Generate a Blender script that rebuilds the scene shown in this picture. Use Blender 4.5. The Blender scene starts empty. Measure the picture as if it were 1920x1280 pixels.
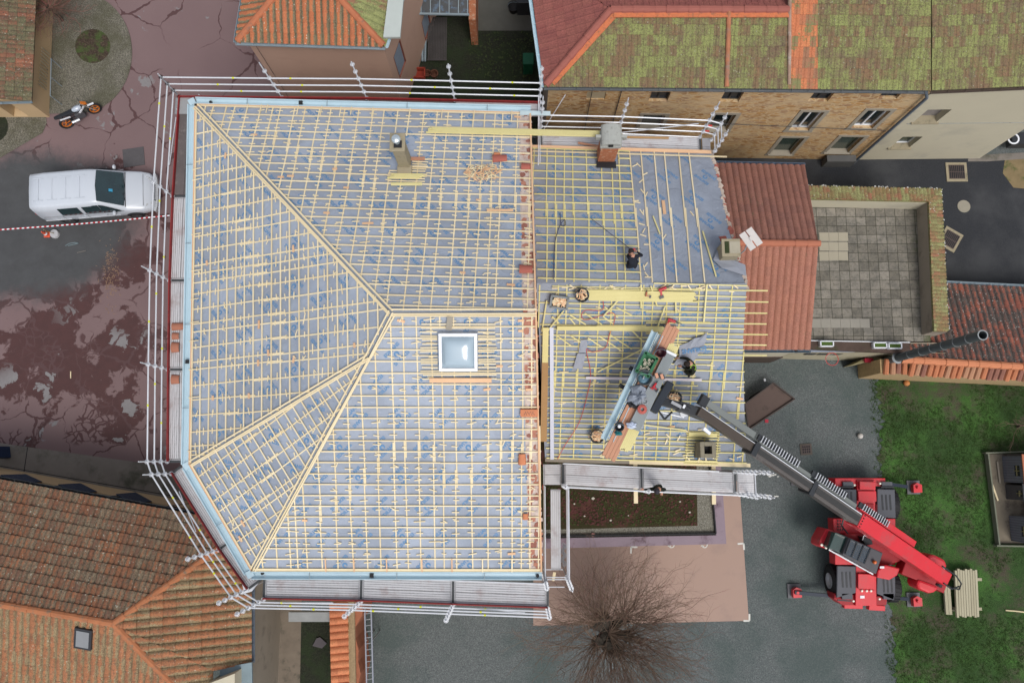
import bpy, bmesh, math, random
from mathutils import Vector, Matrix
V = Vector
PI = math.pi
rnd = random.Random(7)
scene = bpy.context.scene
COL = scene.collection

# ------------------------------------------------------------ camera
H, FP, NAD = 35.0, 1492.0, (972.0, 860.0)          # height above yard, focal length in photo pixels, nadir
_d = V((NAD[0]-960, 640-NAD[1], -FP)).normalized()
_Z = -_d
_X = (V((1, 0, 0)) - _Z*_Z.x).normalized()
_Y = _Z.cross(_X)
_R = Matrix((_X, _Y, _Z))                           # rows: world axes in camera coords
cam = bpy.data.cameras.new('camera'); cam_o = bpy.data.objects.new('camera', cam); COL.objects.link(cam_o)
cam.sensor_width = 36; cam.lens = FP/1920*36; cam.clip_end = 500
cam_o.matrix_world = Matrix.Translation((0, 0, H)) @ _R.to_4x4()
scene.camera = cam_o

# ------------------------------------------------------------ world, sun, exposure
SUN_EL, SUN_AZ = math.radians(60), math.radians(155)
w = bpy.data.worlds.new('World'); scene.world = w; w.use_nodes = True
nt = w.node_tree; nt.nodes.clear()
sky = nt.nodes.new('ShaderNodeTexSky'); sky.sky_type = 'NISHITA'; sky.sun_disc = False
sky.sun_elevation = SUN_EL; sky.sun_rotation = SUN_AZ; sky.dust_density = 3; sky.air_density = 1.0
hs = nt.nodes.new('ShaderNodeHueSaturation'); hs.inputs['Saturation'].default_value = 0.38
bg = nt.nodes.new('ShaderNodeBackground'); bg.inputs[1].default_value = 0.10
wo = nt.nodes.new('ShaderNodeOutputWorld')
nt.links.new(sky.outputs[0], hs.inputs['Color']); nt.links.new(hs.outputs[0], bg.inputs[0]); nt.links.new(bg.outputs[0], wo.inputs[0])
sl = bpy.data.lights.new('sun', 'SUN'); sl.energy = 1.15; sl.angle = math.radians(24); sl.color = (1, .96, .9)
so = bpy.data.objects.new('sun', sl); COL.objects.link(so)
so.rotation_euler = (PI/2-SUN_EL, 0, PI-SUN_AZ)
so.location = (0, 0, 60)
scene.view_settings.view_transform = 'Standard'; scene.view_settings.look = 'None'
scene.view_settings.exposure = 0.66; scene.view_settings.gamma = 1

# ------------------------------------------------------------ projection helpers (photo pixel + real height -> world point)
def P(px, py, z):
    r = V((px-960, 640-py, -FP)); wv = _R @ r
    t = (H-z)/-wv.z
    return V((wv.x*t, wv.y*t, z))
def PY(px, py, Y0):                                  # point on the vertical plane y = Y0
    r = V((px-960, 640-py, -FP)); wv = _R @ r
    t = Y0/wv.y
    return V((wv.x*t, Y0, H+wv.z*t))
def PN(px, py, a, n):                                # point on any plane
    wv = _R @ V((px-960, 640-py, -FP))
    o = V((0, 0, H)); t = (a-o).dot(n)/wv.dot(n)
    return o+wv*t

# ------------------------------------------------------------ object helpers
LOC = {}
def tag(o, label, cat, group=None, kind=None):
    if label: o['label'] = label
    if cat: o['category'] = cat
    if group: o['group'] = group
    if kind: o['kind'] = kind
    return o
def thing(name, label, cat, loc=(0, 0, 0), group=None):
    o = bpy.data.objects.new(name, None); COL.objects.link(o)
    o.location = loc; LOC[o.name] = V(loc); o.empty_display_size = .2
    return tag(o, label, cat, group)
class MB:
    def __init__(s): s.v = []; s.f = []; s.m = []; s.uv = {}
    def face(s, pts, m=0, uv=None):
        i = len(s.v); s.v += [V(p) for p in pts]; s.f.append(tuple(range(i, i+len(pts)))); s.m.append(m)
        if uv: s.uv[len(s.f)-1] = uv
    def prism(s, top, dz, m=0, mside=None, dirv=None):
        top = [V(p) for p in top]; d = dirv if dirv else V((0, 0, -dz)); n = len(top)
        ar = sum(top[i].x*top[(i+1) % n].y-top[(i+1) % n].x*top[i].y for i in range(n))
        if ar < 0: top.reverse()
        i = len(s.v); s.v += top+[p+d for p in top]
        s.f.append(tuple(range(i, i+n))); s.m.append(m)
        s.f.append(tuple(range(i+2*n-1, i+n-1, -1))); s.m.append(m)
        for k in range(n):
            k2 = (k+1) % n
            s.f.append((i+k, i+n+k, i+n+k2, i+k2)); s.m.append(m if mside is None else mside)
    def box(s, c, sz, rz=0, m=0, rot=None):
        c = V(c); R = rot if rot else Matrix.Rotation(rz, 3, 'Z')
        a, b, d = sz[0]/2, sz[1]/2, sz[2]/2
        p = [c+R @ V((x*a, y*b, z*d)) for z in (-1, 1) for x, y in ((-1, -1), (1, -1), (1, 1), (-1, 1))]
        i = len(s.v); s.v += p
        for f in ((3, 2, 1, 0), (4, 5, 6, 7), (0, 1, 5, 4), (1, 2, 6, 5), (2, 3, 7, 6), (3, 0, 4, 7)):
            s.f.append(tuple(i+k for k in f)); s.m.append(m)
    def bar(s, p, q, wd, h, up=V((0, 0, 1)), m=0):
        p = V(p); q = V(q); d = (q-p)
        if d.length < 1e-5: return
        x = d.normalized(); y = up.cross(x)
        if y.length < 1e-4: y = V((0, 1, 0)).cross(x)
        y.normalize(); z = x.cross(y)
        R = Matrix((x, y, z)).transposed()
        s.box((p+q)/2, (d.length, wd, h), rot=R, m=m)
    def tube(s, p, q, r, n=6, r2=None, m=0, caps=True):
        p = V(p); q = V(q); x = (q-p)
        if x.length < 1e-6: return
        x.normalize(); y = V((0, 0, 1)).cross(x)
        if y.length < 1e-3: y = V((1, 0, 0)).cross(x)
        y.normalize(); z = x.cross(y); r2 = r if r2 is None else r2
        i = len(s.v)
        for c, rr in ((p, r), (q, r2)):
            s.v += [c+(y*math.cos(2*PI*k/n)+z*math.sin(2*PI*k/n))*rr for k in range(n)]
        for k in range(n):
            k2 = (k+1) % n; s.f.append((i+k, i+k2, i+n+k2, i+n+k)); s.m.append(m)
        if caps:
            s.f.append(tuple(i+k for k in reversed(range(n)))); s.m.append(m)
            s.f.append(tuple(i+n+k for k in range(n))); s.m.append(m)
    def path(s, pts, r, n=5, m=0, r2=None):
        k = len(pts)-1
        for i in range(k):
            ra = r if r2 is None else r+(r2-r)*i/k; rb = r if r2 is None else r+(r2-r)*(i+1)/k
            s.tube(pts[i], pts[i+1], ra, n, rb, m)
    def lathe(s, c, prof, n=20, m=0, ax=None, sx=1, sy=1):
        c = V(c); R = ax if ax else Matrix.Identity(3); i = len(s.v)
        for r, z in prof: s.v += [c+R @ V((r*sx*math.cos(2*PI*k/n), r*sy*math.sin(2*PI*k/n), z)) for k in range(n)]
        for j in range(len(prof)-1):
            for k in range(n):
                k2 = (k+1) % n
                s.f.append((i+j*n+k, i+j*n+k2, i+(j+1)*n+k2, i+(j+1)*n+k)); s.m.append(m)
    def ring(s, c, R, r, n=24, k=8, m=0, ax=None):
        A = ax if ax else Matrix.Identity(3)
        prof = [(R+r*math.cos(2*PI*j/k), r*math.sin(2*PI*j/k)) for j in range(k+1)]
        s.lathe(c, prof, n, m, A)
    def build(s, name, mats, parent=None, smooth=False, base=None, bevel=0):
        if not isinstance(mats, (list, tuple)): mats = [mats]
        off = V((0, 0, 0)); o = None
        if parent is not None: off = LOC[parent.name]
        elif base is not None: off = V(base)
        me = bpy.data.meshes.new(name)
        me.from_pydata([tuple(p-off) for p in s.v], [], s.f)
        for mt in mats: me.materials.append(mt)
        me.polygons.foreach_set('material_index', s.m)
        if smooth: me.polygons.foreach_set('use_smooth', [True]*len(s.f))
        if s.uv:
            ul = me.uv_layers.new(name='UVMap')
            for fi, u in s.uv.items():
                for li, uvv in zip(me.polygons[fi].loop_indices, u): ul.data[li].uv = uvv
        me.update()
        o = bpy.data.objects.new(name, me); COL.objects.link(o)
        if bevel:
            b = o.modifiers.new('bevel', 'BEVEL'); b.width = bevel; b.segments = 2; b.limit_method = 'ANGLE'
        if parent is not None: o.parent = parent; LOC[o.name] = off
        else:
            o.location = off; LOC[o.name] = off
        return o
def single(mb, name, mats, label, cat, base, group=None, kind=None, smooth=False, bevel=0):
    return tag(mb.build(name, mats, None, smooth, base, bevel), label, cat, group, kind)
def struct(name, pts, mat, label=None):
    m = MB(); m.face(pts); return tag(m.build(name, mat), label, None, kind='structure')

# ------------------------------------------------------------ materials
class NT:
    def __init__(s, name):
        s.mat = bpy.data.materials.new(name); s.mat.use_nodes = True
        s.t = s.mat.node_tree; s.b = s.t.nodes['Principled BSDF']
        s.b.inputs['Specular IOR Level'].default_value = .3
    def n(s, typ, ins=None, **kw):
        nd = s.t.nodes.new('ShaderNode'+typ)
        for k, v in kw.items(): setattr(nd, k, v)
        for k, v in (ins or {}).items(): s.set(nd.inputs[k], v)
        return nd
    def set(s, sock, v):
        if isinstance(v, bpy.types.NodeSocket): s.t.links.new(v, sock)
        elif isinstance(v, bpy.types.Node): s.t.links.new(v.outputs[0], sock)
        else:
            if sock.type == 'RGBA' and len(v) == 3: v = (*v, 1)
            sock.default_value = v
    def m(s, op, a, b=None, c=None):
        ins = {0: a}
        if b is not None: ins[1] = b
        if c is not None: ins[2] = c
        return s.n('Math', ins, operation=op)
    def mix(s, f, a, b, bt='MIX'):
        nd = s.t.nodes.new('ShaderNodeMix'); nd.data_type = 'RGBA'; nd.blend_type = bt
        s.set(nd.inputs[0], f); s.set(nd.inputs[6], a); s.set(nd.inputs[7], b); return nd.outputs[2]
    def noise(s, co, sc, det=4, rough=.55, dist=0):
        return s.n('TexNoise', {'Vector': co, 'Scale': sc, 'Detail': det, 'Roughness': rough, 'Distortion': dist}).outputs[0]
    def vor(s, co, sc, feat='F1', out='Distance', rand=1):
        nd = s.n('TexVoronoi', feature=feat); s.set(nd.inputs['Vector'], co); nd.inputs['Scale'].default_value = sc
        nd.inputs['Randomness'].default_value = rand
        return nd.outputs[out]
    def step(s, v, lo, hi):
        nd = s.n('MapRange', {'Value': v, 'From Min': lo, 'From Max': hi}); nd.interpolation_type = 'SMOOTHSTEP'; return nd.outputs[0]
    def ramp(s, v, stops, const=False):
        nd = s.n('ValToRGB', {'Fac': v}); cr = nd.color_ramp
        if const: cr.interpolation = 'CONSTANT'
        while len(cr.elements) < len(stops): cr.elements.new(.5)
        for e, (p, c) in zip(cr.elements, stops): e.position = p; e.color = (*c, 1)
        return nd.outputs[0]
    def obj(s): return s.n('TexCoord').outputs['Object']
    def bump(s, h, st, d=.02):
        s.set(s.b.inputs['Normal'], s.n('Bump', {'Height': h, 'Strength': st, 'Distance': d}))
    def fin(s, col, rough=.8, metal=0):
        s.set(s.b.inputs['Base Color'], col); s.set(s.b.inputs['Roughness'], rough); s.set(s.b.inputs['Metallic'], metal)
        return s.mat
def scl(c, k): return tuple(min(1, x*k) for x in c)
def plain(name, c, rough=.7, metal=0, var=.2, sc=3, spec=.3, c2=None, stain=None):
    t = NT(name); o = t.obj(); t.b.inputs['Specular IOR Level'].default_value = spec
    n1 = t.noise(o, sc, 5, .6)
    col = t.mix(n1, scl(c, 1-var), c2 if c2 else scl(c, 1+var))
    if stain: col = t.mix(t.step(t.noise(o, stain[1], 5, .65), .5, .72), col, stain[0])
    return t.fin(col, rough, metal)
def wood(name, c, c2, grain=1):
    t = NT(name); o = t.obj(); r = t.n('ObjectInfo').outputs['Random']
    big = t.noise(o, 1.3, 3)
    f = t.m('ADD', t.m('MULTIPLY', r, .55).outputs[0], t.m('MULTIPLY', big, .6).outputs[0]).outputs[0]
    col = t.mix(f, c, c2)
    col = t.mix(t.step(t.noise(o, 60, 2), .62, .75), col, scl(c, .6))
    return t.fin(col, .75)
def gravelmat(name, a, b, c, sc=60, bmp=.5, big=None, bigsc=.25):
    t = NT(name); o = t.obj()
    col = t.ramp(t.noise(o, sc, 3, .8), [(.3, a), (.5, b), (.7, c)])
    col = t.mix(t.step(t.noise(o, sc*.4, 4, .7), .35, .7), scl_node(t, col, .72), col)
    if big: col = t.mix(t.step(t.noise(o, bigsc, 6, .65), .42, .62), col, t.mix(.6, col, big))
    t.bump(t.noise(o, sc, 2), bmp, .03)
    return t.fin(col, .92)
def scl_node(t, col, k): return t.mix(1, col, (k, k, k), 'MULTIPLY')

def tilemat(name, cols, moss=None, mlo=.45, mhi=.6, valley=0, speck=0, speckcol=(.55, .53, .45), patch=None, msc=1.2, tilevar=.10):
    t = NT(name); o = t.obj()
    uv = t.n('UVMap').outputs[0]; sp = t.n('SeparateXYZ', {0: uv})
    fu = t.m('FLOOR', sp.outputs[0]); fv = t.m('FLOOR', sp.outputs[1])
    wn = t.n('TexWhiteNoise', {'Vector': t.n('CombineXYZ', {0: fu, 1: fv}).outputs[0]}, noise_dimensions='2D').outputs[0]
    k = len(cols); col = t.ramp(wn, [(i/k, c) for i, c in enumerate(cols)])
    fine = t.noise(o, 22, 4, .7)
    col = t.mix(1, col, t.ramp(fine, [(.25, (.55,)*3), (.75, (1.3,)*3)]), 'MULTIPLY')
    if moss:
        f = t.m('ADD', t.m('MULTIPLY', t.noise(o, msc, 5, .65), .6), t.m('MULTIPLY', t.noise(o, 13, 5, .85), .65))
        f = t.m('ADD', f, t.m('MULTIPLY', t.m('SUBTRACT', wn, .5), tilevar))
        if valley:
            fr = t.m('FRACT', sp.outputs[0]); d = t.m('ABSOLUTE', t.m('SUBTRACT', fr, .5))
            f = t.m('ADD', f, t.m('MULTIPLY', t.m('SUBTRACT', d, .25), valley))
        fac = t.step(f.outputs[0], mlo+.1, mhi+.1)
        mc = t.mix(t.step(t.m('ADD', t.noise(o, 24, 4, .85), t.m('MULTIPLY', t.m('SUBTRACT', wn, .5), tilevar*.9)).outputs[0], .36, .62), moss[0], moss[1])
        col = t.mix(fac, col, mc)
    if patch:                                         # darker grime clumps with their own shape
        col = t.mix(t.m('MULTIPLY', t.step(t.noise(o, 14, 5, .8), .5, .62), .8).outputs[0], col, patch)
    if speck:
        vd = t.vor(o, 9); s2 = t.m('MULTIPLY', t.m('LESS_THAN', vd, .22), t.step(t.noise(o, 9, 2), .62-speck, .66-speck))
        col = t.mix(t.m('MULTIPLY', s2, .8).outputs[0], col, speckcol)
    return t.fin(col, .9)

WOODY = wood('pale_batten_wood', (.64, .52, .31), (.80, .70, .49))
WOODG = wood('yellow_batten_wood', (.56, .49, .20), (.72, .65, .33))
WOODO = wood('orange_timber', (.58, .33, .18), (.72, .48, .30))
WOODB = wood('brown_timber', (.30, .17, .07), (.42, .26, .12))
WOODGR = wood('weathered_timber', (.20, .17, .14), (.34, .31, .25))
PINKP = wood('pinkish_plank', (.40, .19, .12), (.56, .30, .19))
BLUEINK = plain('blue_ink', (.10, .22, .40), .7, var=.35, sc=12)
def membmat(name, c):
    t = NT(name); o = t.obj()
    col = t.mix(t.step(t.noise(o, .55, 4, .6), .35, .65), scl(c, .86), scl(c, 1.1))
    col = t.mix(t.step(t.noise(o, 3.5, 6, .75, 1.5), .58, .74), col, scl(c, 1.32))
    col = t.mix(t.step(t.noise(o, 2.2, 6, .8, 2), .62, .72), col, scl(c, .72))
    t.bump(t.noise(o, 2.6, 4, .6, 1.2), .5, .08)
    return t.fin(col, .55)
MEMB = membmat('grey_membrane', (.29, .33, .405))
MEMB2 = membmat('dull_membrane', (.255, .285, .345))
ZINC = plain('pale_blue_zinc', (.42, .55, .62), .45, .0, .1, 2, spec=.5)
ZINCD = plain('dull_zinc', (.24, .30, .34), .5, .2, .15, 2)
GALV = plain('galvanised_steel', (.60, .62, .66), .4, .25, .12, 6, spec=.5)
GALVD = plain('aged_galvanised_steel', (.30, .31, .33), .5, .3, .25, 8)
DARKST = plain('dark_steel', (.06, .065, .07), .55, .3, .2, 5)
REDTOE = plain('red_toe_board', (.24, .022, .022), .6, 0, .3, 1.2, stain=((.12, .02, .02), 4))
PLYW = plain('grey_brown_ply', (.115, .10, .10), .8, 0, .3, 2, stain=((.2, .18, .17), 3))
YEL = plain('yellow_plastic', (.6, .62, .03), .5)
def deckmat():
    t = NT('perforated_steel'); o = t.obj()
    ck = t.vor(o, 22, rand=.1)
    col = t.mix(t.step(ck, .25, .4), (.17, .17, .175), (.44, .44, .46))
    col = t.mix(t.m('MULTIPLY', t.step(t.noise(o, 1.6, 6, .7), .48, .7), .55).outputs[0], col, (.26, .20, .20))
    return t.fin(col, .5, .2)
DECK = deckmat(); DECKR = plain('deck_rib', (.54, .54, .56), .5, .1, .12, 3, stain=((.40, .34, .34), 1.6))
WHITE = plain('white_paint', (.72, .74, .78), .35, 0, .03, 1, spec=.5)
BLACK = plain('black_rubber', (.018, .018, .02), .7, 0, .3, 6)
BLACKM = plain('satin_black', (.03, .033, .038), .4, .1, .2, 3)
GLASSD = plain('dark_glass', (.012, .018, .02), .08, 0, .3, 1, spec=.8)
def yardmat():
    t = NT('red_worn_asphalt'); o = t.obj()
    dv = t.n('VectorMath', {0: o, 1: t.n('VectorMath', {0: t.n('TexNoise', {'Vector': o, 'Scale': 1.1, 'Detail': 4.0}).outputs['Color'], 1: (.9, .9, 0)}, operation='MULTIPLY').outputs[0]}, operation='ADD').outputs[0]
    n1 = t.noise(o, .34, 6, .62, .8); n2 = t.noise(dv, .62, 6, .66)
    base = t.mix(t.noise(o, .3, 4), (.165, .108, .112), (.225, .155, .155))
    base = t.mix(t.step(t.noise(o, 45, 3, .8), .3, .8), scl_node(t, base, .82), base)
    sep = t.n('SeparateXYZ', {0: o})
    # old surface: worn zones where the pink coat has gone
    c0 = P(120, 640, 0); c1 = P(230, 470, 0)
    d0 = t.n('VectorMath', {0: o, 1: tuple(c0)}, operation='DISTANCE').outputs['Value']
    d1 = t.n('VectorMath', {0: o, 1: tuple(c1)}, operation='DISTANCE').outputs['Value']
    zone = t.m('MAXIMUM', t.m('SUBTRACT', 1, t.m('DIVIDE', d0, 7.5)), t.m('SUBTRACT', 1, t.m('DIVIDE', d1, 4.0)))
    wear = t.m('ADD', t.m('MULTIPLY', t.m('MAXIMUM', zone, -.35), .16), t.m('ADD', t.m('MULTIPLY', n1, .62), t.m('MULTIPLY', n2, .62)))
    wm = t.step(wear.outputs[0], .690, .720)
    dark = t.mix(t.noise(o, 2.0, 5, .7), (.062, .032, .032), (.115, .048, .046))
    dark = t.mix(t.step(t.noise(o, 40, 3, .8), .3, .8), scl_node(t, dark, .7), dark)
    col = t.mix(wm, base, dark)
    # paler bare patches
    gp = t.step(t.noise(dv, .62, 5, .65), .60, .62)
    gp = t.m('MULTIPLY', gp, t.step(t.noise(o, .12, 2), .38, .5)).outputs[0]
    col = t.mix(gp, col, t.mix(t.noise(o, 9, 3), (.17, .16, .162), (.235, .225, .23)))
    # cracks
    v1 = t.vor(dv, .42, 'DISTANCE_TO_EDGE'); v2 = t.vor(dv, 2.6, 'DISTANCE_TO_EDGE')
    cr = t.m('MULTIPLY', t.m('LESS_THAN', v1, t.m('MULTIPLY', t.step(t.noise(o, .5, 3), .35, .75), .028)), t.step(t.noise(o, .22, 2), .36, .44))
    cz = t.m('MULTIPLY', t.step(t.noise(o, .33, 3), .54, .58), t.step(zone, .0, .25)).outputs[0]
    cr2 = t.m('MULTIPLY', t.m('LESS_THAN', v2, .07), cz)
    cc = t.m('MAXIMUM', cr, cr2).outputs[0]
    col = t.mix(cc, col, (.085, .045, .046))
    # grey asphalt of the road in the west
    ca = P(60, 420, 0)
    dd = t.n('VectorMath', {0: t.n('VectorMath', {0: t.n('VectorMath', {0: o, 1: tuple(-ca)}, operation='ADD').outputs[0], 1: (1.0, 1.35, 0)}, operation='MULTIPLY').outputs[0]}, operation='LENGTH').outputs['Value']
    am = t.step(t.m('ADD', dd, t.m('MULTIPLY', t.noise(o, .8, 7, .8), 3.2)).outputs[0], 7.2, 5.2)
    asp = t.mix(t.noise(o, 1.2, 5, .7), (.05, .05, .053), (.10, .105, .11))
    asp = t.mix(t.step(t.noise(o, 50, 3, .8), .35, .75), scl_node(t, asp, .75), asp)
    col = t.mix(am, col, asp)
    t.bump(t.noise(o, 30, 3), .25, .01)
    return t.fin(col, t.mix(wm, (.85,)*3, (.6,)*3))
YARD = yardmat()
GRAVEL = gravelmat('blue_grey_gravel', (.058, .066, .068), (.118, .134, .136), (.25, .265, .26), 38, .6, (.05, .075, .07), .22)
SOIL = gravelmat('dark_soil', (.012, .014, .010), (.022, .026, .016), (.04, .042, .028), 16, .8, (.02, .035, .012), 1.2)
ASPH = gravelmat('dark_asphalt', (.022, .024, .028), (.033, .036, .042), (.05, .052, .06), 50, .3, (.06, .062, .066), .28)
CONC = gravelmat('exposed_aggregate', (.05, .045, .035), (.15, .14, .11), (.36, .34, .29), 24, .8, (.065, .065, .035), .6)
PATH = plain('worn_concrete', (.19, .17, .15), .9, 0, .25, 1.5, stain=((.08, .08, .06), .7))
PAD = plain('pink_resin_paving', (.35, .245, .20), .85, 0, .05, .5, stain=((.31, .22, .185), 1.0))
PUR = plain('mauve_metal_cladding', (.22, .165, .20), .5, 0, .12, 1.5, stain=((.09, .05, .07), 1.6))
def grassmat():
    t = NT('grass_ground'); o = t.obj()
    g = t.ramp(t.noise(o, 28, 4, .8), [(.3, (.012, .028, .008)), (.5, (.026, .06, .015)), (.72, (.06, .12, .03))])
    e = t.ramp(t.noise(o, 25, 4, .8), [(.3, (.03, .027, .018)), (.7, (.10, .085, .06))])
    col = t.mix(t.step(t.noise(o, .55, 7, .75), .46, .66), t.mix(t.step(t.noise(o, .35, 4), .42, .62), g, t.mix(1, g, (1.7, 1.9, 1.5), 'MULTIPLY')), e)
    t.bump(t.noise(o, 28, 3), .8, .05)
    return t.fin(col, .95)
GRASS = grassmat()
BLADE = plain('grass_blade', (.05, .105, .02), .8, 0, .4, .9, c2=(.035, .075, .015))

TERRA_SW = tilemat('mossy_terracotta', [(.19, .085, .05), (.24, .10, .05), (.15, .08, .055), (.27, .11, .055)], ((.075, .05, .035), (.21, .17, .115)), .44, .60, .30, .10, (.36, .35, .29), (.075, .045, .035))
TERRA_SWO = tilemat('orange_mossy_terracotta', [(.32, .135, .065), (.38, .16, .08), (.26, .115, .06), (.35, .15, .07)], ((.14, .095, .05), (.30, .24, .14)), .44, .60, .60, .06, (.4, .38, .3), (.10, .06, .04))
TERRA_N = tilemat('lime_moss_tiles', [(.19, .125, .075), (.22, .13, .075), (.15, .11, .075), (.18, .125, .08)], ((.11, .10, .05), (.26, .29, .10)), .41, .62, .0, .05, (.3, .3, .22), (.085, .06, .045), 1.0, .13)
TERRA_RED = tilemat('dull_red_tiles', [(.23, .075, .065), (.26, .09, .075), (.21, .07, .062), (.24, .085, .07)])
TERRA_R2 = tilemat('brownish_terracotta', [(.24, .11, .085), (.26, .12, .09), (.22, .105, .085), (.27, .125, .095)], ((.14, .10, .07), (.2, .15, .1)), .62, .8, .3)
TERRA_R3 = tilemat('salmon_terracotta', [(.33, .145, .10), (.36, .16, .11), (.31, .14, .10), (.35, .155, .11)], ((.2, .12, .08), (.28, .17, .11)), .66, .8, .3)
TERRA_E = tilemat('blackened_red_tiles', [(.25, .085, .06), (.30, .10, .065), (.2, .08, .06), (.34, .11, .07)], ((.03, .028, .028), (.11, .09, .08)), .42, .56, .3, .12, (.4, .4, .38))
TERRA_NW = tilemat('orange_canal_tiles', [(.42, .14, .065), (.48, .17, .08), (.38, .13, .065), (.45, .16, .07)], ((.10, .08, .05), (.22, .19, .12)), .50, .60, .95, .05)
TERRA_CAP = tilemat('capping_tiles', [(.30, .13, .08), (.2, .16, .07), (.30, .14, .08), (.22, .18, .08)], ((.14, .13, .06), (.29, .30, .13)), .47, .6, 0, .04, (.5, .5, .45), (.12, .08, .05), 2)
ORANGET = plain('new_orange_clay', (.50, .19, .095), .8, 0, .15, 4)
REDT = plain('red_clay', (.33, .10, .075), .8, 0, .2, 3)
REDCAP = plain('dull_red_clay', (.28, .095, .075), .8, 0, .15, 2.5)
CREAM = plain('cream_render', (.50, .46, .35), .9, 0, .06, .6, stain=((.42, .39, .31), .5))
GREYW = plain('grey_beige_render', (.30, .26, .21), .9, 0, .15, .8, stain=((.20, .17, .14), 1.2))
PINKW = plain('pinkish_render', (.45, .30, .235), .9, 0, .04, .8, stain=((.42, .275, .22), 1.2))
OCHRE = plain('ochre_render', (.50, .36, .21), .9, 0, .06, .8)
def stonemat():
    t = NT('golden_rubble_stone'); o = t.obj()
    mp = t.n('Mapping', {'Vector': o, 'Scale': (1.6, 1.6, 4.2)}).outputs[0]
    dvv = t.n('VectorMath', {0: mp, 1: t.n('TexNoise', {'Vector': mp, 'Scale': 1.5, 'Detail': 3.0}).outputs['Color']}, operation='ADD').outputs[0]
    e = t.vor(dvv, 1.7, 'DISTANCE_TO_EDGE'); c = t.vor(dvv, 1.7, 'F1', 'Color')
    sc = t.ramp(t.n('SeparateXYZ', {0: c}).outputs[0], [(0, (.34, .17, .06)), (.35, (.52, .29, .11)), (.6, (.58, .38, .18)), (.85, (.38, .22, .12))])
    sc = t.mix(t.noise(o, 9, 4, .7), scl_node(t, sc, .65), sc)
    sc = t.mix(t.m('MULTIPLY', t.step(t.noise(o, .7, 5, .7), .48, .62), .55).outputs[0], sc, (.56, .44, .28))
    col = t.mix(t.step(e, .04, .14), (.50, .37, .22), sc)
    t.bump(e, .6, .05)
    return t.fin(col, .9)
STONE = stonemat()
STSUR = plain('grey_stone_surround', (.30, .27, .22), .85, 0, .1, 3)
CEMENT = plain('cement', (.30, .26, .18), .9, 0, .2, 3, stain=((.17, .15, .10), 3))
GREYST = plain('grey_stone', (.33, .34, .32), .85, 0, .15, 3, stain=((.22, .22, .2), 5))
BRICK = plain('brick_stack', (.38, .14, .07), .85, 0, .3, 9, stain=((.5, .35, .25), 8))

# ------------------------------------------------------------ setting: ground
def gp(pts, z=0): return [P(x, y, 0).to_2d().to_3d()+V((0, 0, z)) for x, y in pts]
struct('ground', [(-110, -110, -.012), (110, -110, -.012), (110, 110, -.012), (-110, 110, -.012)], GRAVEL, 'blue grey gravel yard around the buildings')
struct('red_yard', gp([(-500, -400), (1000, -400), (1000, 210), (700, 900), (700, 1000), (-500, 1000)], 0), YARD, 'red yard with worn dark patches, cracks and pale patches')
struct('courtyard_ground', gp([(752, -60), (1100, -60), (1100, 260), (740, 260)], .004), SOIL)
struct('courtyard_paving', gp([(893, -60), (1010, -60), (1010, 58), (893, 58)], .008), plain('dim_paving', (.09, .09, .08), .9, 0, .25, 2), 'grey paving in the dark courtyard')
struct('east_road', gp([(1250, 290), (2300, 290), (2300, 620), (1250, 620)], .004), ASPH, 'dark asphalt road right of the terrace')
# concrete island and path
isl = [(65, -80)]
for k in range(29):
    a = math.radians(92-k*6.4); isl.append((150+98*math.cos(a)*(1.0), 100-112*math.sin(a)))
isl += [(120, 213), (88, 214), (60, 214), (-200, 214), (-200, -80)]
struct('aggregate_paving', gp(isl, .05), CONC, 'round ended aggregate paving with a planting bed')
m = MB(); m.prism(gp(isl, .046), .06); tag(m.build('island_kerb', PATH), None, None, kind='structure')
struct('lower_paving', gp([(-300, 205), (86, 210), (88, 232), (80, 250), (0, 297), (-300, 420)], .03), CONC)
bed = [(175+33*math.cos(a*PI/12), 88+32*math.sin(a*PI/12)) for a in range(24)]
struct('planting_bed', gp(bed, .058), gravelmat('leafy_bed', (.03, .022, .015), (.06, .04, .03), (.12, .09, .06), 14, .8, (.05, .10, .02), 2.5), 'brown planting bed with weeds in the round island')
bed = [(-8+24*math.cos(a*PI/12), 238+28*math.sin(a*PI/12)) for a in range(24)]
struct('small_bed', gp(bed, .038), SOIL)
struct('concrete_path', gp([(-300, 800), (0, 830), (55, 838), (300, 872), (345, 900), (420, 1000), (-300, 1000)], .006), PATH, 'stained concrete path along the tiled roof')
for q in [((52, 838), (44, 893)), ((0, 873), (330, 930))]:
    a, b = gp(q, .012); m = MB(); m.bar(a, b, .03, .004); tag(m.build('path_joint', BLACK), None, None, kind='structure')
grass_px = [(1660, 690), (1645, 720), (1655, 790), (1650, 860), (1662, 930), (1664, 1020), (1672, 1090), (1668, 1150), (1680, 1200), (1675, 1300), (1700, 1420), (2400, 1420), (2400, 660), (1850, 660), (1620, 668), (1612, 680)]
_g = []
for (x0, y0), (x1, y1) in zip(grass_px[:10], grass_px[1:11]):
    n_ = max(2, int(math.hypot(x1-x0, y1-y0)/5))
    for k in range(n_): t_ = k/n_; _g.append((x0+(x1-x0)*t_+rnd.uniform(-7, 7), y0+(y1-y0)*t_))
grass_px = _g+grass_px[11:]
struct('grass_ground', gp(grass_px, .006), GRASS, 'patchy lawn with bare earth')
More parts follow.
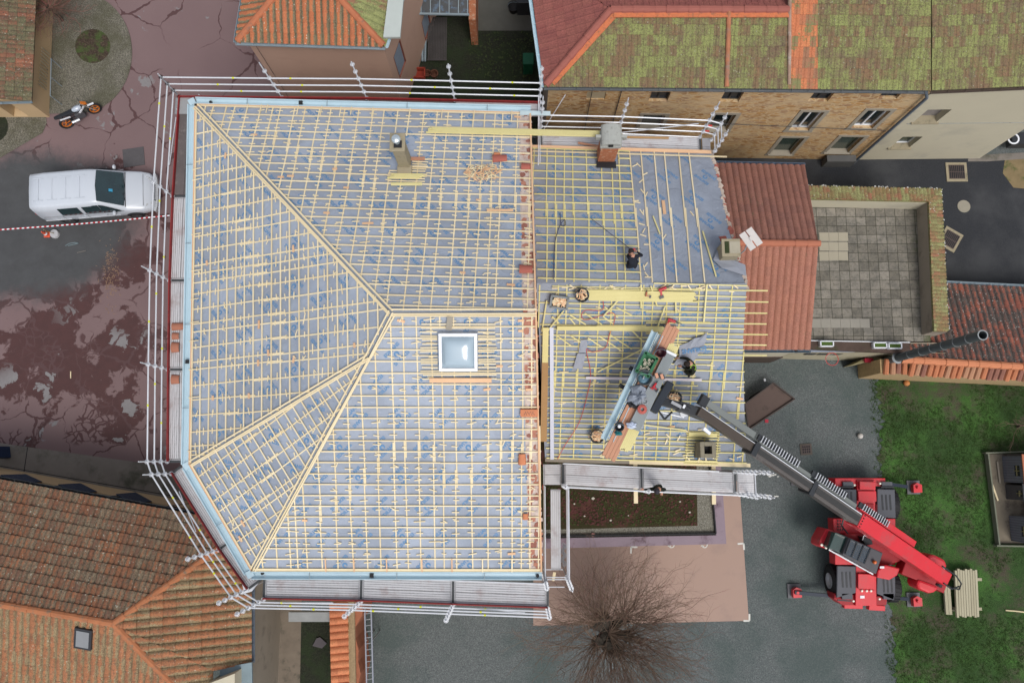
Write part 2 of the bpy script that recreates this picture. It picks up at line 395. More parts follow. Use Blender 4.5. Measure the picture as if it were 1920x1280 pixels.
# grass tufts: one object
m = MB(); gpoly = [P(x, y, 0) for x, y in [(1655, 700), (1650, 860), (1665, 1000), (1672, 1140), (1680, 1300), (1960, 1300), (1960, 700)]]
def inpoly(x, y, poly):
    c = False; j = len(poly)-1
    for i in range(len(poly)):
        a, b = poly[i], poly[j]
        if (a.y > y) != (b.y > y) and x < (b.x-a.x)*(y-a.y)/(b.y-a.y)+a.x: c = not c
        j = i
    return c
k = 0
from mathutils import noise as MN
while k < 15000:
    x = rnd.uniform(15.4, 24); y = rnd.uniform(-10.5, 4.5)
    dens = MN.noise(V((x*.45, y*.45, 3)))+.35*MN.noise(V((x*1.5, y*1.5, 9)))
    k += 1
    if dens < -.12+rnd.uniform(-.15, .25) or x < 15.75+.25*math.sin(y*1.7)+rnd.uniform(-.9, .3): continue
    for j in range(3):
        a = rnd.uniform(0, 2*PI); l = rnd.uniform(.05, .14); dx, dy = math.cos(a), math.sin(a); ww = .012
        p = V((x+rnd.uniform(-.05, .05), y+rnd.uniform(-.05, .05), .004))
        m.face([p+V((-dy*ww, dx*ww, 0)), p+V((dy*ww, -dx*ww, 0)), p+V((dx*l, dy*l, l*rnd.uniform(.5, 1.2)))])
tag(m.build('grass', BLADE), 'short green grass tufts over the lawn on the right', 'grass', kind='stuff')

# pink pad and its white markings
struct('pink_paving', gp([(1000, 1000), (1386, 900), (1404, 1163), (1008, 1172), (1000, 1172)], .008), PAD, 'pale pink paved rectangle with white parking marks')
MARK = plain('road_marking', (.62, .62, .58), .8, 0, .1, 8)
def marks(name, lines, label, cat, wd=.07, group=None):
    m = MB()
    for l in lines:
        pts = gp(l, .014)
        for a, b in zip(pts, pts[1:]): m.bar(a, b, wd, .004)
    return tag(m.build(name, MARK, None, base=gp([lines[0][0]])[0]), label, None, group, kind='structure')
marks('bay_marking', [[(1183, 1037), (1183, 1025), (1195, 1025)]], 'white corner mark of the parking bay', 'marking')
marks('bay_marking', [[(1383, 1019), (1394, 1018), (1395, 1030)]], 'white corner mark of the parking bay', 'marking')
marks('bay_marking', [[(1405, 1150), (1405, 1163), (1394, 1163)]], 'white corner mark of the parking bay', 'marking')
for cx in (1259, 1321):
    arc = [(cx+5*math.cos(a), 1021+5*math.sin(a)) for a in [x*PI/6 for x in range(-2, 7)]]
    marks('wheelchair_symbol', [arc, [(cx-7, 1023), (cx-1, 1023)]], 'cropped wheelchair symbol at the edge of the pink paving', 'marking', .04)
for yy in (891, 929):
    m = MB(); c = P(1448, yy, 0)
    for k in range(14):
        x = c.x+rnd.uniform(-.25, .25); y = c.y+rnd.uniform(-.05, .05)
        m.face([(x+rnd.uniform(.01, .09)*math.cos(a*PI/3), y+rnd.uniform(.01, .04)*math.sin(a*PI/3), .004+k*.0003) for a in range(6)])
    tag(m.build('paint_splash', MARK), None, None, kind='structure')

# ------------------------------------------------------------ tiled slopes
def tile_slope(name, pts, mat, parent, tw=.2, course=.36, amp=.035, step=.02, su=6, thick=.06, eave=(0, 1), kind='canal', edir=None, jt=.004):
    pts = [V(p) for p in pts]; a, b = pts[eave[0]], pts[eave[1]]
    U = (edir or (b-a)).normalized()
    N = V((0, 0, 0))
    for i in range(1, len(pts)-1): N += (pts[i]-pts[0]).cross(pts[i+1]-pts[0])
    N.normalize()
    if N.z < 0: N = -N
    W = N.cross(U).normalized()
    if W.z < 0: W = -W
    us = [(p-a).dot(U) for p in pts]; vs = [(p-a).dot(W) for p in pts]
    u0, u1 = math.floor(min(us)/tw)-1, math.ceil(max(us)/tw)+1
    v0, v1 = math.floor(min(vs)/course), math.ceil(max(vs)/course)+1
    bm = bmesh.new(); uvl = bm.loops.layers.uv.new('UVMap')
    def prof(f):
        if kind == 'canal': return amp*(1-abs(math.cos(PI*f)) if False else abs(math.sin(PI*f))**.8)
        if kind == 'flat': return amp if .35 < f < .65 else 0
        return amp*(.5-.5*math.cos(2*PI*f))
    nu = (u1-u0)*su; fr = [(.001 if k == 0 else k/su) for k in range(su)]
    rows = []
    for j in range(v0, v1):
        jit = [rnd.uniform(-jt, jt) for _ in range(u0, u1+1)]
        for e, h in ((0.0, step), (1.0, 0.0)):
            row = []
            for i in range(nu+1):
                uu = u0+i/su; f = (i % su)/su
                z = prof(f)+h+jit[min(i//su, len(jit)-1)]
                row.append((uu, j+e*.999, bm.verts.new(a+U*(uu*tw)+W*((j+e*.999)*course)+N*z)))
            rows.append(row)
    for r in range(len(rows)-1):
        A, B = rows[r], rows[r+1]
        for i in range(nu):
            f = bm.faces.new((A[i][2], A[i+1][2], B[i+1][2], B[i][2]))
            um = (A[i][0]+A[i+1][0])/2; vm = math.floor(A[i][1]+.002)+.5
            for l, q in zip(f.loops, (A[i], A[i+1], B[i+1], B[i])):
                uu = min(max(q[0], math.floor(um)+.002), math.floor(um)+.998)
                l[uvl].uv = (uu, min(max(q[1], vm-.498), vm+.498))
    n = len(pts); ar = sum(us[i]*vs[(i+1) % n]-us[(i+1) % n]*vs[i] for i in range(n))
    for i in range(n):
        p, q = pts[i], pts[(i+1) % n]; e = (q-p)
        if e.length < 1e-3: continue
        out = e.cross(N) if ar > 0 else N.cross(e)
        if N.dot(U.cross(W)) < 0: out = -out
        # make sure it points away from the middle
        mid = sum(pts, V((0, 0, 0)))/n
        if out.dot(mid-p) > 0: out = -out
        bmesh.ops.bisect_plane(bm, geom=bm.verts[:]+bm.edges[:]+bm.faces[:], plane_co=p, plane_no=out.normalized(), clear_outer=True)
    # solid underside
    off = LOC[parent.name]
    bot = [bm.verts.new(p-N*thick) for p in pts]; top = [bm.verts.new(p+N*.002) for p in pts]
    bm.faces.new(bot)
    for i in range(n): bm.faces.new((bot[i], bot[(i+1) % n], top[(i+1) % n], top[i]))
    for v in bm.verts: v.co -= off
    me = bpy.data.meshes.new(name); bm.to_mesh(me); bm.free(); me.materials.append(mat)
    o = bpy.data.objects.new(name, me); COL.objects.link(o); o.parent = parent; LOC[o.name] = off
    return o
def ridge(parent, p, q, mat, r=.12, l=.38, name='ridge_cap', sq=.75):
    p = V(p); q = V(q); d = q-p; n = max(1, int(d.length/l)); m = MB(); x = d.normalized()
    for i in range(n):
        a = p+d*(i/n); b = p+d*((i+1.06)/n); j = V((0, 0, rnd.uniform(-.012, .012)))
        m.tube(a+j, b+j+V((0, 0, .01)), r*1.08, 10, r*.92)
    return m.build(name, mat, parent)
def gutter(parent, p, q, wd=.13, mat=None, name='gutter', out=None):
    p = V(p); q = V(q); m = MB(); x = (q-p).normalized(); y = out if out else V((0, 0, 1)).cross(x)
    mat = mat or ZINCD
    pr = [(0, .03), (.15, -.045), (.5, -.075), (.85, -.045), (1, .03), (1.06, .035)]
    for (a, h), (b, h2) in zip(pr, pr[1:]):
        m.face([p+y*(a*wd)+V((0, 0, h)), q+y*(a*wd)+V((0, 0, h)), q+y*(b*wd)+V((0, 0, h2)), p+y*(b*wd)+V((0, 0, h2))])
    m.tube(p+y*wd+V((0, 0, .035)), q+y*wd+V((0, 0, .035)), .012, 6)
    k = int((q-p).length/.6)
    for i in range(k+1):
        c = p+(q-p)*(i/max(1, k)); m.bar(c+V((0, 0, .04)), c+y*wd*1.05+V((0, 0, .04)), .02, .008)
    return m.build(name, mat, parent)

# wall with real openings; a->b along the foot (2d), outward normal to the right of a->b
def wall_open(parent, a, b, z0, z1, ops, mat, depth=.25, name='wall', thick=.3, z1b=None):
    a = V((a[0], a[1], 0)); b = V((b[0], b[1], 0)); L = (b-a).length; x = (b-a).normalized(); n = x.cross(V((0, 0, 1)))
    ss = sorted({0, L, *[o[0] for o in ops], *[o[1] for o in ops]}); zs = sorted({z0, z1, *[o[2] for o in ops], *[o[3] for o in ops]})
    m = MB(); pt = lambda s, z, d=0: a+x*s+V((0, 0, z))-n*d
    for s0, s1 in zip(ss, ss[1:]):
        for q0, q1 in zip(zs, zs[1:]):
            sm, zm = (s0+s1)/2, (q0+q1)/2
            if any(o[0] < sm < o[1] and o[2] < zm < o[3] for o in ops): continue
            m.face([pt(s0, q0), pt(s1, q0), pt(s1, q1), pt(s0, q1)])
    for o in ops:
        s0, s1, q0, q1 = o[:4]
        for f in ([(s0, q0), (s1, q0)], [(s1, q0), (s1, q1)], [(s1, q1), (s0, q1)], [(s0, q1), (s0, q0)]):
            m.face([pt(*f[0]), pt(*f[0], depth), pt(*f[1], depth), pt(*f[1])])
    m.face([pt(0, z1, 0), pt(L, z1, 0), pt(L, z1, thick), pt(0, z1, thick)])
    return m.build(name, mat, parent), pt
def window(parent, pt, s0, s1, q0, q1, depth=.25, frame=None, surround=None, panes=1, name='window', glass=None, shade=None, sill=None):
    m = MB(); e = .004
    g = m.face([pt(s0+e, q0+e, depth-.02), pt(s1-e, q0+e, depth-.02), pt(s1-e, q1-e, depth-.02), pt(s0+e, q1-e, depth-.02)])
    w_ = m.build(name, glass or GLASSD, parent)
    if frame:
        m = MB(); t_ = .06; d0 = depth-.05
        for (a1, b1), (a2, b2) in [((s0, q0), (s1, q0+t_)), ((s0, q1-t_), (s1, q1)), ((s0, q0+t_), (s0+t_, q1-t_)), ((s1-t_, q0+t_), (s1, q1-t_))]+([(((s0+s1)/2-.035, q0+t_), ((s0+s1)/2+.035, q1-t_))] if panes > 1 else []):
            c = (pt((a1+a2)/2, (b1+b2)/2, d0)); X = pt(1, 0)-pt(0, 0); Nn = pt(0, 0, 0)-pt(0, 0, 1)
            m.bar(pt(a1+e, (b1+b2)/2, d0), pt(a2-e, (b1+b2)/2, d0), .05, b2-b1-e)
        f_ = m.build('frame', frame, w_)
    if surround:
        m = MB(); t_ = .16
        for a1, b1, a2, b2 in [(s0-t_, q1, s1+t_, q1+t_), (s0-t_, q0, s0, q1), (s1, q0, s1+t_, q1), (s0-t_-.03, q0-t_, s1+t_+.03, q0)]:
            m.bar(pt(a1, (b1+b2)/2, -.012), pt(a2, (b1+b2)/2, -.012), .03, b2-b1)
        m.build('surround', surround, w_)
    if sill:
        m = MB(); m.bar(pt(s0-.08, q0+.01, -.04+depth/2), pt(s1+.08, q0+.01, -.04+depth/2), depth+.1, .05); m.build('sill', sill, w_)
    return w_
def walls(parent, foot, z0, z1, mat, name='wall'):
    m = MB(); n = len(foot)
    for i in range(n if n > 2 else 1):
        a, b = foot[i], foot[(i+1) % n]
        m.face([(a[0], a[1], z0), (b[0], b[1], z0), (b[0], b[1], z1), (a[0], a[1], z1)])
    return m.build(name, mat, parent)

# ------------------------------------------------------------ roof facets carrying battens
class Facet:
    def __init__(s, plane, px, eave=(0, 1)):
        a, b, c = [V(p) for p in plane]
        s.N = (b-a).cross(c-a).normalized()
        if s.N.z < 0: s.N = -s.N
        s.o = a; s.pts = [PN(x, y, a, s.N) for x, y in px]
        e0, e1 = s.pts[eave[0]], s.pts[eave[1]]
        s.a = e0; s.U = (e1-e0).normalized(); s.W = s.N.cross(s.U).normalized()
        if s.W.z < 0: s.W = -s.W
        s.uv = [((p-s.a).dot(s.U), (p-s.a).dot(s.W)) for p in s.pts]
        s.umin, s.umax = min(u for u, v in s.uv), max(u for u, v in s.uv); s.vmax = max(v for u, v in s.uv)
    def pt(s, u, v, h=0): return s.a+s.U*u+s.W*v+s.N*h
    def px(s, x, y): p = PN(x, y, s.o, s.N)-s.a; return p.dot(s.U), p.dot(s.W)
    def cut(s, c, ax):                                 # ax=1: line v=c -> u interval, ax=0: line u=c -> v interval
        r = []; n = len(s.uv)
        for i in range(n):
            p, q = s.uv[i], s.uv[(i+1) % n]
            if (p[ax]-c)*(q[ax]-c) <= 0 and abs(p[ax]-q[ax]) > 1e-6:
                t = (c-p[ax])/(q[ax]-p[ax]); r.append(p[1-ax]+(q[1-ax]-p[1-ax])*t)
        return (min(r), max(r)) if len(r) > 1 else None
    def inside(s, u, v, mg=0):
        i = s.cut(v, 1); j = s.cut(u, 0)
        return bool(i and j and i[0]+mg < u < i[1]-mg and j[0]+mg < v < j[1]-mg)
_tc = {}
def glyphs(word, size):
    if (word, size) in _tc: return _tc[(word, size)]
    cu = bpy.data.curves.new('t', 'FONT'); cu.body = word; cu.size = size; cu.resolution_u = 2; cu.offset = .006*size/.16
    cu.align_x = 'CENTER'; cu.align_y = 'CENTER'
    o = bpy.data.objects.new('t', cu); COL.objects.link(o)
    dg = bpy.context.evaluated_depsgraph_get(); me = bpy.data.meshes.new_from_object(o.evaluated_get(dg))
    r = ([v.co.to_2d() for v in me.vertices], [tuple(p.vertices) for p in me.polygons])
    bpy.data.objects.remove(o); bpy.data.curves.remove(cu); bpy.data.meshes.remove(me)
    _tc[(word, size)] = r; return r
def ink(mb, f, u, v, ang, word='EDILIANS', size=.155, h=.006, frame=None):
    vs, fs = glyphs(word, size); c, s_ = math.cos(ang), math.sin(ang); i = len(mb.v)
    pt = frame or f.pt
    mb.v += [pt(u+p.x*c-p.y*s_, v+p.x*s_+p.y*c, h) for p in vs]
    for q in fs: mb.f.append(tuple(i+k for k in q)); mb.m.append(1)
def swirl(mb, f, u, v, ang, h=.006):
    for r0, a0, a1 in ((.085, .3, 4.6), (.05, -1.6, 1.8)):
        n = 7
        for k in range(n):
            t0, t1 = a0+(a1-a0)*k/n+ang, a0+(a1-a0)*(k+1)/n+ang
            w0 = .028*math.sin(PI*(k+.3)/(n+.6)); w1 = .028*math.sin(PI*(k+1.3)/(n+.6)) if k < n-1 else .004
            mb.face([f.pt(u+(r0-w0)*math.cos(t0), v+(r0-w0)*math.sin(t0), h), f.pt(u+(r0+w0)*math.cos(t0), v+(r0+w0)*math.sin(t0), h),
                     f.pt(u+(r0+w1)*math.cos(t1), v+(r0+w1)*math.sin(t1), h), f.pt(u+(r0-w1)*math.cos(t1), v+(r0-w1)*math.sin(t1), h)], 1)
def membrane(parent, f, mat, flip=False, seed=1, poly=None, name='membrane'):
    m = MB(); pts = poly or f.pts
    m.face(pts); r = random.Random(seed)
    # printed rows; laps of the rolls
    v = .35; row = 0
    while v < f.vmax:
        u = f.umin+.2+(row % 2)*.55
        while u < f.umax:
            for du, dv, rot in ((0, 0, 0), (.30, -.25, 0)):
                uu, vv = u+du, v+dv
                a = math.radians(45)+(PI if (row+(du > 0)) % 2 else 0)+(PI if flip else 0)
                if all(f.inside(uu+k*.33*math.cos(a), vv+k*.33*math.sin(a), .03) for k in (-1, 1)): ink(m, f, uu, vv, a)
            if f.inside(u+.17, v-.13, .2): swirl(m, f, u+.17, v-.13, .8)
            u += 1.38
        v += 1.02; row += 1
    o = m.build(name, [mat, BLUEINK], parent)
    # laps: raised overlaps of the rolls
    m = MB(); v = 1.3
    while v < f.vmax-.1:
        c = f.cut(v, 1)
        if c and c[1]-c[0] > 1.2:
            p, q = f.pt(c[0]+.02, v, .002), f.pt(c[1]-.02, v, .002)
            m.bar(p, q, .1, .006, f.N)
        v += 1.35
    if m.f: m.build('lap_strip', mat, o)
    return o
class Parts:                                            # largest 100 of a kind as parts, the rest as one part
    def __init__(s, parent, name, mats, cap=100): s.p, s.n, s.mt, s.cap, s.l = parent, name, mats, cap, []
    def add(s, size, fn): s.l.append((size, fn))
    def flush(s):
        order = sorted(range(len(s.l)), key=lambda i: -s.l[i][0]); keep = set(order[:s.cap]); rest = MB()
        for i, (sz, fn) in enumerate(s.l):
            if i in keep: m = MB(); fn(m); m.build(s.n, s.mt, s.p)
            else: fn(rest)
        if rest.f: tag(rest.build(s.n, s.mt, s.p), None, None, kind='stuff')

# ================================================================= MAIN HOUSE
ZE, ZR = 7.8, 10.7
A, E1, E2, C, B = P(366, 196, ZE), P(995, 212, ZE), P(1016, 1071, ZE), P(472, 1070, ZE), P(355, 870, ZE)
R1 = P(734, 585, ZR)
fN = Facet((A, E1, R1), [(366, 196), (995, 212), (1006, 585), (734, 585)])
fS = Facet((C, E2, R1), [(472, 1070), (1016, 1071), (1006, 585), (734, 585), (690, 668)])
fW = Facet((A, B, R1), [(366, 196), (355, 870), (690, 668), (734, 585)])
fSW = Facet((B, C, fW.pts[2]), [(355, 870), (472, 1070), (690, 668)])
house = thing('main_house', 'large hipped house roof under renovation, grey membrane and pale battens, inside the scaffold', 'house', (-5, 4.5, 0))
ins = .45
foot = [(A.x+ins, A.y-ins), (E1.x, E1.y-ins), (E2.x, E2.y+ins), (C.x+.2, C.y+ins), (B.x+ins, B.y+.2)]
walls(house, foot, 0, 7.72, OCHRE)
for f, fl, sd in ((fN, False, 1), (fS, True, 2), (fW, False, 3), (fSW, True, 4)):
    membrane(house, f, MEMB, fl, sd)
BAT = Parts(house, 'batten', WOODY); CBT = Parts(house, 'counter_batten', WOODY); SHM = Parts(house, 'spacer_block', [WOODY, WOODO])
G = .37
def holes(f, boxes): return [(min(a[0], b[0]), max(a[0], b[0]), min(a[1], b[1]), max(a[1], b[1])) for a, b in [(f.px(*p), f.px(*q)) for p, q in boxes]]
holeN = holes(fN, [((740, 255), (772, 322))]); holeS = holes(fS, [((820, 616), (897, 694))])
def segs(lo, hi, ax, c, hl):                           # split an interval at holes
    out = [(lo, hi)]
    for h in hl:
        a0, a1, b0, b1 = (h[0], h[1], h[2], h[3]) if ax == 1 else (h[2], h[3], h[0], h[1])
        if b0 < c < b1:
            out = [s for x, y in out for s in ((x, min(y, a0)), (max(x, a1), y)) if s[1]-s[0] > .08]
    return out
def grid(f, bat, cbt, shm, hl, seed, vstart=.10, gap=(.40, .50), wood_over=0, end=0, pshim=.8, ucut=None, cskip=None, dash=False):
    r = random.Random(seed); vs = []
    v = vstart
    while v < f.vmax-.04: vs.append(v); v += G
    us = []; u = f.umin+.12
    k = 0
    while u < f.umax-.03:
        us.append(u); u += r.choice((gap[0], gap[1], gap[1]*1.02, gap[0]*.7))+r.uniform(-.03, .03); k += 1
    for v in vs:
        c = f.cut(v, 1)
        if not c: continue
        lo, hi = c[0]+.05, c[1]-.0+end
        if ucut: lo, hi = max(lo, ucut[0]), min(hi, ucut[1](v))
        for a, b in segs(lo, hi, 1, v, hl):
            if b-a < .1: continue
            n = max(1, round((b-a)/4.2)); st = [a]
            for i in range(1, n): st.append(a+(b-a)*i/n+r.uniform(-.5, .5))
            st.append(b)
            sg = [(st[i]-(.0 if i == 0 else .0), st[i+1], r.uniform(-.012, .012), r.uniform(-.012, .012)) for i in range(n)]
            def fn(m, v=v, sg=sg):
                for i, (x, y, j1, j2) in enumerate(sg): m.bar(f.pt(x, v+j1, .052), f.pt(y-.004, v+j2, .052), .040, .03, f.N)
            bat.add(b-a, fn)
    for u in us:
        c = f.cut(u, 0)
        if not c or (ucut and u > ucut[1](f.vmax*.5)): continue
        for a, b in segs(c[0]+.06, c[1]-.05, 0, u, hl):
            if b-a < .15: continue
            j = [r.uniform(-.02, .02) for _ in range(3)]; lap = b-a > 3.2; mid = a+(b-a)*.48+r.uniform(-.1, .1)
            def fn(m, u=u, a=a, b=b, j=j, lap=lap, mid=mid):
                if lap:
                    m.bar(f.pt(u+j[0], a, .019), f.pt(u+j[1], mid+.3, .019), .040, .03, f.N)
                    m.bar(f.pt(u+j[1]+.045, mid-.3, .019), f.pt(u+.03+j[2], b, .019), .040, .03, f.N)
                else: m.bar(f.pt(u+j[0], a, .019), f.pt(u+j[1], b, .019), .042, .03, f.N)
            cbt.add(b-a, fn)
        if shm is None: continue
        for v in vs:
            vv = v+G*.5+r.uniform(-.05, .07)
            if r.random() > pshim or not f.inside(u, vv, .12): continue
            if any(h[0]-.1 < u < h[1]+.1 and h[2]-.1 < vv < h[3]+.1 for h in hl): continue
            l = r.uniform(.07, .13)*(1 if r.random() < .9 else 1.5); an = r.gauss(0, .12); o = r.random() < .04; du = r.uniform(-.03, .03)
            wdt = .075 if o else .032
            def fn(m, u=u+du, vv=vv, l=l, an=an, o=o, wdt=wdt):
                m.bar(f.pt(u-l*math.cos(an), vv-l*math.sin(an), .046), f.pt(u+l*math.cos(an), vv+l*math.sin(an), .046), wdt, .022, f.N, 1 if o else 0)
            shm.add(l, fn)
            if r.random() < .22:
                du2, l2, an2 = r.uniform(-.12, .12), r.uniform(.05, .1), r.uniform(-1.2, 1.2)
                def fn2(m, u=u+du2, vv=vv+.05, l=l2, an=an2):
                    m.bar(f.pt(u-l*math.cos(an), vv-l*math.sin(an), .062), f.pt(u+l*math.cos(an), vv+l*math.sin(an), .062), .03, .012, f.N, 0)
                shm.add(l2, fn2)
    return vs, us
grid(fN, BAT, CBT, SHM, holeN, 11)
grid(fS, BAT, CBT, SHM, holeS, 12)
grid(fW, BAT, CBT, SHM, [], 13, gap=(.42, .52))
grid(fSW, BAT, CBT, SHM, [], 14)
BAT.flush(); CBT.flush(); SHM.flush()
# short battens doubling the grid round the skylight and the chimney
def infill(parent, f, x0, y0, x1, y1, hl, step=.19, name='short_batten', mat=WOODY, seed=5):
    r = random.Random(seed); a = f.px(x0, y0); b = f.px(x1, y1)
    u0, u1, v0, v1 = min(a[0], b[0]), max(a[0], b[0]), min(a[1], b[1]), max(a[1], b[1]); v = v0
    while v <= v1:
        for s0, s1 in segs(u0+r.uniform(-.04, .04), u1+r.uniform(-.04, .04), 1, v, hl):
            m = MB(); m.bar(f.pt(s0, v, .084), f.pt(s1, v+r.uniform(-.015, .015), .084), .036, .026, f.N); m.build(name, mat, parent)
        v += step
infill(house, fS, 789, 600, 930, 709, holeS, .125)
infill(house, fN, 733, 300, 798, 345, holeN, .11)
# hips, ridge and eave timbers
def hip(parent, p, q, off=.09, name='hip_board', mat=WOODY, up=.06, wd=.045):
    d = (q-p).normalized(); s_ = d.cross(V((0, 0, 1))).normalized()
    for k, hh in ((-1, 0), (1, 0), (1.9, -.015)):
        m = MB(); j = rnd.uniform(-.02, .02); m.bar(p+s_*(off*k+j)+V((0, 0, up+hh)), q+s_*(off*k-j)+V((0, 0, up+hh)), wd, .05); m.build(name, mat, parent)
J = fW.pts[2]
hip(house, A+(R1-A)*.01, R1, .065, wd=.055); hip(house, B+(J-B)*.01, J, .06); hip(house, C+(J-C)*.01, J, .06); hip(house, J, R1, .07)
R2 = P(1006, 585, ZR)
hip(house, R1, R2, .07, 'ridge_board')
GAP = plain('dark_gap', (.10, .09, .075), .9)
for p, q in ((A, E1), (B, A), (C, B), (E2, C)):
    d = (q-p).normalized(); n = d.cross(V((0, 0, 1)))
    n = -n if n.dot((p+q)/2-V((-5, 4.5, 7.8))) < 0 else n
    m = MB(); m.bar(p-n*.03+V((0, 0, .02)), q-n*.03+V((0, 0, .02)), .10, .07); m.build('eaves_board', WOODO if p != E2 else WOODY, house)
    g = MB(); prf = [(0, .05), (.02, .02), (.06, -.07), (.14, -.085), (.20, -.03), (.215, .055), (.245, .06)]
    for (s0, h0), (s1, h1) in zip(prf, prf[1:]):
        e = .02
        def X(pp, s_, sg): return pp+n*(s_+e)+d*sg*(s_*(.0))
        g.face([p+n*(s0+e)+V((0, 0, h0)), q+n*(s0+e)+V((0, 0, h0)), q+n*(s1+e)+V((0, 0, h1)), p+n*(s1+e)+V((0, 0, h1))])
    g.bar(p+n*.13+V((0, 0, -.10)), q+n*.13+V((0, 0, -.10)), .22, .02)
    g.bar(p-d*.02+n*.015+V((0, 0, .06)), q+d*.02+n*.015+V((0, 0, .06)), .02, .03)
    gt = g.build('gutter', ZINC, house)
    L = (q-p).length
    g = MB(); k = 1.9
    while k < L-.3: g.bar(p+d*k+n*.03+V((0, 0, .056)), p+d*k+n*.25+V((0, 0, .056)), .025, .006); k += 2.9
    g.build('gutter_joint', ZINCD, gt)
for pxy in ((564, 193), (352, 678), (697, 1078)):
    p = P(*pxy, ZE); m = MB(); m.box(p+V((0, 0, .02)), (.13, .13, .06)); m.build('outlet_gap', BLACK, house)
for pxy in ((492, 1074), (395, 192), (1008, 1079)):
    p = P(*pxy, ZE); m = MB(); m.lathe(p, [(.0, .02), (.055, .02), (.055, -.05)], 12); m.build('outlet_hole', BLACK, house)
# corner tins
for c in ((359, 190), (349, 873), (468, 1076)):
    p = P(*c, ZE); m = MB(); m.box(p+V((0, 0, -.04)), (.24, .24, .05), .5); m.build('gutter_corner', ZINC, house)
# short eaves laths poking in from the eave
for x in (465, 502, 560, 604, 660, 700, 770, 830, 890, 960, 490, 640):
    u, v = fN.px(x, 205); m = MB(); m.bar(fN.pt(u, .0, .08), fN.pt(u, rnd.uniform(.35, .5), .08), .035, .02, fN.N); m.build('eaves_lath', WOODY, house)
for x in (612, 665, 726, 792, 848, 905, 960): 
    u, v = fS.px(x, 1068); m = MB(); m.bar(fS.pt(u, .02, .08), fS.pt(u, .5, .08), .04, .02, fS.N); m.build('eaves_lath', WOODO if x < 870 else WOODY, house)
for y in (320, 340, 386, 441, 509, 562, 605, 640, 693, 745, 845):
    u, v = fW.px(362, y); m = MB(); m.bar(fW.pt(u, .0, .08), fW.pt(u, rnd.uniform(.35, .5), .08), .035, .02, fW.N); m.build('eaves_lath', WOODY, house)
# party wall strip: broken bricks and mortar under the verge
def rubble(parent, f, xa, xb, name='party_wall_top', seed=3, side=1):
    r = random.Random(seed); m = MB(); v = .05
    while v < f.vmax-.05:
        c = f.cut(v, 1); hi = c[1] if side else c[0]; l = r.uniform(.12, .3)
        u = .42; 
        while u > .02:
            wv = r.uniform(.1, .26); k = r.choice((0, 1, 2, 2, 2, 2))
            c0 = f.pt(hi-max(.06, u-wv/2), v+l/2, .012+r.uniform(0, .02))
            q = [c0+f.U*(wv*.55*math.cos(t*PI/3+.4)*r.uniform(.75, 1.1))+f.W*(l*.55*math.sin(t*PI/3+.4)*r.uniform(.75, 1.1)) for t in range(6)]
            m.prism(q, .05, k); u -= wv*.9
        v += l*.85
    p0 = [f.pt(f.cut(v, 1)[1]-(.44), v, .004) for v in (0.25, f.vmax-.3)]; p1 = [f.pt(f.cut(v, 1)[1]-.01, v, .004) for v in (f.vmax-.3, .25)]
    m.prism(p0+p1, .05, 2)
    return m.build(name, [plain(name+'_brick', (.38, .17, .12), .85, 0, .3, 8), plain(name+'_brick2', (.26, .11, .085), .85, 0, .3, 8), plain(name+'_mortar', (.50, .42, .38), .9, 0, .35, 7, stain=((.36, .20, .16), 4))], parent)
rubble(house, fN, 0, 0, seed=3); rubble(house, fS, 0, 0, seed=4)
m = MB(); m.bar(E1+V((-.02, 0, .08)), R2+V((-.02, 0, .08)), .055, .04); m.build('verge_board', WOODO, house)
m = MB(); m.bar(E2+V((-.02, 0, .08)), R2+V((-.02, 0, .08)), .055, .04); m.build('verge_board', WOODO, house)
m = MB(); m.face([E1, E2, E2-V((0, 0, 7.6)), E1-V((0, 0, 7.6))]); m.face([E1, R2, E2]); m.build('gable_wall', BRICK, house)

# ---- loose things on the main roof
def onf(f, x, y, h=.09): u, v = f.px(x, y); return f.pt(u, v, h)
def frame_at(p, x, n):
    z = n.normalized(); x = (x-z*x.dot(z)).normalized(); y = z.cross(x); return Matrix((x, y, z)).transposed()
RN = frame_at(None, fN.U, fN.N); RS = frame_at(None, fS.U, fS.N)
# skylight
cs = [onf(fS, x, y, 0) for x, y in ((823, 622), (895, 622), (897, 692), (825, 692))]
sc_ = sum(cs, V((0, 0, 0)))/4; sxl = (cs[1]-cs[0]).length; syl = (cs[3]-cs[0]).length
sk = thing('roof_skylight', 'square white framed dome skylight on the south slope of the battened roof', 'skylight', sc_)
def rel(R, c): return lambda x, y, z: c+R @ V((x, y, z))
T = rel(RS, sc_)
m = MB(); hx, hy = sxl/2, syl/2
for a, b in (((-hx, -hy+.05), (hx, -hy+.05)), ((-hx, hy-.05), (hx, hy-.05)), ((-hx+.05, -hy+.1), (-hx+.05, hy-.1)), ((hx-.05, -hy+.1), (hx-.05, hy-.1))):
    m.bar(T(a[0], a[1], .15), T(b[0], b[1], .15), .1, .3, fS.N)
m.build('frame', WHITE, sk, bevel=.01)
m = MB(); n = 12; gx, gy = hx-.1, hy-.1; i0 = len(m.v)
for j in range(n+1):
    for i in range(n+1):
        a, b = -1+2*i/n, -1+2*j/n
        z = .24+.20*(max(0, 1-a**4)*max(0, 1-b**4))**.6
        m.v.append(T(a*gx, b*gy, z))
for j in range(n):
    for i in range(n): m.f.append((j*(n+1)+i, j*(n+1)+i+1, (j+1)*(n+1)+i+1, (j+1)*(n+1)+i)); m.m.append(0)
m.build('dome', plain('milky_acrylic', (.34, .43, .50), .12, 0, .05, 2, spec=.7), sk, smooth=True)
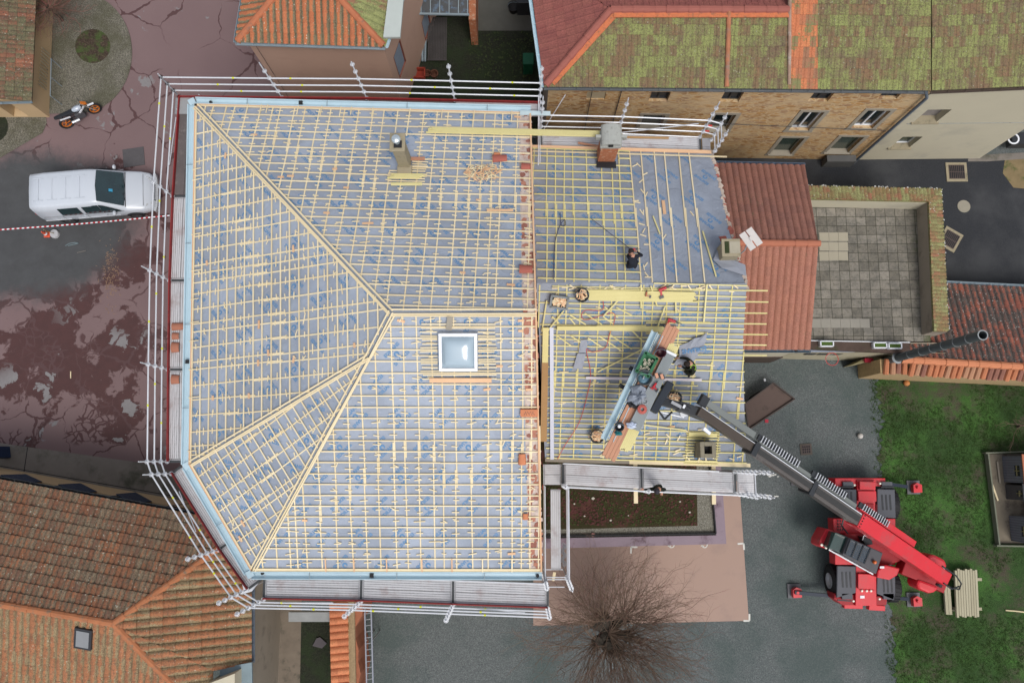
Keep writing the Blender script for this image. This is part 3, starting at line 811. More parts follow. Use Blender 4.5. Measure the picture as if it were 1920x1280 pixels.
def board(f, a, b, wd, th, name, mat, label, cat, h=.09, group=None, n=1):
    p, q = onf(f, *a, h), onf(f, *b, h); m = MB(); d = (q-p).normalized(); s_ = f.N.cross(d)
    for i in range(n):
        o = s_*(wd/n)*(i-(n-1)/2); j = d*rnd.uniform(-.12, .12) if n > 1 else d*0
        m.bar(p+o+j, q+o+j, wd/n*.92, th, f.N)
    return single(m, name, mat, label, cat, p, group)
board(fS, (806, 711), (922, 711), .16, .05, 'plank', WOODO, 'wide orange plank lying below the dome skylight', 'plank', .12)
board(fS, (845, 592), (842, 617), .2, .04, 'plank', WOODGR, 'short grey board above the dome skylight', 'plank', .12)
board(fN, (806, 248), (1160, 256), .26, .05, 'batten_bundle', WOODG, 'long bundle of pale battens laid across the roof top right', 'batten bundle', .11, None, 7)
board(fN, (733, 335), (792, 335), .2, .05, 'board_stack', WOODG, 'stack of short pale boards just below the cement chimney', 'board stack', .13, None, 4)
board(fN, (734, 349), (792, 349), .1, .05, 'plank', WOODG, 'thick short lath below the board stack of the cement chimney', 'plank', .11)
board(fN, (913, 397), (962, 397), .08, .03, 'plank', WOODO, 'thin orange board lying left of the party wall strip', 'plank', .09)
def chips(c, R, n, rx, ry, hz, seed, l=(.12, .3)):
    r = random.Random(seed); m = MB()
    for k in range(n):
        a = r.uniform(0, 2*PI); q = math.sqrt(r.random()); x, y = rx*q*math.cos(a), ry*q*math.sin(a)
        z = .02+hz*(1-q)*r.uniform(.2, 1); an = r.uniform(0, PI); ll = r.uniform(*l)/2; t = r.uniform(-.35, .35)*ll
        d = V((math.cos(an)*ll, math.sin(an)*ll, t))
        m.bar(c+R @ (V((x, y, z))-d), c+R @ (V((x, y, z))+d), .03, .018, R @ V((0, 0, 1)), k % 2)
    return m
single(chips(onf(fN, 905, 326, .07), RN, 90, .62, .34, .16, 3), 'offcut_pile', [WOODY, WOODO], 'loose pile of wood offcuts near the top right of the main roof', 'offcut pile', onf(fN, 905, 326, .07))
def tile_piece(c, R, l=.38, r=.1, ang=0, mat=ORANGET, label='', n=1, name='roof_tile', group=None):
    m = MB(); Rz = R @ Matrix.Rotation(ang, 3, 'Z')
    for k in range(n):
        cc = c+Rz @ V((0, (k-(n-1)/2)*r*2.1, 0)); K = 8
        for i in range(K):
            a0, a1 = PI*i/K, PI*(i+1)/K
            m.face([cc+Rz @ V((-l/2, r*math.cos(a0), r*.7*math.sin(a0))), cc+Rz @ V((l/2, r*.85*math.cos(a0), r*.6*math.sin(a0))),
                    cc+Rz @ V((l/2, r*.85*math.cos(a1), r*.6*math.sin(a1))), cc+Rz @ V((-l/2, r*math.cos(a1), r*.7*math.sin(a1)))])
            ri = r*.85
            m.face([cc+Rz @ V((-l/2, ri*math.cos(a0), ri*.65*math.sin(a0))), cc+Rz @ V((-l/2, ri*math.cos(a1), ri*.65*math.sin(a1))),
                    cc+Rz @ V((l/2, ri*.85*math.cos(a1), ri*.55*math.sin(a1))), cc+Rz @ V((l/2, ri*.85*math.cos(a0), ri*.55*math.sin(a0)))])
    return single(m, name, mat, label, 'tile', c, group)
tile_piece(onf(fN, 937, 301, .1), RN, .5, .16, .1, REDT, 'dull red ridge tile lying above the pile of wood offcuts')
tile_piece(onf(fN, 986, 316, .1), RN, .32, .14, 0, REDT, 'red ridge tile on the party wall, upper one by the offcut pile')
tile_piece(onf(fN, 986, 508, .1), RN, .42, .16, 0, REDT, 'dusty red ridge tile on the party wall above the ridge')
tile_piece(onf(fN, 932, 293, .1), RN, .22, .08, 0, ORANGET, 'small orange tile fragment above the red ridge tile')
tile_piece(onf(fS, 979, 858, .1), RS, .36, .13, PI/2, ORANGET, 'orange tile standing lengthwise on the lower party wall strip')
tile_piece(onf(fS, 985, 965, .1), RS, .2, .1, PI/2, ORANGET, 'small orange tile low on the party wall strip')
bp = onf(fS, 992, 772, .1); m = MB(); m.box(bp, (.55, .24, .1), rot=RS); 
for k in range(9): m.box(bp+RS @ V((-.16+.04*k+rnd.uniform(-.01, .01), .03 if k % 2 else -.03, .052)), (.012, .07, .006), rot=RS @ Matrix.Rotation(rnd.uniform(-.6, .6), 3, 'Z'), m=1)
single(m, 'clay_block', [ORANGET, BLACKM], 'orange clay block with dark handwriting on the party wall strip', 'clay block', bp)
# ---- cement chimney with metal cowl
def roof_z(f, x, y): # height of facet plane at world x,y
    return f.o.z-(f.N.x*(x-f.o.x)+f.N.y*(y-f.o.y))/f.N.z
def chim_base(x, y, f): u, v = f.px(x, y); return f.pt(u, v, 0)
b0 = chim_base(760, 318, fN)
c1 = thing('chimney', 'tall beige cement chimney with a round metal cowl on the north slope', 'chimney', b0)
m = MB(); zt = 10.55; m.box((b0.x, b0.y+.22, (b0.z-.5+zt)/2), (.38, .45, zt-b0.z+.5)); m.box((b0.x, b0.y+.22, zt+.04), (.5, .62, .08)); m.box((b0.x, b0.y-.12, b0.z+.1), (.5, .4, .25))
m.build('shaft', CEMENT, c1, bevel=.015)
m = MB(); m.box((b0.x+.02, b0.y+.14, zt+.092), (.26, .24, .02)); m.build('flue_opening', BLACK, c1)
m = MB(); m.lathe((b0.x, b0.y+.20, zt+.1), [(.08, 0), (.08, .22), (.14, .22), (.15, .26), (.13, .32), (.06, .35), (0, .36)], 20); m.build('cowl', plain('bright_zinc', (.55, .62, .66), .25, .6, .05), c1, smooth=False)
board(fN, (766, 302), (797, 302), .12, .06, 'plank', PINKP, 'short pinkish board against the right side of the cement chimney', 'plank', .12)

# ================================================================= LOWER WING
ZW, ZWR = 6.5, 8.8
wA, wB, wD = P(999, 276, ZW), P(1331, 286, ZW), P(1200, 531, ZWR)
gN = Facet((wA, wB, wD), [(995, 276), (1333, 286), (1352, 360), (1366, 430), (1393, 520), (1397, 531), (1006, 531)])
sA, sB = P(1030, 862, ZW), P(1398, 872, ZW)
gS = Facet((sA, sB, wD), [(1022, 862), (1398, 872), (1393, 640), (1400, 531), (1006, 531)])
wing = thing('house_wing', 'lower gabled wing roof right of the main house, partly battened grey membrane', 'house', (4.5, 5.7, 0))
walls(wing, [(.9, 11.1), (7.0, 10.9), (7.5, .3), (1.3, .4)], 0, 6.35, OCHRE)
membrane(wing, gN, MEMB2, False, 7); membrane(wing, gS, MEMB2, True, 8)
# brownish gable below the verge
m = MB(); a, b, c = gN.pts[1], gS.pts[1], gN.pts[5]
m.face([a-V((0.08, 0, .05)), c-V((0.08, 0, .05)), b-V((0.08, 0, .05)), b-V((0, 0, 6.5)), a-V((0, 0, 6.5))]); m.build('gable_wall', CEMENT, wing)
WB = Parts(wing, 'batten', WOODG); WC = Parts(wing, 'counter_batten', WOODG); WS = Parts(wing, 'spacer_block', [WOODY, WOODO])
holeW = holes(gN, [((1120, 262), (1160, 308))]); holeW2 = holes(gS, [((1302, 828), (1338, 860))])
cut0 = gN.px(1180, 284); cut1 = gN.px(1203, 531)
grid(gN, WB, WC, None, holeW, 21, gap=(.42, .52), ucut=(-9, lambda v: cut0[0]+(cut1[0]-cut0[0])*v/gN.vmax))
# counter battens of the lower slope
grid(gS, WB, WC, WS, holeW2, 22, gap=(.45, .6), pshim=.22, end=.02)
r_ = random.Random(31)
for k in range(30):                                    # half spaced laths on the left part
    v = .10+G*(k+.5)+r_.uniform(-.05, .05)
    if v > gS.vmax-.1: break
    a, b = .05, gS.px(1326+r_.uniform(-30, 8), 700)[0]
    if 1.2 < v < 1.9: b = gS.px(1180, 700)[0]
    WB.add(b-a, (lambda m, a=a, b=b, v=v, j=r_.uniform(-.02, .02): m.bar(gS.pt(a, v, .05), gS.pt(b, v+j, .05), .034, .03, gS.N)))
WB.flush(); WC.flush(); WS.flush()
for k, y in enumerate((544, 565, 586, 606, 626, 645.5, 665)):  # long laths running past the verge
    p = onf(gS, 1210 if k else 1100, y-2, .085); q = onf(gS, 1399, y, .085); d = (q-p).normalized()
    m = MB(); m.bar(p, q+d*rnd.uniform(.66, .74), .042, .03); m.build('overhanging_batten', WOODG, wing)
infill(wing, gS, 1286, 808, 1346, 868, holeW2, .10, mat=WOODG, seed=9)
m = MB(); m.bar(onf(gS, 1290, 811, .12), onf(gS, 1343, 813, .12), .13, .04, gS.N); m.build('chimney_board', WOODG, wing)
for p, q, mt in ((gN.pts[0], gN.pts[1], WOODO), (gS.pts[0], gS.pts[0].lerp(gS.pts[1], .42), WOODGR), (gS.pts[0].lerp(gS.pts[1], .42), gS.pts[1]+V((.15, 0, 0)), WOODY)):
    m = MB(); m.bar(p+V((0, 0, .03)), q+V((0, 0, .03)), .13, .07); m.build('eaves_board', mt, wing)
m = MB(); m.bar(gN.pt(.0, .28, .09), gN.pt(cut0[0]+3.6, .28, .09), .05, .03, gN.N); m.build('batten', WOODY, wing)
# flashing and mortar along the verge
r_ = random.Random(5); m = MB()
vp = gN.pts[1:6]+[gS.pts[2].lerp(gS.pts[3], .9)]
for p, q in zip(vp, vp[1:]):
    L = (q-p).length; k = 0
    while k < L:
        c = p+(q-p)*(k/L)+V((r_.uniform(.0, .08), 0, -.03)); rr = r_.uniform(.05, .11)
        m.prism([c+V((rr*math.cos(t*PI/3)*r_.uniform(.6, 1.3), rr*1.4*math.sin(t*PI/3)*r_.uniform(.6, 1.3), r_.uniform(0, .03))) for t in range(6)], .05, r_.choice((0, 0, 1))); k += rr*1.3
m.build('verge_mortar', [plain('verge_mortar', (.40, .33, .28), .9, 0, .2, 5), REDT], wing)
# ---- brick chimney with stone cap
b0 = chim_base(1136, 306, gN)
c2 = thing('chimney', 'brick chimney with a grey rounded stone cap at the upper eave of the wing', 'chimney', b0)
zt = 8.2
m = MB(); m.box((b0.x, b0.y+.28, (b0.z-.4+zt)/2), (.62, .52, zt-b0.z+.4)); m.build('stack', BRICK, c2)
m = MB(); m.box((b0.x, b0.y+.28, zt+.08), (.74, .62, .14), m=0)
for sx in (-1, 1):
    m.bar((b0.x+sx*.3, b0.y+.28, zt+.14), (b0.x+sx*.3, b0.y+.28, zt+.42), .5, .11, V((0, 1, 0)))
m.build('cap_base', GREYST, c2, bevel=.02)
m = MB(); K = 10
for i in range(K):
    t0, t1 = PI*i/K, PI*(i+1)/K
    m.prism([(b0.x-.36*math.cos(t0), b0.y+sy, zt+.42+.17*math.sin(t0)) for sy in (-.08,)]+[(b0.x-.36*math.cos(t1), b0.y-.08, zt+.42+.17*math.sin(t1)), (b0.x-.36*math.cos(t1), b0.y+.66, zt+.42+.17*math.sin(t1)), (b0.x-.36*math.cos(t0), b0.y+.66, zt+.42+.17*math.sin(t0))], .07)
m.build('cap', GREYST, c2)
m = MB(); m.box((b0.x, b0.y+.0, zt+.2), (.16, .06, .1)); m.build('flue_opening', BLACK, c2)
m = MB(); m.box((b0.x, b0.y-.1, b0.z+.12), (.72, .3, .05), rot=frame_at(None, gN.U, gN.N)); m.build('flashing', BLACKM, c2)
# ---- small old chimney + aerial at the verge
b0 = chim_base(1362, 488, gN)
c3 = thing('chimney', 'low weathered cement chimney with moss at the right verge of the wing', 'chimney', b0)
m = MB(); m.box((b0.x, b0.y+.22, b0.z+.25), (.55, .52, 1.1)); m.box((b0.x-.06, b0.y+.22, b0.z+.83), (.62, .6, .08)); m.build('shaft', CEMENT, c3, bevel=.02)
m = MB(); m.box((b0.x+.06, b0.y+.22, b0.z+.875), (.34, .4, .02)); m.build('cap', plain('pale_slab', (.34, .31, .24), .9, 0, .25, 5), c3)
m = MB(); m.box((b0.x-.2, b0.y+.22, b0.z+.876), (.14, .4, .02)); m.build('flue_opening', plain('mossy_black', (.03, .04, .015), .9, 0, .5, 12), c3)
m = MB(); m.box((b0.x, b0.y-.1, b0.z+.1), (.7, .12, .04), rot=frame_at(None, gN.U, gN.N)); m.build('flashing', plain('mossy_mortar', (.30, .27, .10), .9, 0, .3, 6), c3)
tile_piece(b0+V((-.12, .75, .06)), frame_at(None, gN.U, gN.N), .25, .1, .3, REDT, 'broken red tile above the low cement chimney')
pa = b0+V((.35, .1, .3)); pc = P(1408, 448, 9.0)
an = thing('roof_aerial', 'flat white panel aerial on a thin bent mast above the tile roof', 'aerial', pa)
m = MB(); m.path([pa, pa+V((.12, .1, .3)), V((pc.x-.06, pc.y-.04, pc.z-.1))], .018, 6); m.build('mast', ZINCD, an)
Ra = Matrix.Rotation(math.radians(-57), 3, 'Z') @ Matrix.Rotation(.25, 3, 'X')
m = MB(); m.box(pc+Ra @ V((0, .13, 0)), (.66, .22, .03), rot=Ra); m.box(pc+Ra @ V((0, -.13, 0)), (.66, .22, .03), rot=Ra); m.box(pc+V((0, 0, .03)), (.16, .09, .04), rot=Ra); m.build('panel', plain('aerial_white', (.55, .52, .50), .5, 0, .1, 5), an)
# ---- square chimney at the lower eave
b0 = chim_base(1322, 853, gS); zt = 7.6
c4 = thing('chimney', 'square grey block chimney with an open black flue at the lower right eave', 'chimney', b0)
m = MB()
cx, cy = P(1328, 843, 7.6).x, P(1328, 843, 7.6).y
for dx, dy, sx, sy in ((-.2, 0, .14, .54), (.2, 0, .14, .54), (0, -.2, .26, .14), (0, .2, .26, .14)): m.box((cx+dx, cy+dy, (zt+6)/2), (sx, sy, zt-6))
m.build('shaft', plain('rough_concrete', (.22, .20, .15), .95, 0, .35, 9), c4, bevel=.01)
m = MB(); m.box((cx, cy, zt-.35), (.26, .26, .02)); m.build('flue', BLACK, c4)

# ---- things lying on the wing
board(gS, (1100, 552), (1303, 556), .36, .09, 'batten_bundle', WOODG, 'thick bundle of yellow battens along the ridge of the wing', 'batten bundle', .13, None, 8)
board(gS, (1044, 613), (1268, 614), .16, .1, 'beam', WOODG, 'long yellow beam lying level across the wing', 'beam', .16)
board(gS, (1118, 609), (1210, 609), .05, .05, 'plank', WOODG, 'narrow lath against the long yellow beam', 'plank', .13)
p, q = onf(gS, 1023, 612, .15), onf(gS, 1019, 824, .15)
m = MB(); m.bar(p, p.lerp(q, .3), .2, .1, m=0); m.bar(p.lerp(q, .301), q, .22, .1, m=1); single(m, 'beam', [WOODG, WOODB], 'long brown beam beside the verge of the main house', 'beam', p)
m = MB(); p, q = onf(gS, 1034, 612, .14), onf(gS, 1035, 858, .14); m.bar(p, q, .13, .04, gS.N); single(m, 'metal_strip', plain('lavender_zinc', (.42, .44, .52), .4, .1, .05), 'long grey metal strip lying down the slope by the brown beam', 'metal strip', p)
m = MB(); p, q = onf(gS, 1098, 706, .15), onf(gS, 1314, 710, .15); m.bar(p, q, .09, .03, gS.N); single(m, 'metal_strip', plain('light_strip', (.56, .52, .55), .5, 0, .1), 'pale strip lying level under the hoisted load', 'metal strip', p)
dl = [((1078, 607), (1067, 594)), ((1048, 605), (1035, 592)), ((1098, 607), (1068, 589)), ((1128, 607), (1096, 586)), ((1150, 606), (1130, 592)), ((1158, 594), (1133, 574)), ((1184, 590), (1155, 575)),
      ((1042, 626), (1072, 648)), ((1070, 628), (1088, 640)), ((1102, 632), (1128, 649)), ((1122, 628), (1163, 655)), ((1143, 626), (1184, 653)), ((1183, 617), (1206, 640))]
for i, (a, b) in enumerate(dl):
    m = MB(); p, q = onf(gS, *a, .11), onf(gS, *b, .11); m.bar(p, q, .04, .03, gS.N)
    single(m, 'loose_lath', WOODG, 'short slanting lath lying loose on the wing around the yellow beam', 'lath', p, 'slanting laths on the wing')
for a, b, lb in (((1024, 622), (1057, 581), 'long slanting lath between the brown beam and the offcut crate'), ((1130, 592), (1174, 545), 'long slanting lath crossing the yellow batten bundle'),
                 ((1228, 622), (1246, 573), 'long lath rising above the upper end of the hoisted gutters'), ((1120, 695), (1207, 651), 'long slanting lath left of the hoisted load'),
                 ((1219, 535), (1231, 573), 'thin lath left of the upper red drill'), ((1025, 562), (1016, 620), 'yellow lath standing beside the verge of the main house'),
                 ((1265, 548), (1266, 586), 'short upright lath right of the batten bundle'), ((1324, 532), (1318, 602), 'long upright lath near the right end of the ridge'),
                 ((1206, 794), (1285, 804), 'slightly tilted lath right of the blue bag end of the load'), ((1224, 407), (1237, 440), 'thin slanting lath on the bare membrane of the wing'),
                 ((1317, 435), (1342, 520), 'long lath leaning towards the low cement chimney'), ((1201, 532), (1201, 577), 'upright lath crossing the batten bundle')):
    m = MB(); p, q = onf(gS if a[1] > 531 else gN, *a, .14 if a[1] > 531 else .05), onf(gS if b[1] > 531 else gN, *b, .14 if b[1] > 531 else .05); m.bar(p, q, .045, .03)
    single(m, 'loose_lath', WOODG, lb, 'lath', p)
# counter battens on the bare membrane
for a, b in (((1201, 282), (1223, 530)), ((1226, 283), (1248, 530)), ((1245, 284), (1269, 530)), ((1272, 284), (1296, 530)), ((1291, 285), (1321, 530)), ((1180, 284), (1202, 531))):
    p0, q0 = onf(gN, *a, .02), onf(gN, *b, .02); m = MB(); x = gN.U*.045; mid = p0.lerp(q0, .52)
    m.bar(p0, p0.lerp(q0, .60), .045, .03, gN.N); m.bar(p0.lerp(q0, .46)+x, q0, .045, .03, gN.N); m.build('counter_batten', WOODY, wing)
# boards and offcuts on the bare membrane
board(gN, (1243, 377), (1246, 402), .12, .03, 'plank', WOODO, 'orange board end lying on the bare membrane of the wing', 'plank', .03)
r_ = random.Random(77)
for x, y in ((1197, 310), (1209, 327), (1202, 340), (1204, 359), (1212, 365), (1192, 377), (1195, 380), (1203, 421), (1207, 433), (1206, 442), (1213, 459), (1202, 397), (1206, 399), (1207, 502), (1211, 497), (1212, 515), (1215, 520), (1297, 401), (1246, 444), (1190, 311)):
    a_ = r_.uniform(-1.6, 1.6); p = onf(gN, x, y, .02); d = gN.U*math.cos(a_)*.11+gN.W*math.sin(a_)*.11; m = MB(); m.bar(p-d, p+d, .035, .025, gN.N)
    single(m, 'wood_offcut', WOODY, 'small pale wood offcut lying on the bare membrane of the wing', 'offcut', p, 'offcuts on the bare membrane')
for f, n, sd, gr, bx in ((gS, 40, 5, 'on the lower part of the wing', (1130, 800, 1390, 862)), (gS, 26, 6, 'near the ridge of the wing', (1040, 535, 1385, 542))):
    r_ = random.Random(sd)
    for k in range(n):
        x, y = r_.uniform(bx[0], bx[2]), r_.uniform(bx[1], bx[3]); p = onf(f, x, y, .085)
        if 1155 < x < 1210 and y < 870 and n == 40: continue
        a_ = r_.gauss(0, .6); d = f.U*math.cos(a_)*.1+f.W*math.sin(a_)*.1; m = MB(); m.bar(p-d, p+d, .04, .02, f.N)
        single(m, 'wood_offcut', WOODY, 'small pale wood offcut lying '+gr, 'offcut', p, 'offcuts '+gr)
# tubs, crates and tools on the wing
def tub(c, R, r, h, mat, label, fill=None, name='bucket', seed=1, fillname='offcuts', group=None, cat='bucket'):
    t = thing(name, label, cat, c, group); m = MB()
    prof = [(r*.78, 0), (r*.98, h), (r*1.05, h), (r*1.05, h+.015), (r*.92, h+.015), (r*.74, .03), (0, .03)]
    m.lathe(c, prof, 24, 0, R); m.build('tub', mat, t, smooth=True)
    m = MB(); K = 10
    hp = [c+R @ V((r*1.02*math.cos(PI*i/K), r*.5*math.sin(PI*i/K), h+.02+r*.25*math.sin(PI*i/K))) for i in range(K+1)]
    m.path(hp, .006, 5); m.build('handle', ZINCD, t)
    if fill: chips(c+R @ V((0, 0, h*.55)), R, fill, r*.8, r*.8, .16, seed, (.1, .26)).build(fillname, [WOODY, WOODO], t)
    return t
RW = frame_at(None, gS.U, gS.N); I3 = Matrix.Identity(3)
tub(onf(gS, 1090, 550, .1), RW, .23, .26, BLACKM, 'round black tub full of wood offcuts at the left end of the batten bundle', 26, 'offcut_tub')
tub(onf(gS, 1118, 812, .1), RW, .24, .24, BLACKM, 'black tub heaped with offcuts at the lower left end of the load', 60, 'offcut_tub', 8)
tub(onf(gS, 1262, 741, .1), RW, .24, .24, BLACKM, 'black tub heaped with offcuts behind the lifting head of the crane', 45, 'offcut_tub', 9)
def crate(c, R, sx, sy, h, mat, label, name='crate', t_=.02, cat='crate'):
    t = thing(name, label, cat, c); m = MB()
    for x, y, a, b in ((-sx/2, 0, t_, sy), (sx/2, 0, t_, sy), (0, -sy/2, sx, t_), (0, sy/2, sx, t_)):
        m.box(c+R @ V((x, y, h/2)), (a+t_*.5, b+t_*.5, h), rot=R)
    m.box(c+R @ V((0, 0, .01)), (sx, sy, .02), rot=R); m.build('box', mat, t)
    m = MB()
    for x, y, a, b in ((-sx/2, 0, t_*2, sy), (sx/2, 0, t_*2, sy), (0, -sy/2, sx, t_*2), (0, sy/2, sx, t_*2)): m.box(c+R @ V((x, y, h+.01)), (a+.03, b+.03, .02), rot=R)
    m.build('rim', mat, t); return t
R1_ = RW @ Matrix.Rotation(-.12, 3, 'Z')
cc = onf(gS, 1048, 564, .1); t = crate(cc, R1_, .56, .38, .22, plain('grey_plastic', (.16, .18, .19), .5), 'grey plastic crate full of wood offcuts left of the ridge end', 'offcut_crate')
chips(cc+RW @ V((0, 0, .14)), R1_, 60, .24, .15, .1, 12, (.08, .2)).build('offcuts', [WOODY, WOODO], t)
def drill(c, R, ang, label, sc=1, mat=None):
    t = thing('power_drill', label, 'drill', c); Rz = R @ Matrix.Rotation(ang, 3, 'Z'); X = lambda x, y, z: c+Rz @ V((x*sc, y*sc, z*sc))
    m = MB(); m.tube(X(-.12, 0, .06), X(.1, 0, .06), .045*sc, 8); m.bar(X(-.06, 0, .06), X(-.1, -.17, .05), .05*sc, .045*sc); m.build('body', mat or plain('tool_red', (.42, .02, .03), .4, 0, .2, 5), t)
    m = MB(); m.tube(X(.1, 0, .06), X(.2, 0, .06), .025*sc, 8); m.tube(X(.2, 0, .06), X(.3, 0, .06), .008*sc, 6); m.build('chuck', BLACKM, t)
    m = MB(); m.box(X(-.11, -.2, .05), (.13*sc, .08*sc, .07*sc), rot=Rz); m.build('battery', BLACKM, t)
drill(onf(gS, 1241, 540, .12), RW, .4, 'red and black power tool at the ridge, right of the batten bundle', 1.2)
drill(onf(gS, 1258, 599, .12), RW, -.3, 'red power tool lying above the end of the yellow beam', 1.2)
drill(onf(gS, 1210, 549, .2), RW, 1.5, 'small brown hand tool lying on the yellow batten bundle', .7, BRICK)
def sheet(pxs, f, h, mat, name, label, cat, words=(), seed=1, amp=.05):
    m = MB(); r = random.Random(seed); pts = [onf(f, x, y, h+r.uniform(0, amp)) for x, y in pxs]; c = sum(pts, V((0, 0, 0)))/len(pts)+V((0, 0, amp*.8))
    ring1 = [c.lerp(p, .5)+V((0, 0, r.uniform(-amp, amp)*.6)) for p in pts]; n = len(pts)
    for i in range(n):
        j = (i+1) % n; m.face([ring1[i], pts[i], pts[j]]); m.face([ring1[i], pts[j], ring1[j]]); m.face([c, ring1[i], ring1[j]])
    for (x, y, a, wd) in words:
        u, v = f.px(x, y); ink(m, f, u, v, a, wd, .2, h+amp*1.8)
    o = single(m, name, [mat, BLUEINK], label, cat, pts[0]); s_ = o.modifiers.new('thickness', 'SOLIDIFY'); s_.thickness = .006
    return o
SHEETM = plain('loose_membrane', (.27, .29, .34), .6, 0, .15, 1.5)
sheet([(1289, 640), (1300, 632), (1312, 630), (1324, 621), (1321, 640), (1311, 655), (1302, 672), (1291, 688), (1276, 690), (1262, 680), (1272, 664), (1272, 646)], gS, .12, SHEETM, 'membrane_offcut', 'large crumpled grey membrane piece with blue writing beside the kneeling worker', 'membrane piece', [(1299, 653, math.radians(190), 'EDILIANS')], 3, .07)
sheet([(1088, 636), (1101, 635), (1100, 659), (1084, 660)], gS, .11, SHEETM, 'membrane_offcut', 'upper of two small grey membrane strips left of the load', 'membrane piece', (), 4, .02)
sheet([(1082, 661), (1098, 661), (1092, 690), (1074, 689)], gS, .10, SHEETM, 'membrane_offcut', 'lower of two small grey membrane strips left of the load', 'membrane piece', (), 5, .02)
sheet([(1345, 470), (1357, 452), (1365, 455), (1352, 490), (1372, 505), (1396, 500), (1398, 520), (1352, 506), (1336, 490)], gN, .05, SHEETM, 'membrane_offcut', 'loose membrane folded around the low cement chimney', 'membrane piece', (), 6, .08)
def cable(f, pxs, mat, label, r=.012, h=.13):
    pts = [onf(f, x, y, h) for x, y in pxs]; fine = []
    for i in range(len(pts)-1):
        p0, p1, p2, p3 = pts[max(i-1, 0)], pts[i], pts[i+1], pts[min(i+2, len(pts)-1)]
        for k in range(6):
            t = k/6; fine.append(.5*((2*p1)+(p2-p0)*t+(2*p0-5*p1+4*p2-p3)*t*t+(3*p1-p0-3*p2+p3)*t**3))
    fine.append(pts[-1]); m = MB(); m.path(fine, r, 5); return single(m, 'power_cable', mat, label, 'cable', pts[0])
REDC = plain('red_cable', (.5, .06, .05), .5); BLUEC = plain('dark_blue_cable', (.03, .04, .10), .5)
cable(gS, [(1130, 562), (1128, 580), (1098, 580), (1090, 590), (1100, 598), (1148, 585), (1150, 605), (1142, 625), (1134, 650), (1110, 658), (1099, 654), (1107, 700), (1100, 740), (1085, 790), (1060, 830), (1045, 858)], REDC, 'thin red cable winding down the wing slope')
cable(gN, [(1050, 402), (1052, 425), (1060, 425), (1058, 415), (1048, 430), (1040, 460), (1038, 500), (1037, 526)], BLUEC, 'thin dark blue cable looping down the upper slope of the wing', .012, .09)
cable(gN, [(1107, 412), (1140, 438), (1175, 465), (1188, 480)], BLUEC, 'thin dark cable running to the crouching worker', .01, .09)

# ================================================================= NORTH ROW (stone house and cream house)
def roofplane(a, b, slope):                             # plane through eave a-b rising away from the camera foot
    a, b = V(a), V(b); u = (b-a).normalized(); n = V((0, 0, 1)).cross(u)
    if n.dot((a+b)/2) < 0: n = -n
    return a, u.cross(n+V((0, 0, slope))).normalized()
def onpl(pl, pts): return [PN(x, y, pl[0], pl[1]) for x, y in pts]
ZN = 7.2
nh = thing('stone_house', 'long golden stone house with lime green mossy roof and grey framed windows', 'house', (8, 17, 0))
pl = roofplane(P(1022, 163, ZN), P(1735, 170, ZN), .36)
tile_slope('roof_slope', onpl(pl, [(1020, 163), (1478, 167), (1478, 20), (1145, 20)]), TERRA_N, nh, .22, .37, .022, .025, 6, kind='flat')
tile_slope('roof_slope', onpl(pl, [(1478, 167), (1533, 167.5), (1533, -60), (1478, -60)]), tilemat('new_orange_tiles', [(.50, .17, .08), (.54, .20, .09), (.46, .16, .08), (.3, .15, .09)], ((.15, .15, .06), (.2, .2, .09)), .56, .64, 0, 0, (1, 1, 1), None, 1.6), nh, .22, .37, .022, .025, 6, kind='flat')
tile_slope('roof_slope', onpl(pl, [(1533, 167.5), (1735, 170), (1745, 170), (1745, -60), (1533, -60)]), TERRA_N, nh, .22, .37, .022, .025, 6, kind='flat')
apex = PN(1145, 18, *pl); rE = PN(1478, 18, *pl)
w0, w1 = P(1020, 163, ZN), P(992, -40, ZN); nW = (w1-w0).cross(apex-w0).normalized()
tile_slope('hip_slope', [w0, PN(994, -40, w0, nW), PN(1075, -30, w0, nW), apex], TERRA_RED, nh, .3, .37, .018, .02, 6, kind='flat')
n0 = apex; nN = (rE-apex).cross(V((0, 3, -1.1))).normalized()
tile_slope('back_slope', [apex, rE, PN(1478, -60, n0, nN), PN(1070, -35, n0, nN)], TERRA_RED, nh, .22, .37, .022, .025, 6, kind='flat')
m = MB(); m.prism([apex+V((0, -.16, .02)), rE+V((0, -.16, .02)), rE+V((0, .17, .02)), apex+V((0, .17, .02))], .1); m.build('ridge_flashing', REDCAP, nh)
ridge(nh, apex, rE, REDCAP, .15, .4); ridge(nh, w0+V((.05, .05, .03)), apex, REDCAP, .14, .42)
b_ = onpl(pl, [(1030, 158), (1150, 26), (1478, 26)])
m = MB(); m.bar(b_[0]+V((.12, 0, .05)), b_[1]+V((.12, 0, .05)), .2, .04); m.bar(b_[1]+V((0, 0, .05)), b_[2]+V((0, 0, .05)), .34, .04); m.build('orange_border', plain('bright_orange_tiles', (.52, .16, .07), .85, 0, .3, 9, stain=((.25, .12, .07), 7)), nh)
ridge(nh, PN(1362, 164, *pl)+V((0, 0, .05)), PN(1366, 24, *pl)+V((0, 0, .05)), plain('party_line', (.36, .15, .08), .9, 0, .4, 2, stain=((.2, .19, .17), 1.5)), .085, .4, 'party_ridge')
ridge(nh, PN(1479, 160, *pl)+V((0, 0, .05)), PN(1480, -10, *pl)+V((0, 0, .05)), plain('lichen_line', (.30, .20, .15), .9, 0, .4, 2, stain=((.42, .38, .34), 2.5)), .065, .4, 'party_ridge')
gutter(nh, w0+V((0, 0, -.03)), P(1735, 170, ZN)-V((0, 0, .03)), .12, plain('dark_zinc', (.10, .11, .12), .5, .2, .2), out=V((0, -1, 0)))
gutter(nh, w0, w1, .12, ZINC, out=V((-1, 0, 0)))
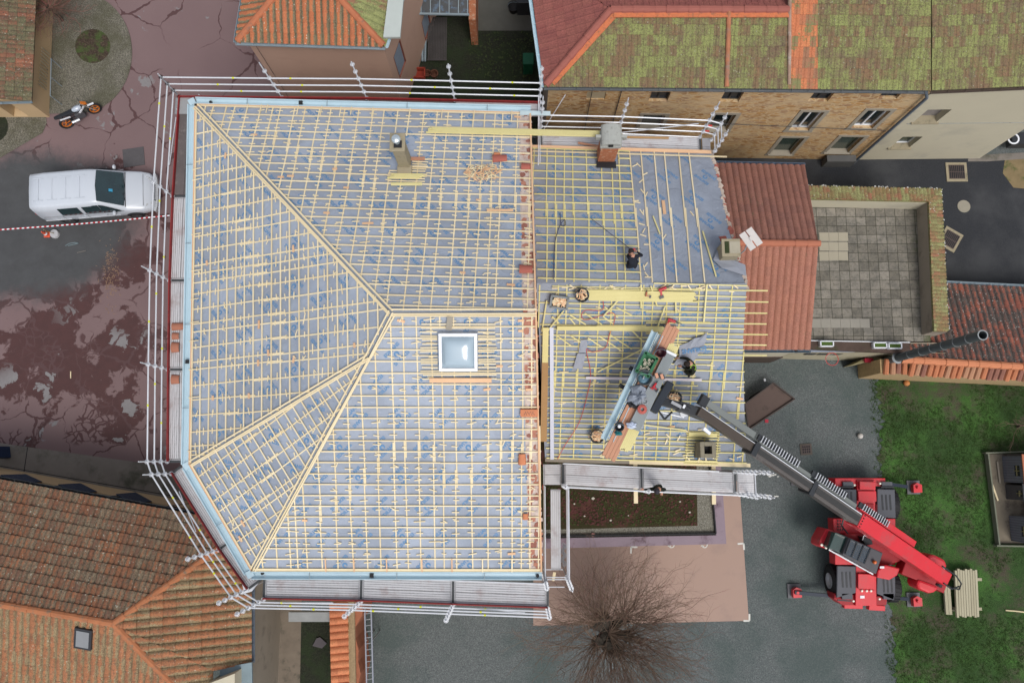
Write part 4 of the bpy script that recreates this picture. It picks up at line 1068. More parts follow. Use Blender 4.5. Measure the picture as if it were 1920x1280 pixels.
YA, YB = 13.82, 13.56; X0, X1 = 1.15, 15.45
def yl(x): return YA+(YB-YA)*(x-X0)/(X1-X0)
def wr(xl, xr, yb, yt, inset=.13, Y0=None):
    Yq = Y0 or 13.6
    for _ in range(3):
        p, q, t = PY(xl, yb, Yq), PY(xr, yb, Yq), None
        if Y0 is None: Yq = yl((p.x+q.x)/2)
    t = PY(xl+(xl-972)*.1, yt, Yq)
    sx = (p.x-X0); 
    return (p.x+inset, q.x-inset, p.z+inset, t.z-inset)
stone_ops = [wr(1470, 1519, 247, 207), wr(1586, 1638, 243, 204), wr(1318, 1366, 247, 212), wr(1192, 1243, 241, 213), wr(1436, 1485, 291, 256), wr(1541, 1592, 288, 254),
             wr(1214, 1252, 191, 172, .03), wr(1347, 1385, 192, 172, .03), wr(1512, 1552, 191, 172, .03), wr(1642, 1681, 186, 172, .03), wr(1097, 1135, 187, 172, .03)]
stone_ops = [(a-X0, b-X0, max(z0, .3), min(z1, 6.95)) for a, b, z0, z1 in stone_ops]
wl, pt = wall_open(nh, (X0, YA), (X1, YB), 0, 7.15, stone_ops, STONE, .2)
GREENG = plain('greenish_glass', (.035, .055, .045), .12, 0, .3, 1, spec=.7)
for i, o in enumerate(stone_ops):
    if i < 6: window(nh, pt, *o, .2, WHITE if i in (0, 1) else STSUR, STSUR, 2 if i < 2 else 1, glass=GREENG if i > 3 else GLASSD, sill=None if i < 2 else STSUR)
    elif i < 10: window(nh, pt, *o, .2, BLACKM, None, 2, glass=BLACKM)
    else: window(nh, pt, *o, .06, None, None, glass=plain('beige_blind', (.36, .30, .2), .8))
walls(nh, [(X0, 22), (X0, YA)], 0, 7.1, GREYW)
m = MB(); m.tube((15.38, 13.42, 0), (15.38, 13.42, 6.6), .06, 8); m.tube((15.38, 13.42, 6.6), (15.1, 13.45, 7.1), .06, 8); m.build('downpipe', plain('grey_blue_pipe', (.13, .16, .20), .4, .2), nh)
m = MB(); c0 = PY(1575, 298, 13.4); m.box((c0.x, 13.35, .35), (1.3, .3, .7)); m.build('cellar_hatch', plain('hatch_grey', (.10, .10, .10), .8), nh)
m = MB(); m.tube((1.5, 13.7, 4.4), (15.3, 13.5, 3.4), .012, 5); m.tube((3.9, 13.7, 0), (3.9, 13.7, 6.9), .02, 5); m.tube((2.8, 13.72, 0), (2.8, 13.72, 6.9), .015, 5); m.build('wall_cable', BLACKM, nh)

ch = thing('cream_house', 'cream rendered house under mossy tiles at the far right of the stone house', 'house', (18, 17, 0))
tile_slope('roof_slope', [PN(1747, 170, *pl)+V((0, 0, .01)), PN(2040, 157, *pl)+V((0, 0, .01)), PN(2120, -60, *pl)+V((0, 0, .01)), PN(1747, -60, *pl)+V((0, 0, .01))], TERRA_N, ch, .22, .37, .022, .025, 6, kind='flat')
CA, CB = (15.50, 13.56), (21.12, 13.60)
def wc(xl, xr, yb, yt): a = wr(xl, xr, yb, yt, 0, 13.58); return (a[0]-15.5, a[1]-15.5, a[2], a[3])
cops = [wc(1712, 1755, 229, 205), wc(1668, 1704, 277, 256)]
wl, pt = wall_open(ch, CA, CB, 0, 7.15, cops, CREAM, .3)
window(ch, pt, *cops[0], .3, None, None, 1, glass=plain('lilac_blind', (.22, .20, .19), .7, 0, .4, 12), sill=CEMENT)
window(ch, pt, *cops[1], .3, WHITE, None, 1, glass=GREENG, sill=CEMENT)
walls(ch, [(21.12, 13.6), (21.12, 24)], 0, 7.1, CREAM)
m = MB(); z_ = PY(1760, 234, 13.5).z; m.bar((15.9, 13.54, z_), (21.0, 13.58, z_), .02, .03); m.build('wall_band', GREYST, ch)
gutter(ch, P(1745, 171, ZN-.03), P(2040, 158, ZN-.03), .12, plain('rusty_gutter', (.07, .05, .04), .7), out=V((0, -1, 0)))
bw = thing('garden_wall', 'tan earthen wall in shade at the right edge beside the cream house', 'wall', (22.5, 15.0, 0))
walls(bw, [(21.15, 15.2), (28, 15.2)], 0, 1.6, plain('tan_wall', (.22, .15, .08), .9, 0, .3, 2)); 
m = MB(); m.box((24.5, 15.35, 1.63), (6.7, .3, .06)); m.build('coping', CEMENT, bw)
struct('verge_path', gp([(1815, 292), (1925, 286), (1925, 298), (1850, 303), (1815, 303)], .012), PATH, 'pale concrete strip at the foot of the cream house')
struct('sandy_verge', gp([(1884, 300), (1990, 296), (1990, 360), (1900, 352), (1880, 325)], .010), plain('sandy_soil', (.20, .15, .08), .95, 0, .3, 3, stain=((.07, .09, .03), 2)), 'sandy weedy verge at the right edge')
p0 = P(1903, 265, .6); t = thing('wheelbarrow', 'small dark and white container standing by the tan wall', 'container', (p0.x, p0.y, 0))
m = MB(); m.prism([p0+V((a, b, .3)) for a, b in ((-.3, -.25), (.6, -.25), (.6, .3), (-.3, .3))], .5); m.build('tray', BLACKM, t)
m = MB(); m.lathe(p0+V((-.25, 0, .25)), [(.25, 0), (.27, .06), (.2, .06), (.18, 0)], 14); m.build('rim', WHITE, t)

# ---- drains and covers
def grate(px, py, ang, sx, sy, label, frame=CEMENT, bars=8, rows=2, name='drain_grate'):
    c = P(px, py, .0); t = thing(name, label, 'drain', c); R = Matrix.Rotation(ang, 3, 'Z')
    m = MB(); m.box(c+V((0, 0, .02)), (sx, sy, .04), ang); m.build('surround', frame, t)
    m = MB(); m.box(c+V((0, 0, .043)), (sx*.74, sy*.72, .006), ang); m.build('pit', BLACK, t)
    m = MB()
    for i in range(bars+1): m.box(c+R @ V((sx*.36*(2*i/bars-1), 0, .05)), (.022, sy*.72, .016), ang)
    for j in range(rows+1): m.box(c+R @ V((0, sy*.35*(2*j/rows-1), .051)), (sx*.74, .03, .018), ang)
    m.build('bars', plain('grate_iron', (.10, .075, .07), .6, .3), t)
grate(1793, 323, 0, .95, .9, 'square drain grate with concrete surround at the foot of the cream house')
grate(1781, 449, math.radians(-32), .85, .95, 'tilted drain grate with concrete surround beside the terrace wall')
grate(1511, 842, .06, .5, .48, 'small square cobbled drain in the grey gravel', plain('brown_iron', (.10, .085, .07), .8), 4, 3)
def cover(px, py, r, mat, label, sq=None):
    c = P(px, py, 0); m = MB()
    if sq: m.box(c+V((0, 0, .012)), (sq, sq*.9, .024), .15)
    else: m.lathe(c, [(0, .02), (r*.8, .02), (r*.82, .016), (r*.86, .02), (r, .02), (r, 0)], 24)
    single(m, 'manhole_cover', mat, label, 'manhole cover', c)
cover(1807, 387, .29, plain('pale_cover', (.27, .25, .20), .9, 0, .15, 4), 'round pale manhole cover on the dark road')
cover(251, 295, 0, plain('iron_cover', (.085, .08, .085), .8, 0, .2, 6), 'large square iron manhole cover in the red yard above the van', .98)

# ================================================================= BROWN TILED HOUSE right of the wing
th = thing('tiled_outbuilding', 'low gabled outbuilding with brownish red canal tiles between wing and terrace', 'house', (10.5, 9, 0))
ZT = 4.5
tn = roofplane(P(1337, 307, ZT), P(1508, 311, ZT), .42); rw, re = PN(1330, 455, P(1337, 307, ZT), V((0, .42, 1)).normalized()), None
aN = P(1300, 306, ZT); nrm = V((0, .42, 1)).normalized()
rW, rE2 = PN(1330, 455, aN, nrm), PN(1534, 457, aN, nrm)
tile_slope('roof_slope', [aN, P(1508, 311, ZT), rE2, rW], TERRA_R2, th, .25, .36, .06, .02, 8, eave=(0, 1))
sW, sE = P(1300, 655, ZT), P(1519, 655, ZT)
tile_slope('roof_slope', [sW, sE, rE2, rW], TERRA_R3, th, .25, .36, .06, .02, 8)
ridge(th, rW+V((0, 0, .04)), rE2+V((.03, 0, .04)), plain('ridge_clay', (.38, .14, .085), .85, 0, .15, 3), .13, .42)
gutter(th, aN, P(1509, 311, ZT), .1, plain('blue_gutter', (.09, .12, .17), .4, .1), out=V((0, 1, 0))); gutter(th, sW, sE, .12, plain('slate_gutter', (.10, .14, .18), .4, .1), out=V((0, -1, 0)))
m = MB(); m.box(P(1493, 655, ZT)+V((0, -.08, -.02)), (.1, .1, .06)); m.build('outlet_hole', BLACK, th)
walls(th, [(7.2, aN.y-.15), (11.0, aN.y-.15), (11.0, sW.y+.06), (7.2, sW.y+.06)], 0, 4.45, CREAM)
m = MB(); a = P(1519, 655, ZT); m.prism([(10.98, aN.y-.15, 4.45), (10.98, sW.y+.25, 4.45), (10.98, rE2.y, 5.9)], .01); m.build('gable_end', CREAM, th)

# ================================================================= TERRACE
tz, tc = 3.0, 3.85
te = thing('roof_terrace', 'walled roof terrace with square grey slabs and mossy tile coping', 'terrace', (14, 8, 0))
def slabmat():
    t = NT('terrace_slabs'); o = t.obj(); br = t.n('TexBrick', {'Vector': o, 'Color1': (.10, .094, .08, 1), 'Color2': (.165, .155, .135, 1), 'Mortar': (.035, .035, .025, 1), 'Scale': 1.0, 'Mortar Size': .012, 'Mortar Smooth': .2, 'Bias': 0.0, 'Brick Width': .405, 'Row Height': .385})
    br.offset = 0; br.squash = 1
    col = t.mix(t.step(t.noise(o, 2.6, 7, .85), .38, .60), br.outputs[0], t.mix(1, br.outputs[0], (1.55, 1.5, 1.45), 'MULTIPLY'))
    col = t.mix(t.m('MULTIPLY', t.step(t.noise(o, 7, 6, .8), .5, .66), .6).outputs[0], col, (.045, .045, .03))
    sp = t.n('SeparateXYZ', {0: o}); x = sp.outputs[0]
    east = t.step(t.m('ADD', x, t.m('MULTIPLY', t.noise(o, 1.5, 5, .7), 1.6)).outputs[0], 17.0-14+.0, 17.5-14+.2)
    col = t.mix(t.m('MULTIPLY', east, t.step(t.noise(o, 2.5, 5, .7), .4, .55)).outputs[0], col, (.05, .065, .02))
    return t.fin(col, .9)
tf = [P(1500, 380, tz), P(1722, 384, tz), P(1745, 640, tz), P(1500, 640, tz)]
m = MB(); m.prism(tf, .1); m.build('floor', slabmat(), te)
LS = plain('pale_slab_new', (.33, .30, .23), .9, 0, .08, 4)
MSL = plain('mid_slab', (.26, .245, .21), .9, 0, .1, 5)
for i in range(3):
    for j in range(3):
        c = P(1545+i*18, 444+j*18, tz); m = MB(); m.box(c+V((0, 0, .006)), (.385, .365, .012)); m.build('pale_slab', LS, te)
for i in range(6):
    c = P(1530+i*18.3, 606, tz); m = MB(); m.box(c+V((0, 0, .006)), (.385, .365, .012)); m.build('pale_slab', MSL, te)
walls(te, [(11.0, tf[3].y-.05), (17.3, tf[2].y-.05)], 0, 2.98, CREAM); 
def parapet(pxs_in, pxs_out, zt, zb, name, inner):
    i0, i1 = [P(x, y, zt) for x, y in pxs_in]; o0, o1 = [P(x, y, zt) for x, y in pxs_out]
    m = MB(); m.prism([i0, i1, o1, o0], zt-zb-.06); m2 = m.build(name, inner, te)
    d = .10
    tile_slope('coping_tiles', [o0+V((0, 0, .0)), o1+V((0, 0, .0)), i1+V((0, 0, d)), i0+V((0, 0, d))], TERRA_CAP, te, .15, .28, .02, .02, 4)
    return o0, o1
o0, o1 = parapet([(1500, 375), (1738, 380)], [(1500, 348), (1765, 354)], tc, 0, 'parapet', CREAM)
e0, e1 = parapet([(1738, 380), (1748, 622)], [(1765, 354), (1779, 622)], tc-.002, 0, 'parapet', GREYW)
r_ = random.Random(8); m = MB()
for p, q in ((o0, o1), (e0, e1)):
    L = (q-p).length; k = 0
    while k < L:
        c = p+(q-p)*(k/L)+V((r_.uniform(-.03, .03), r_.uniform(-.03, .03), .01)); s_ = r_.uniform(.02, .045)
        m.prism([c+V((s_*math.cos(t*1.05), s_*math.sin(t*1.05), .02)) for t in range(6)], .04, r_.choice((0, 1, 1))); k += .05
tag(m.build('edge_lichen', [plain('white_lichen', (.5, .5, .48), .9), plain('dark_lichen', (.03, .035, .03), .9)], te), None, None, kind='stuff')
a, b = P(1500, 638, tz+.15), P(1706, 642, tz+.15); c, d = P(1706, 662, tz+.15), P(1500, 654, tz+.15)
m = MB(); m.prism([a, b, c, d], .3); m.build('low_wall', plain('mossy_brown_coping', (.075, .05, .04), .9, 0, .5, 3, stain=((.03, .04, .015), 1.5)), te)
m = MB(); m.bar(a, b, .03, .03); m.build('coping_edge', WHITE, te)
m = MB(); m.bar(P(1519, 657, 2.9), P(1614, 657, 2.9), .12, .08); m.build('gutter', plain('lilac_gutter', (.24, .28, .36), .4), te)
# south wall face with signs of openings
walls(te, [(11.05, P(1500, 655, 3.15).y+.03), (17.3, P(1700, 662, 3.15).y+.03)], 0, 3.0, plain('dirty_cream', (.42, .38, .27), .9, 0, .2, 1.2, stain=((.16, .15, .09), 1.0)), 'front_wall')
m = MB(); yv = P(1560, 657, 3.15).y+.02
for x in (12.2, 12.75, 13.3): m.box((x, yv, 1.9), (.42, .03, .35))
m.build('window', BLACKM, te)
m = MB(); m.box((10.3, P(1450, 655, 4.5).y+.05, .9), (1.6, .05, 1.8)); m.build('dark_doorway', plain('brown_door', (.07, .05, .04), .8), te)
for x, y, w_ in ((1551, 644, 22), (1651, 647, 23), (1679, 648, 23)):
    c = P(x, y, tz+.35); lb = {1551: 'white planter box with moss on the terrace wall, nearest the tiled outbuilding', 1651: 'white planter box with moss, left one of the right pair on the terrace wall', 1679: 'white planter box with moss, right one of the right pair on the terrace wall'}[x]
    t = thing('planter', lb, 'planter', c-V((0, 0, .2)), 'white planters on the terrace wall'); m = MB(); sx, sy = .5, .2
    for dx, dy, a, b in ((-sx/2, 0, .03, sy), (sx/2, 0, .03, sy), (0, -sy/2, sx, .03), (0, sy/2, sx, .03)): m.box(c+V((dx, dy, -.1)), (a+.01, b+.01, .2))
    m.build('box', WHITE, t); m = MB(); m.box(c+V((0, 0, -.06)), (sx-.03, sy-.03, .04)); m.build('moss', plain('moss', (.06, .10, .02), .95, 0, .4, 20), t)
hp = P(1560, 673, 2.3); t = thing('basketball_hoop', 'red basketball hoop with white net on the cream wall under the terrace', 'basketball hoop', (hp.x, hp.y+.3, 0))
m = MB(); m.ring(hp, .26, .014, 24, 6); m.build('hoop', plain('hoop_red', (.5, .06, .06), .4), t)
m = MB()
for k in range(10):
    a = k*PI/5; m.tube(hp+V((.25*math.cos(a), .25*math.sin(a), 0)), hp+V((.14*math.cos(a+.3), .14*math.sin(a+.3), -.4)), .006, 4)
m.build('net', WHITE, t); m = MB(); m.box(hp+V((0, .32, .2)), (.9, .03, .6)); m.build('backboard', plain('board_white', (.45, .42, .34), .6), t)
c = P(1627, 676, 1.2); m = MB(); m.box(c, (.32, .14, .22)); m.box(c+V((0, .0, .12)), (.36, .18, .03)); single(m, 'letter_box', plain('box_red', (.35, .02, .04), .4), 'small red box fixed to the yellowish low wall', 'box', c)
wb = thing('low_garden_wall', 'yellowish stained garden wall below the terrace, running to the flue', 'wall', P(1650, 678, 0))
m = MB(); m.prism([P(1600, 683, 1.1), P(1690, 668, 1.5), P(1692, 660, 1.5), P(1620, 672, 1.1)], 1.1); m.build('wall', plain('yellow_dirty', (.34, .30, .17), .9, 0, .3, 1.5), wb)
# steel flue
fb, ft = P(1694, 672, 4.0), P(1843, 628, 8.9)
fb = V((ft.x, ft.y, 0)); q0 = P(1693, 674, 3.9)
fl = thing('steel_flue', 'tall dark steel flue pipe with pale rings rising beside the terrace', 'flue', (ft.x, ft.y, 0))
m = MB(); m.tube((ft.x, ft.y, 1.2), ft, .16, 16, caps=False); m.tube(ft+V((0, 0, -.001)), ft+V((0, 0, -1.2)), .135, 16, caps=False); m.face([ft+V((.135*math.cos(k*PI/8), .135*math.sin(k*PI/8), -.5)) for k in range(16)]); m.build('pipe', plain('flue_grey', (.075, .09, .095), .5, .1), fl)
m = MB()
for z in (4.0, 4.9, 5.7, 6.5, 7.3, 8.1): m.lathe((ft.x, ft.y, z), [(.161, 0), (.168, .005), (.168, .02), (.161, .025)], 18)
m.lathe((ft.x, ft.y, 8.88), [(.14, 0), (.175, 0), (.175, .02), (.14, .02), (.14, 0)], 18); m.lathe((ft.x, ft.y, 3.0), [(.17, 0), (.24, -.05), (.24, -.08)], 18); m.build('ring', plain('flue_ring', (.26, .28, .29), .5, .1), fl)

# ================================================================= EAST TILED ROOF
eh = thing('east_shed', 'long low shed roof with blackened red tiles at the right edge', 'shed', (19, 4, 0))
ZX = 1.6; en = P(1770, 532, ZX); nrm = V((0, .33, 1)).normalized()
pp = [PN(x, y, en, nrm) for x, y in ((1772, 532), (2060, 546), (2060, 700), (1690, 676))]
nrm = V((0, .33, 1)); nrm = V((0.0, .32, 1)).normalized()
pS0, pS1 = P(1690, 674, 2.95), P(2060, 695, 2.95); nn = (pS1-pS0).cross(en-pS0).normalized()
tile_slope('roof_slope', [P(1772, 532, ZX), PN(2060, 546, pS0, nn), pS1, pS0, PN(1730, 604, pS0, nn)], TERRA_E, eh, .25, .36, .05, .02, 6)
ridge(eh, pS0, pS1, ORANGET, .15, .42)
p0, p1 = P(1661, 700, 2.2), P(2060, 719, 2.2)
capm = [plain('cap_orange', (.42, .16, .08), .85, 0, .25, 4), plain('cap_dull', (.24, .11, .08), .9, 0, .3, 4), plain('cap_pale', (.38, .2, .12), .85, 0, .2, 4)]
m = MB(); L = (p1-p0).length; k = 0
while k < L:
    a = p0+(p1-p0)*(k/L); q = a+V((0, .58, .5 if k > .9 else .2))
    if k > .9 or True: m.tube(a+V((rnd.uniform(-.02, .02), rnd.uniform(-.05, .03), .02)), q, .12, 8, .10, rnd.choice((0, 0, 1, 2)))
    k += .245
m.build('eaves_tiles', capm, eh)
m = MB(); m.prism([p0+V((-.2, .02, -.02)), p1+V((0, .02, -.02)), p1+V((0, .6, -.02)), p0+V((-.2, .6, -.02))], 2.2); m.build('rubble_wall', plain('sandy_rubble', (.42, .30, .16), .95, 0, .35, 8), eh)
gutter(eh, P(1772, 531, ZX), PN(2060, 545, pS0, nn), .1, ZINCD, out=V((0, 1, 0)))
walls(eh, [(17.6, P(1772, 532, ZX).y-.2), (27, P(1772, 532, ZX).y-.4)], 0, 1.5, CREAM)

# ================================================================= NORTH-WEST PINK HOUSE
ph = thing('pink_house', 'pinkish rendered house with orange canal tile hipped roof at the top left', 'house', (-7.8, 18, 0))
ZP = 6.2; a, b = P(443, 80, ZP), P(722, 89, ZP); c = P(760, -20, ZP); c = b+(P(752, 0, ZP)-b)*4; d = a+(P(456, 0, ZP)-a)*4
k_ = 2.75; ap = (a+b)/2+V((0, 2.7, 1.25)); ap2 = (c+d)/2+V((0, -1, 1.25))
tile_slope('roof_slope', [a, b, ap], TERRA_NW, ph, .26, .4, .075, .025, 8)
tile_slope('roof_slope', [b, c, ap2, ap], tilemat('lime_grey_tiles', [(.26, .13, .08), (.22, .13, .08)], ((.12, .13, .06), (.28, .30, .12)), .40, .55, .2), ph, .26, .4, .05, .025, 8)
tile_slope('roof_slope', [a, d, ap2, ap], TERRA_NW, ph, .26, .4, .075, .025, 8)
CLAY = plain('hip_clay', (.40, .14, .07), .85, 0, .2, 3, stain=((.22, .12, .08), 4))
for p in (a, b): ridge(ph, p.lerp(ap, .02), ap, CLAY, .14, .42, 'hip_cap')
m = MB(); p = a+V((.15, .15, .1)); m.lathe(p, [(0, .06), (.1, .06), (.15, .02), (.15, -.1)], 14); m.build('hip_end', plain('mortar_tan', (.4, .25, .16), .9, 0, .3, 8), ph)
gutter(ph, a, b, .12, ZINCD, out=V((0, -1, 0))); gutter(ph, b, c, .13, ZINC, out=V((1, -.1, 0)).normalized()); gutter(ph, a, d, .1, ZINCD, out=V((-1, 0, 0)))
m = MB(); q = P(735, 32, ZP+.2); m.prism([q+V((x, y, .12)) for x, y in ((-.3, -.9), (.35, -.9), (.45, .7), (-.15, .7))], .12); m.build('zinc_panel', plain('pale_zinc', (.42, .46, .44), .5, 0, .08), ph)
xo = b.x-.12; yo = a.y+.22
wl, pt = wall_open(ph, (b.x-.15, b.y+.25), (c.x-.15, c.y), 0, 6.1, [(.45, 1.35, 2.2, 4.1), (3.4, 4.3, .3, 1.9)], PINKW, .08)
for o in ((.45, 1.35, 2.2, 4.1), (3.4, 4.3, .3, 1.9)): window(ph, pt, *o, .08, plain('brick_frame', (.2, .07, .05), .8), None, glass=plain('blue_shutter', (.22, .27, .34), .6))
wall_open(ph, (a.x+.25, a.y+.3), (b.x-.15, b.y+.25), 0, 6.1, [], PINKW)
walls(ph, [(a.x+.25, a.y+.3), (d.x+.25, d.y)], 0, 6.1, PINKW)
m = MB(); m.tube((a.x+.6, a.y+.12, 6.1), (a.x+.6, a.y+.12, 0), .01, 5); m.build('wall_cable', BLACKM, ph)

# north courtyard contents
cy = thing('courtyard_shed', 'glass roofed lean-to at the top of the dark courtyard', 'shed', P(830, 10, 0))
m = MB(); m.prism([P(770, 26, 2.6), P(878, 28, 2.6), P(878, -60, 3.2), P(768, -60, 3.2)], .06); m.build('roof', plain('dirty_glass', (.06, .065, .07), .3, 0, .6, 2, stain=((.10, .16, .24), 5)), cy)
m = MB()
for k in range(7):
    a_ = P(772+k*17.5, 26, 2.64); b_ = P(772+k*17.5, -60, 3.24); m.bar(a_, b_, .03, .03)
m.bar(P(768, 26, 2.62), P(880, 28, 2.62), .08, .08); m.build('glazing_bars', ZINCD, cy)
m = MB(); m.prism([P(879, 37, 2.2), P(892, 37, 2.2), P(892, -60, 2.2), P(879, -60, 2.2)], 2.2); m.build('side_wall', BRICK, cy)
t = thing('pipe_stack', 'row of dark grey pipes lying in the shaded courtyard', 'pipe stack', P(788, 70, 0)); 
for k, x in enumerate((779, 785, 792, 797)):
    m = MB(); m.tube(P(x, 115, .25), P(x-1+k, 30, .25), .055, 8); m.build('pipe', ZINCD, t)
c = P(819, 75, .4); m = MB()
for k in range(12): m.bar(P(803+k*3, 114, .5), P(804+k*3, 33, .5), .06, .02)
m.bar(P(800, 112, .47), P(838, 112, .47), .04, .04); single(m, 'corrugated_sheet', plain('sheet_brown', (.055, .05, .05), .6, 0, .5, 2), 'dark ribbed sheet lying in the shaded courtyard', 'sheet', c)
crate(P(785, 142, 0), I3, .62, .45, .3, plain('crate_red', (.25, .035, .02), .5), 'red crate at the foot of the pink house wall in the courtyard')
c = P(990, 131, 0); m = MB(); m.box(c+V((0, 0, .5)), (.45, .5, 1.0)); m.box(c+V((0, 0, 1.03)), (.5, .56, .07)); single(m, 'compost_bin', plain('bin_green', (.01, .10, .05), .5), 'green bin against the courtyard side of the stone house', 'bin', c, bevel=.03)
c = P(982, 20, 0); m = MB(); m.box(c+V((0, .1, .5)), (.6, .7, 1.0)); m.box(c+V((0, .1, 1.04)), (.64, .76, .08)); m.tube(c+V((-.3, .5, .95)), c+V((.3, .5, .95)), .03, 6); single(m, 'wheelie_bin', BLACKM, 'black wheelie bin at the top of the courtyard', 'bin', c, bevel=.04)
tub(P(963, 20, 0), I3, .26, .4, BLACK, 'black round bucket beside the wheelie bin', None, 'bucket')
for px, py, s_, lb in ((802, 142, .16, 'left of two small dark pots beside the red crate'), (815, 143, .18, 'right of two small dark pots beside the red crate')):
    c = P(px, py, 0); m = MB(); m.lathe(c, [(s_*.7, 0), (s_, .25), (s_*1.1, .28), (s_*.85, .28), (s_*.6, .05), (0, .05)], 16); single(m, 'flower_pot', plain('pot_clay', (.10, .04, .025), .8), lb, 'pot', c)
r_ = random.Random(4); m = MB()
for k in range(420):
    c = P(r_.uniform(880, 1000), r_.uniform(60, 150), r_.uniform(0, .35)); a_ = r_.uniform(0, 6.28); s_ = r_.uniform(.04, .12)
    m.face([c, c+V((s_*math.cos(a_), s_*math.sin(a_), .04)), c+V((s_*math.cos(a_+.9), s_*math.sin(a_+.9), 0))])
tag(m.build('weeds', plain('dim_weed', (.04, .055, .02), .9, 0, .5, 3)), 'straggly low weeds on the dark courtyard soil', 'weeds', kind='stuff')

# ================================================================= NORTH-WEST HUT
ht = thing('ochre_hut', 'low ochre hut under a mossy brown roof in the top left corner', 'hut', P(20, 120, 0))
ZH = 1.9; a, b, c = P(-160, 196, ZH), P(60, 190, ZH), P(68, 0, ZH); c = b+(c-b)*1.6
sl_ = V((-.30, .0, 0)); rf = a+(c-b)+V((0, 0, .0))
nrm = V((.24, 0, 1)).normalized(); g_ = lambda p: V((p.x, p.y, ZH+(b.x-p.x)*.24))
tile_slope('roof_slope', [b, c, g_(c+V((-6, 0, 0))), g_(b+V((-6, 0, 0)))], tilemat('brown_mossy_tiles', [(.24, .10, .065), (.30, .12, .07), (.16, .08, .055), (.2, .11, .07)], ((.05, .05, .03), (.17, .16, .09)), .42, .60, .1, .1, (.35, .33, .28), (.06, .045, .035)), ht, .22, .36, .025, .02, 6)
xw = b.x-.02; wall_open(ht, (b.x-5.34, b.y+.1), (b.x-.34, b.y+.1), 0, 1.85, [(3.4, 4.1, .1, 1.5)], OCHRE, .5)
walls(ht, [(b.x-.34, b.y+.1), (c.x-.34, c.y)], 0, 1.85, OCHRE)
gutter(ht, a, b, .1, ZINCD, out=V((0, -1, 0)))
m = MB(); wx = P(93, 150, .9)
t = thing('handrail', 'thin grey metal handrail beside the ochre hut', 'railing', P(95, 150, 0))
m.tube(P(96, 110, .95), P(94, 180, .95), .02, 6); m.build('top_rail', ZINCD, t)
for y in (110, 145, 180):
    m = MB(); c = P(95, y, .95); m.tube((c.x, c.y, 0.05), c, .018, 6); m.build('post', ZINCD, t)
m = MB(); 
for k in range(12):
    y = 112+k*6; c = P(82, y, 0); m.bar(V((b.x-.30, c.y, .5)), V((b.x-.30, c.y, 1.1)), .03, .05)
m.build('wall_slats', CEMENT, ht)

# ================================================================= SOUTH-WEST HOUSE
sw = thing('mossy_tiled_house', 'large house with mossy terracotta roof and small skylight at the lower left', 'house', (-16, -8, 0))
ZS = 4.6
a, b, c = P(-60, 888, ZS), P(472, 984, ZS), P(474, 1400, ZS)
u = (b-a).normalized(); dn = V((0, 0, 1)).cross(u); dn = -dn if dn.y > 0 else dn
nN = u.cross(dn+V((0, 0, .36))).normalized(); apx = PN(213, 1168, a, nN); rw = PN(-60, 1122, a, nN)
tile_slope('roof_slope', [a, b, apx, rw], TERRA_SW, sw, .2, .38, .06, .05, 6, jt=.012)
nE = (c-b).cross(apx-b).normalized()
tile_slope('roof_slope', [b, P(472, 1240, ZS), PN(400, 1256, b, nE), apx], TERRA_SWO, sw, .30, .43, .10, .045, 8, jt=.012)
tile_slope('roof_slope', [PN(400, 1256, b, nE), PN(398, 1330, b, nE), PN(380, 1330, b, nE), apx], TERRA_SWO, sw, .30, .43, .075, .03, 8, edir=c-b)
dS = V((u.x, u.y, 0)); nS = u.cross(-dn+V((0, 0, .36))).normalized()
tile_slope('roof_slope', [rw, apx, PN(360, 1318, apx, nS), PN(-60, 1380, apx, nS)], TERRA_SWO, sw, .25, .43, .06, .03, 8, eave=(0, 1))
CLAY2 = plain('mossy_hip_clay', (.36, .14, .065), .9, 0, .3, 3, stain=((.17, .13, .09), 5))
ridge(sw, b, apx, CLAY2, .13, .42, 'hip_cap'); ridge(sw, PN(360, 1318, apx, nS), apx, CLAY2, .13, .42, 'hip_cap'); ridge(sw, apx, rw, CLAY2, .13, .42)
gutter(sw, a, b, .12, BLACKM, out=-dn if dn.y < 0 else dn); gutter(sw, b, P(472, 1240, ZS), .12, plain('slate_gutter2', (.10, .12, .15), .4, .1), out=V((1, 0, 0)))
# roof window
q = PN(160, 1193, apx, nS); Rk = frame_at(None, u, nS if nS.z > 0 else -nS)
nz = nS if nS.z > 0 else -nS
m = MB(); m.box(q+nz*.1, (.62, .78, .14), rot=Rk); wd_ = m.build('skylight', BLACKM, sw); m = MB(); m.box(q+nz*.18, (.46, .62, .02), rot=Rk); m.build('pane', plain('grey_pane', (.20, .21, .22), .2, 0, .1, 4, spec=.6), wd_)
# walls: north with shutters, east plain
nf = a+V((0, 0, 0)); off = dn*.12
wa, wb_ = a+off, b+off
wops = []; L = (wb_-wa).length
for sx in (4.0, 6.3, 8.6, 10.9, 12.6): wops.append((L-sx-.5, L-sx+.5, 1.2, 2.9)) if False else wops.append((sx, sx+.9, 2.3, 3.9))
wl, pt = wall_open(sw, (wb_.x, wb_.y), (wa.x, wa.y), 0, 4.5, wops, OCHRE, .2)
SHUT = plain('slate_blue_shutter', (.03, .05, .085), .6, 0, .3, 6)
for i, o in enumerate(wops):
    wn_ = window(sw, pt, *o, .2, None, None)
    for sx in (-1, 1):
        m = MB(); s0 = o[0] if sx < 0 else o[1]
        for k in range(5): m.bar(pt(s0, o[2]+.16+k*.32, -.02), pt(s0+sx*.75, o[2]+.16+k*.32, -.26+.03*i), .03, .30)
        m.build('shutter', SHUT, wn_)
xe = b.x-.10
walls(sw, [(xe, b.y-.3), (xe, -22)], 0, 4.5, GREYW)
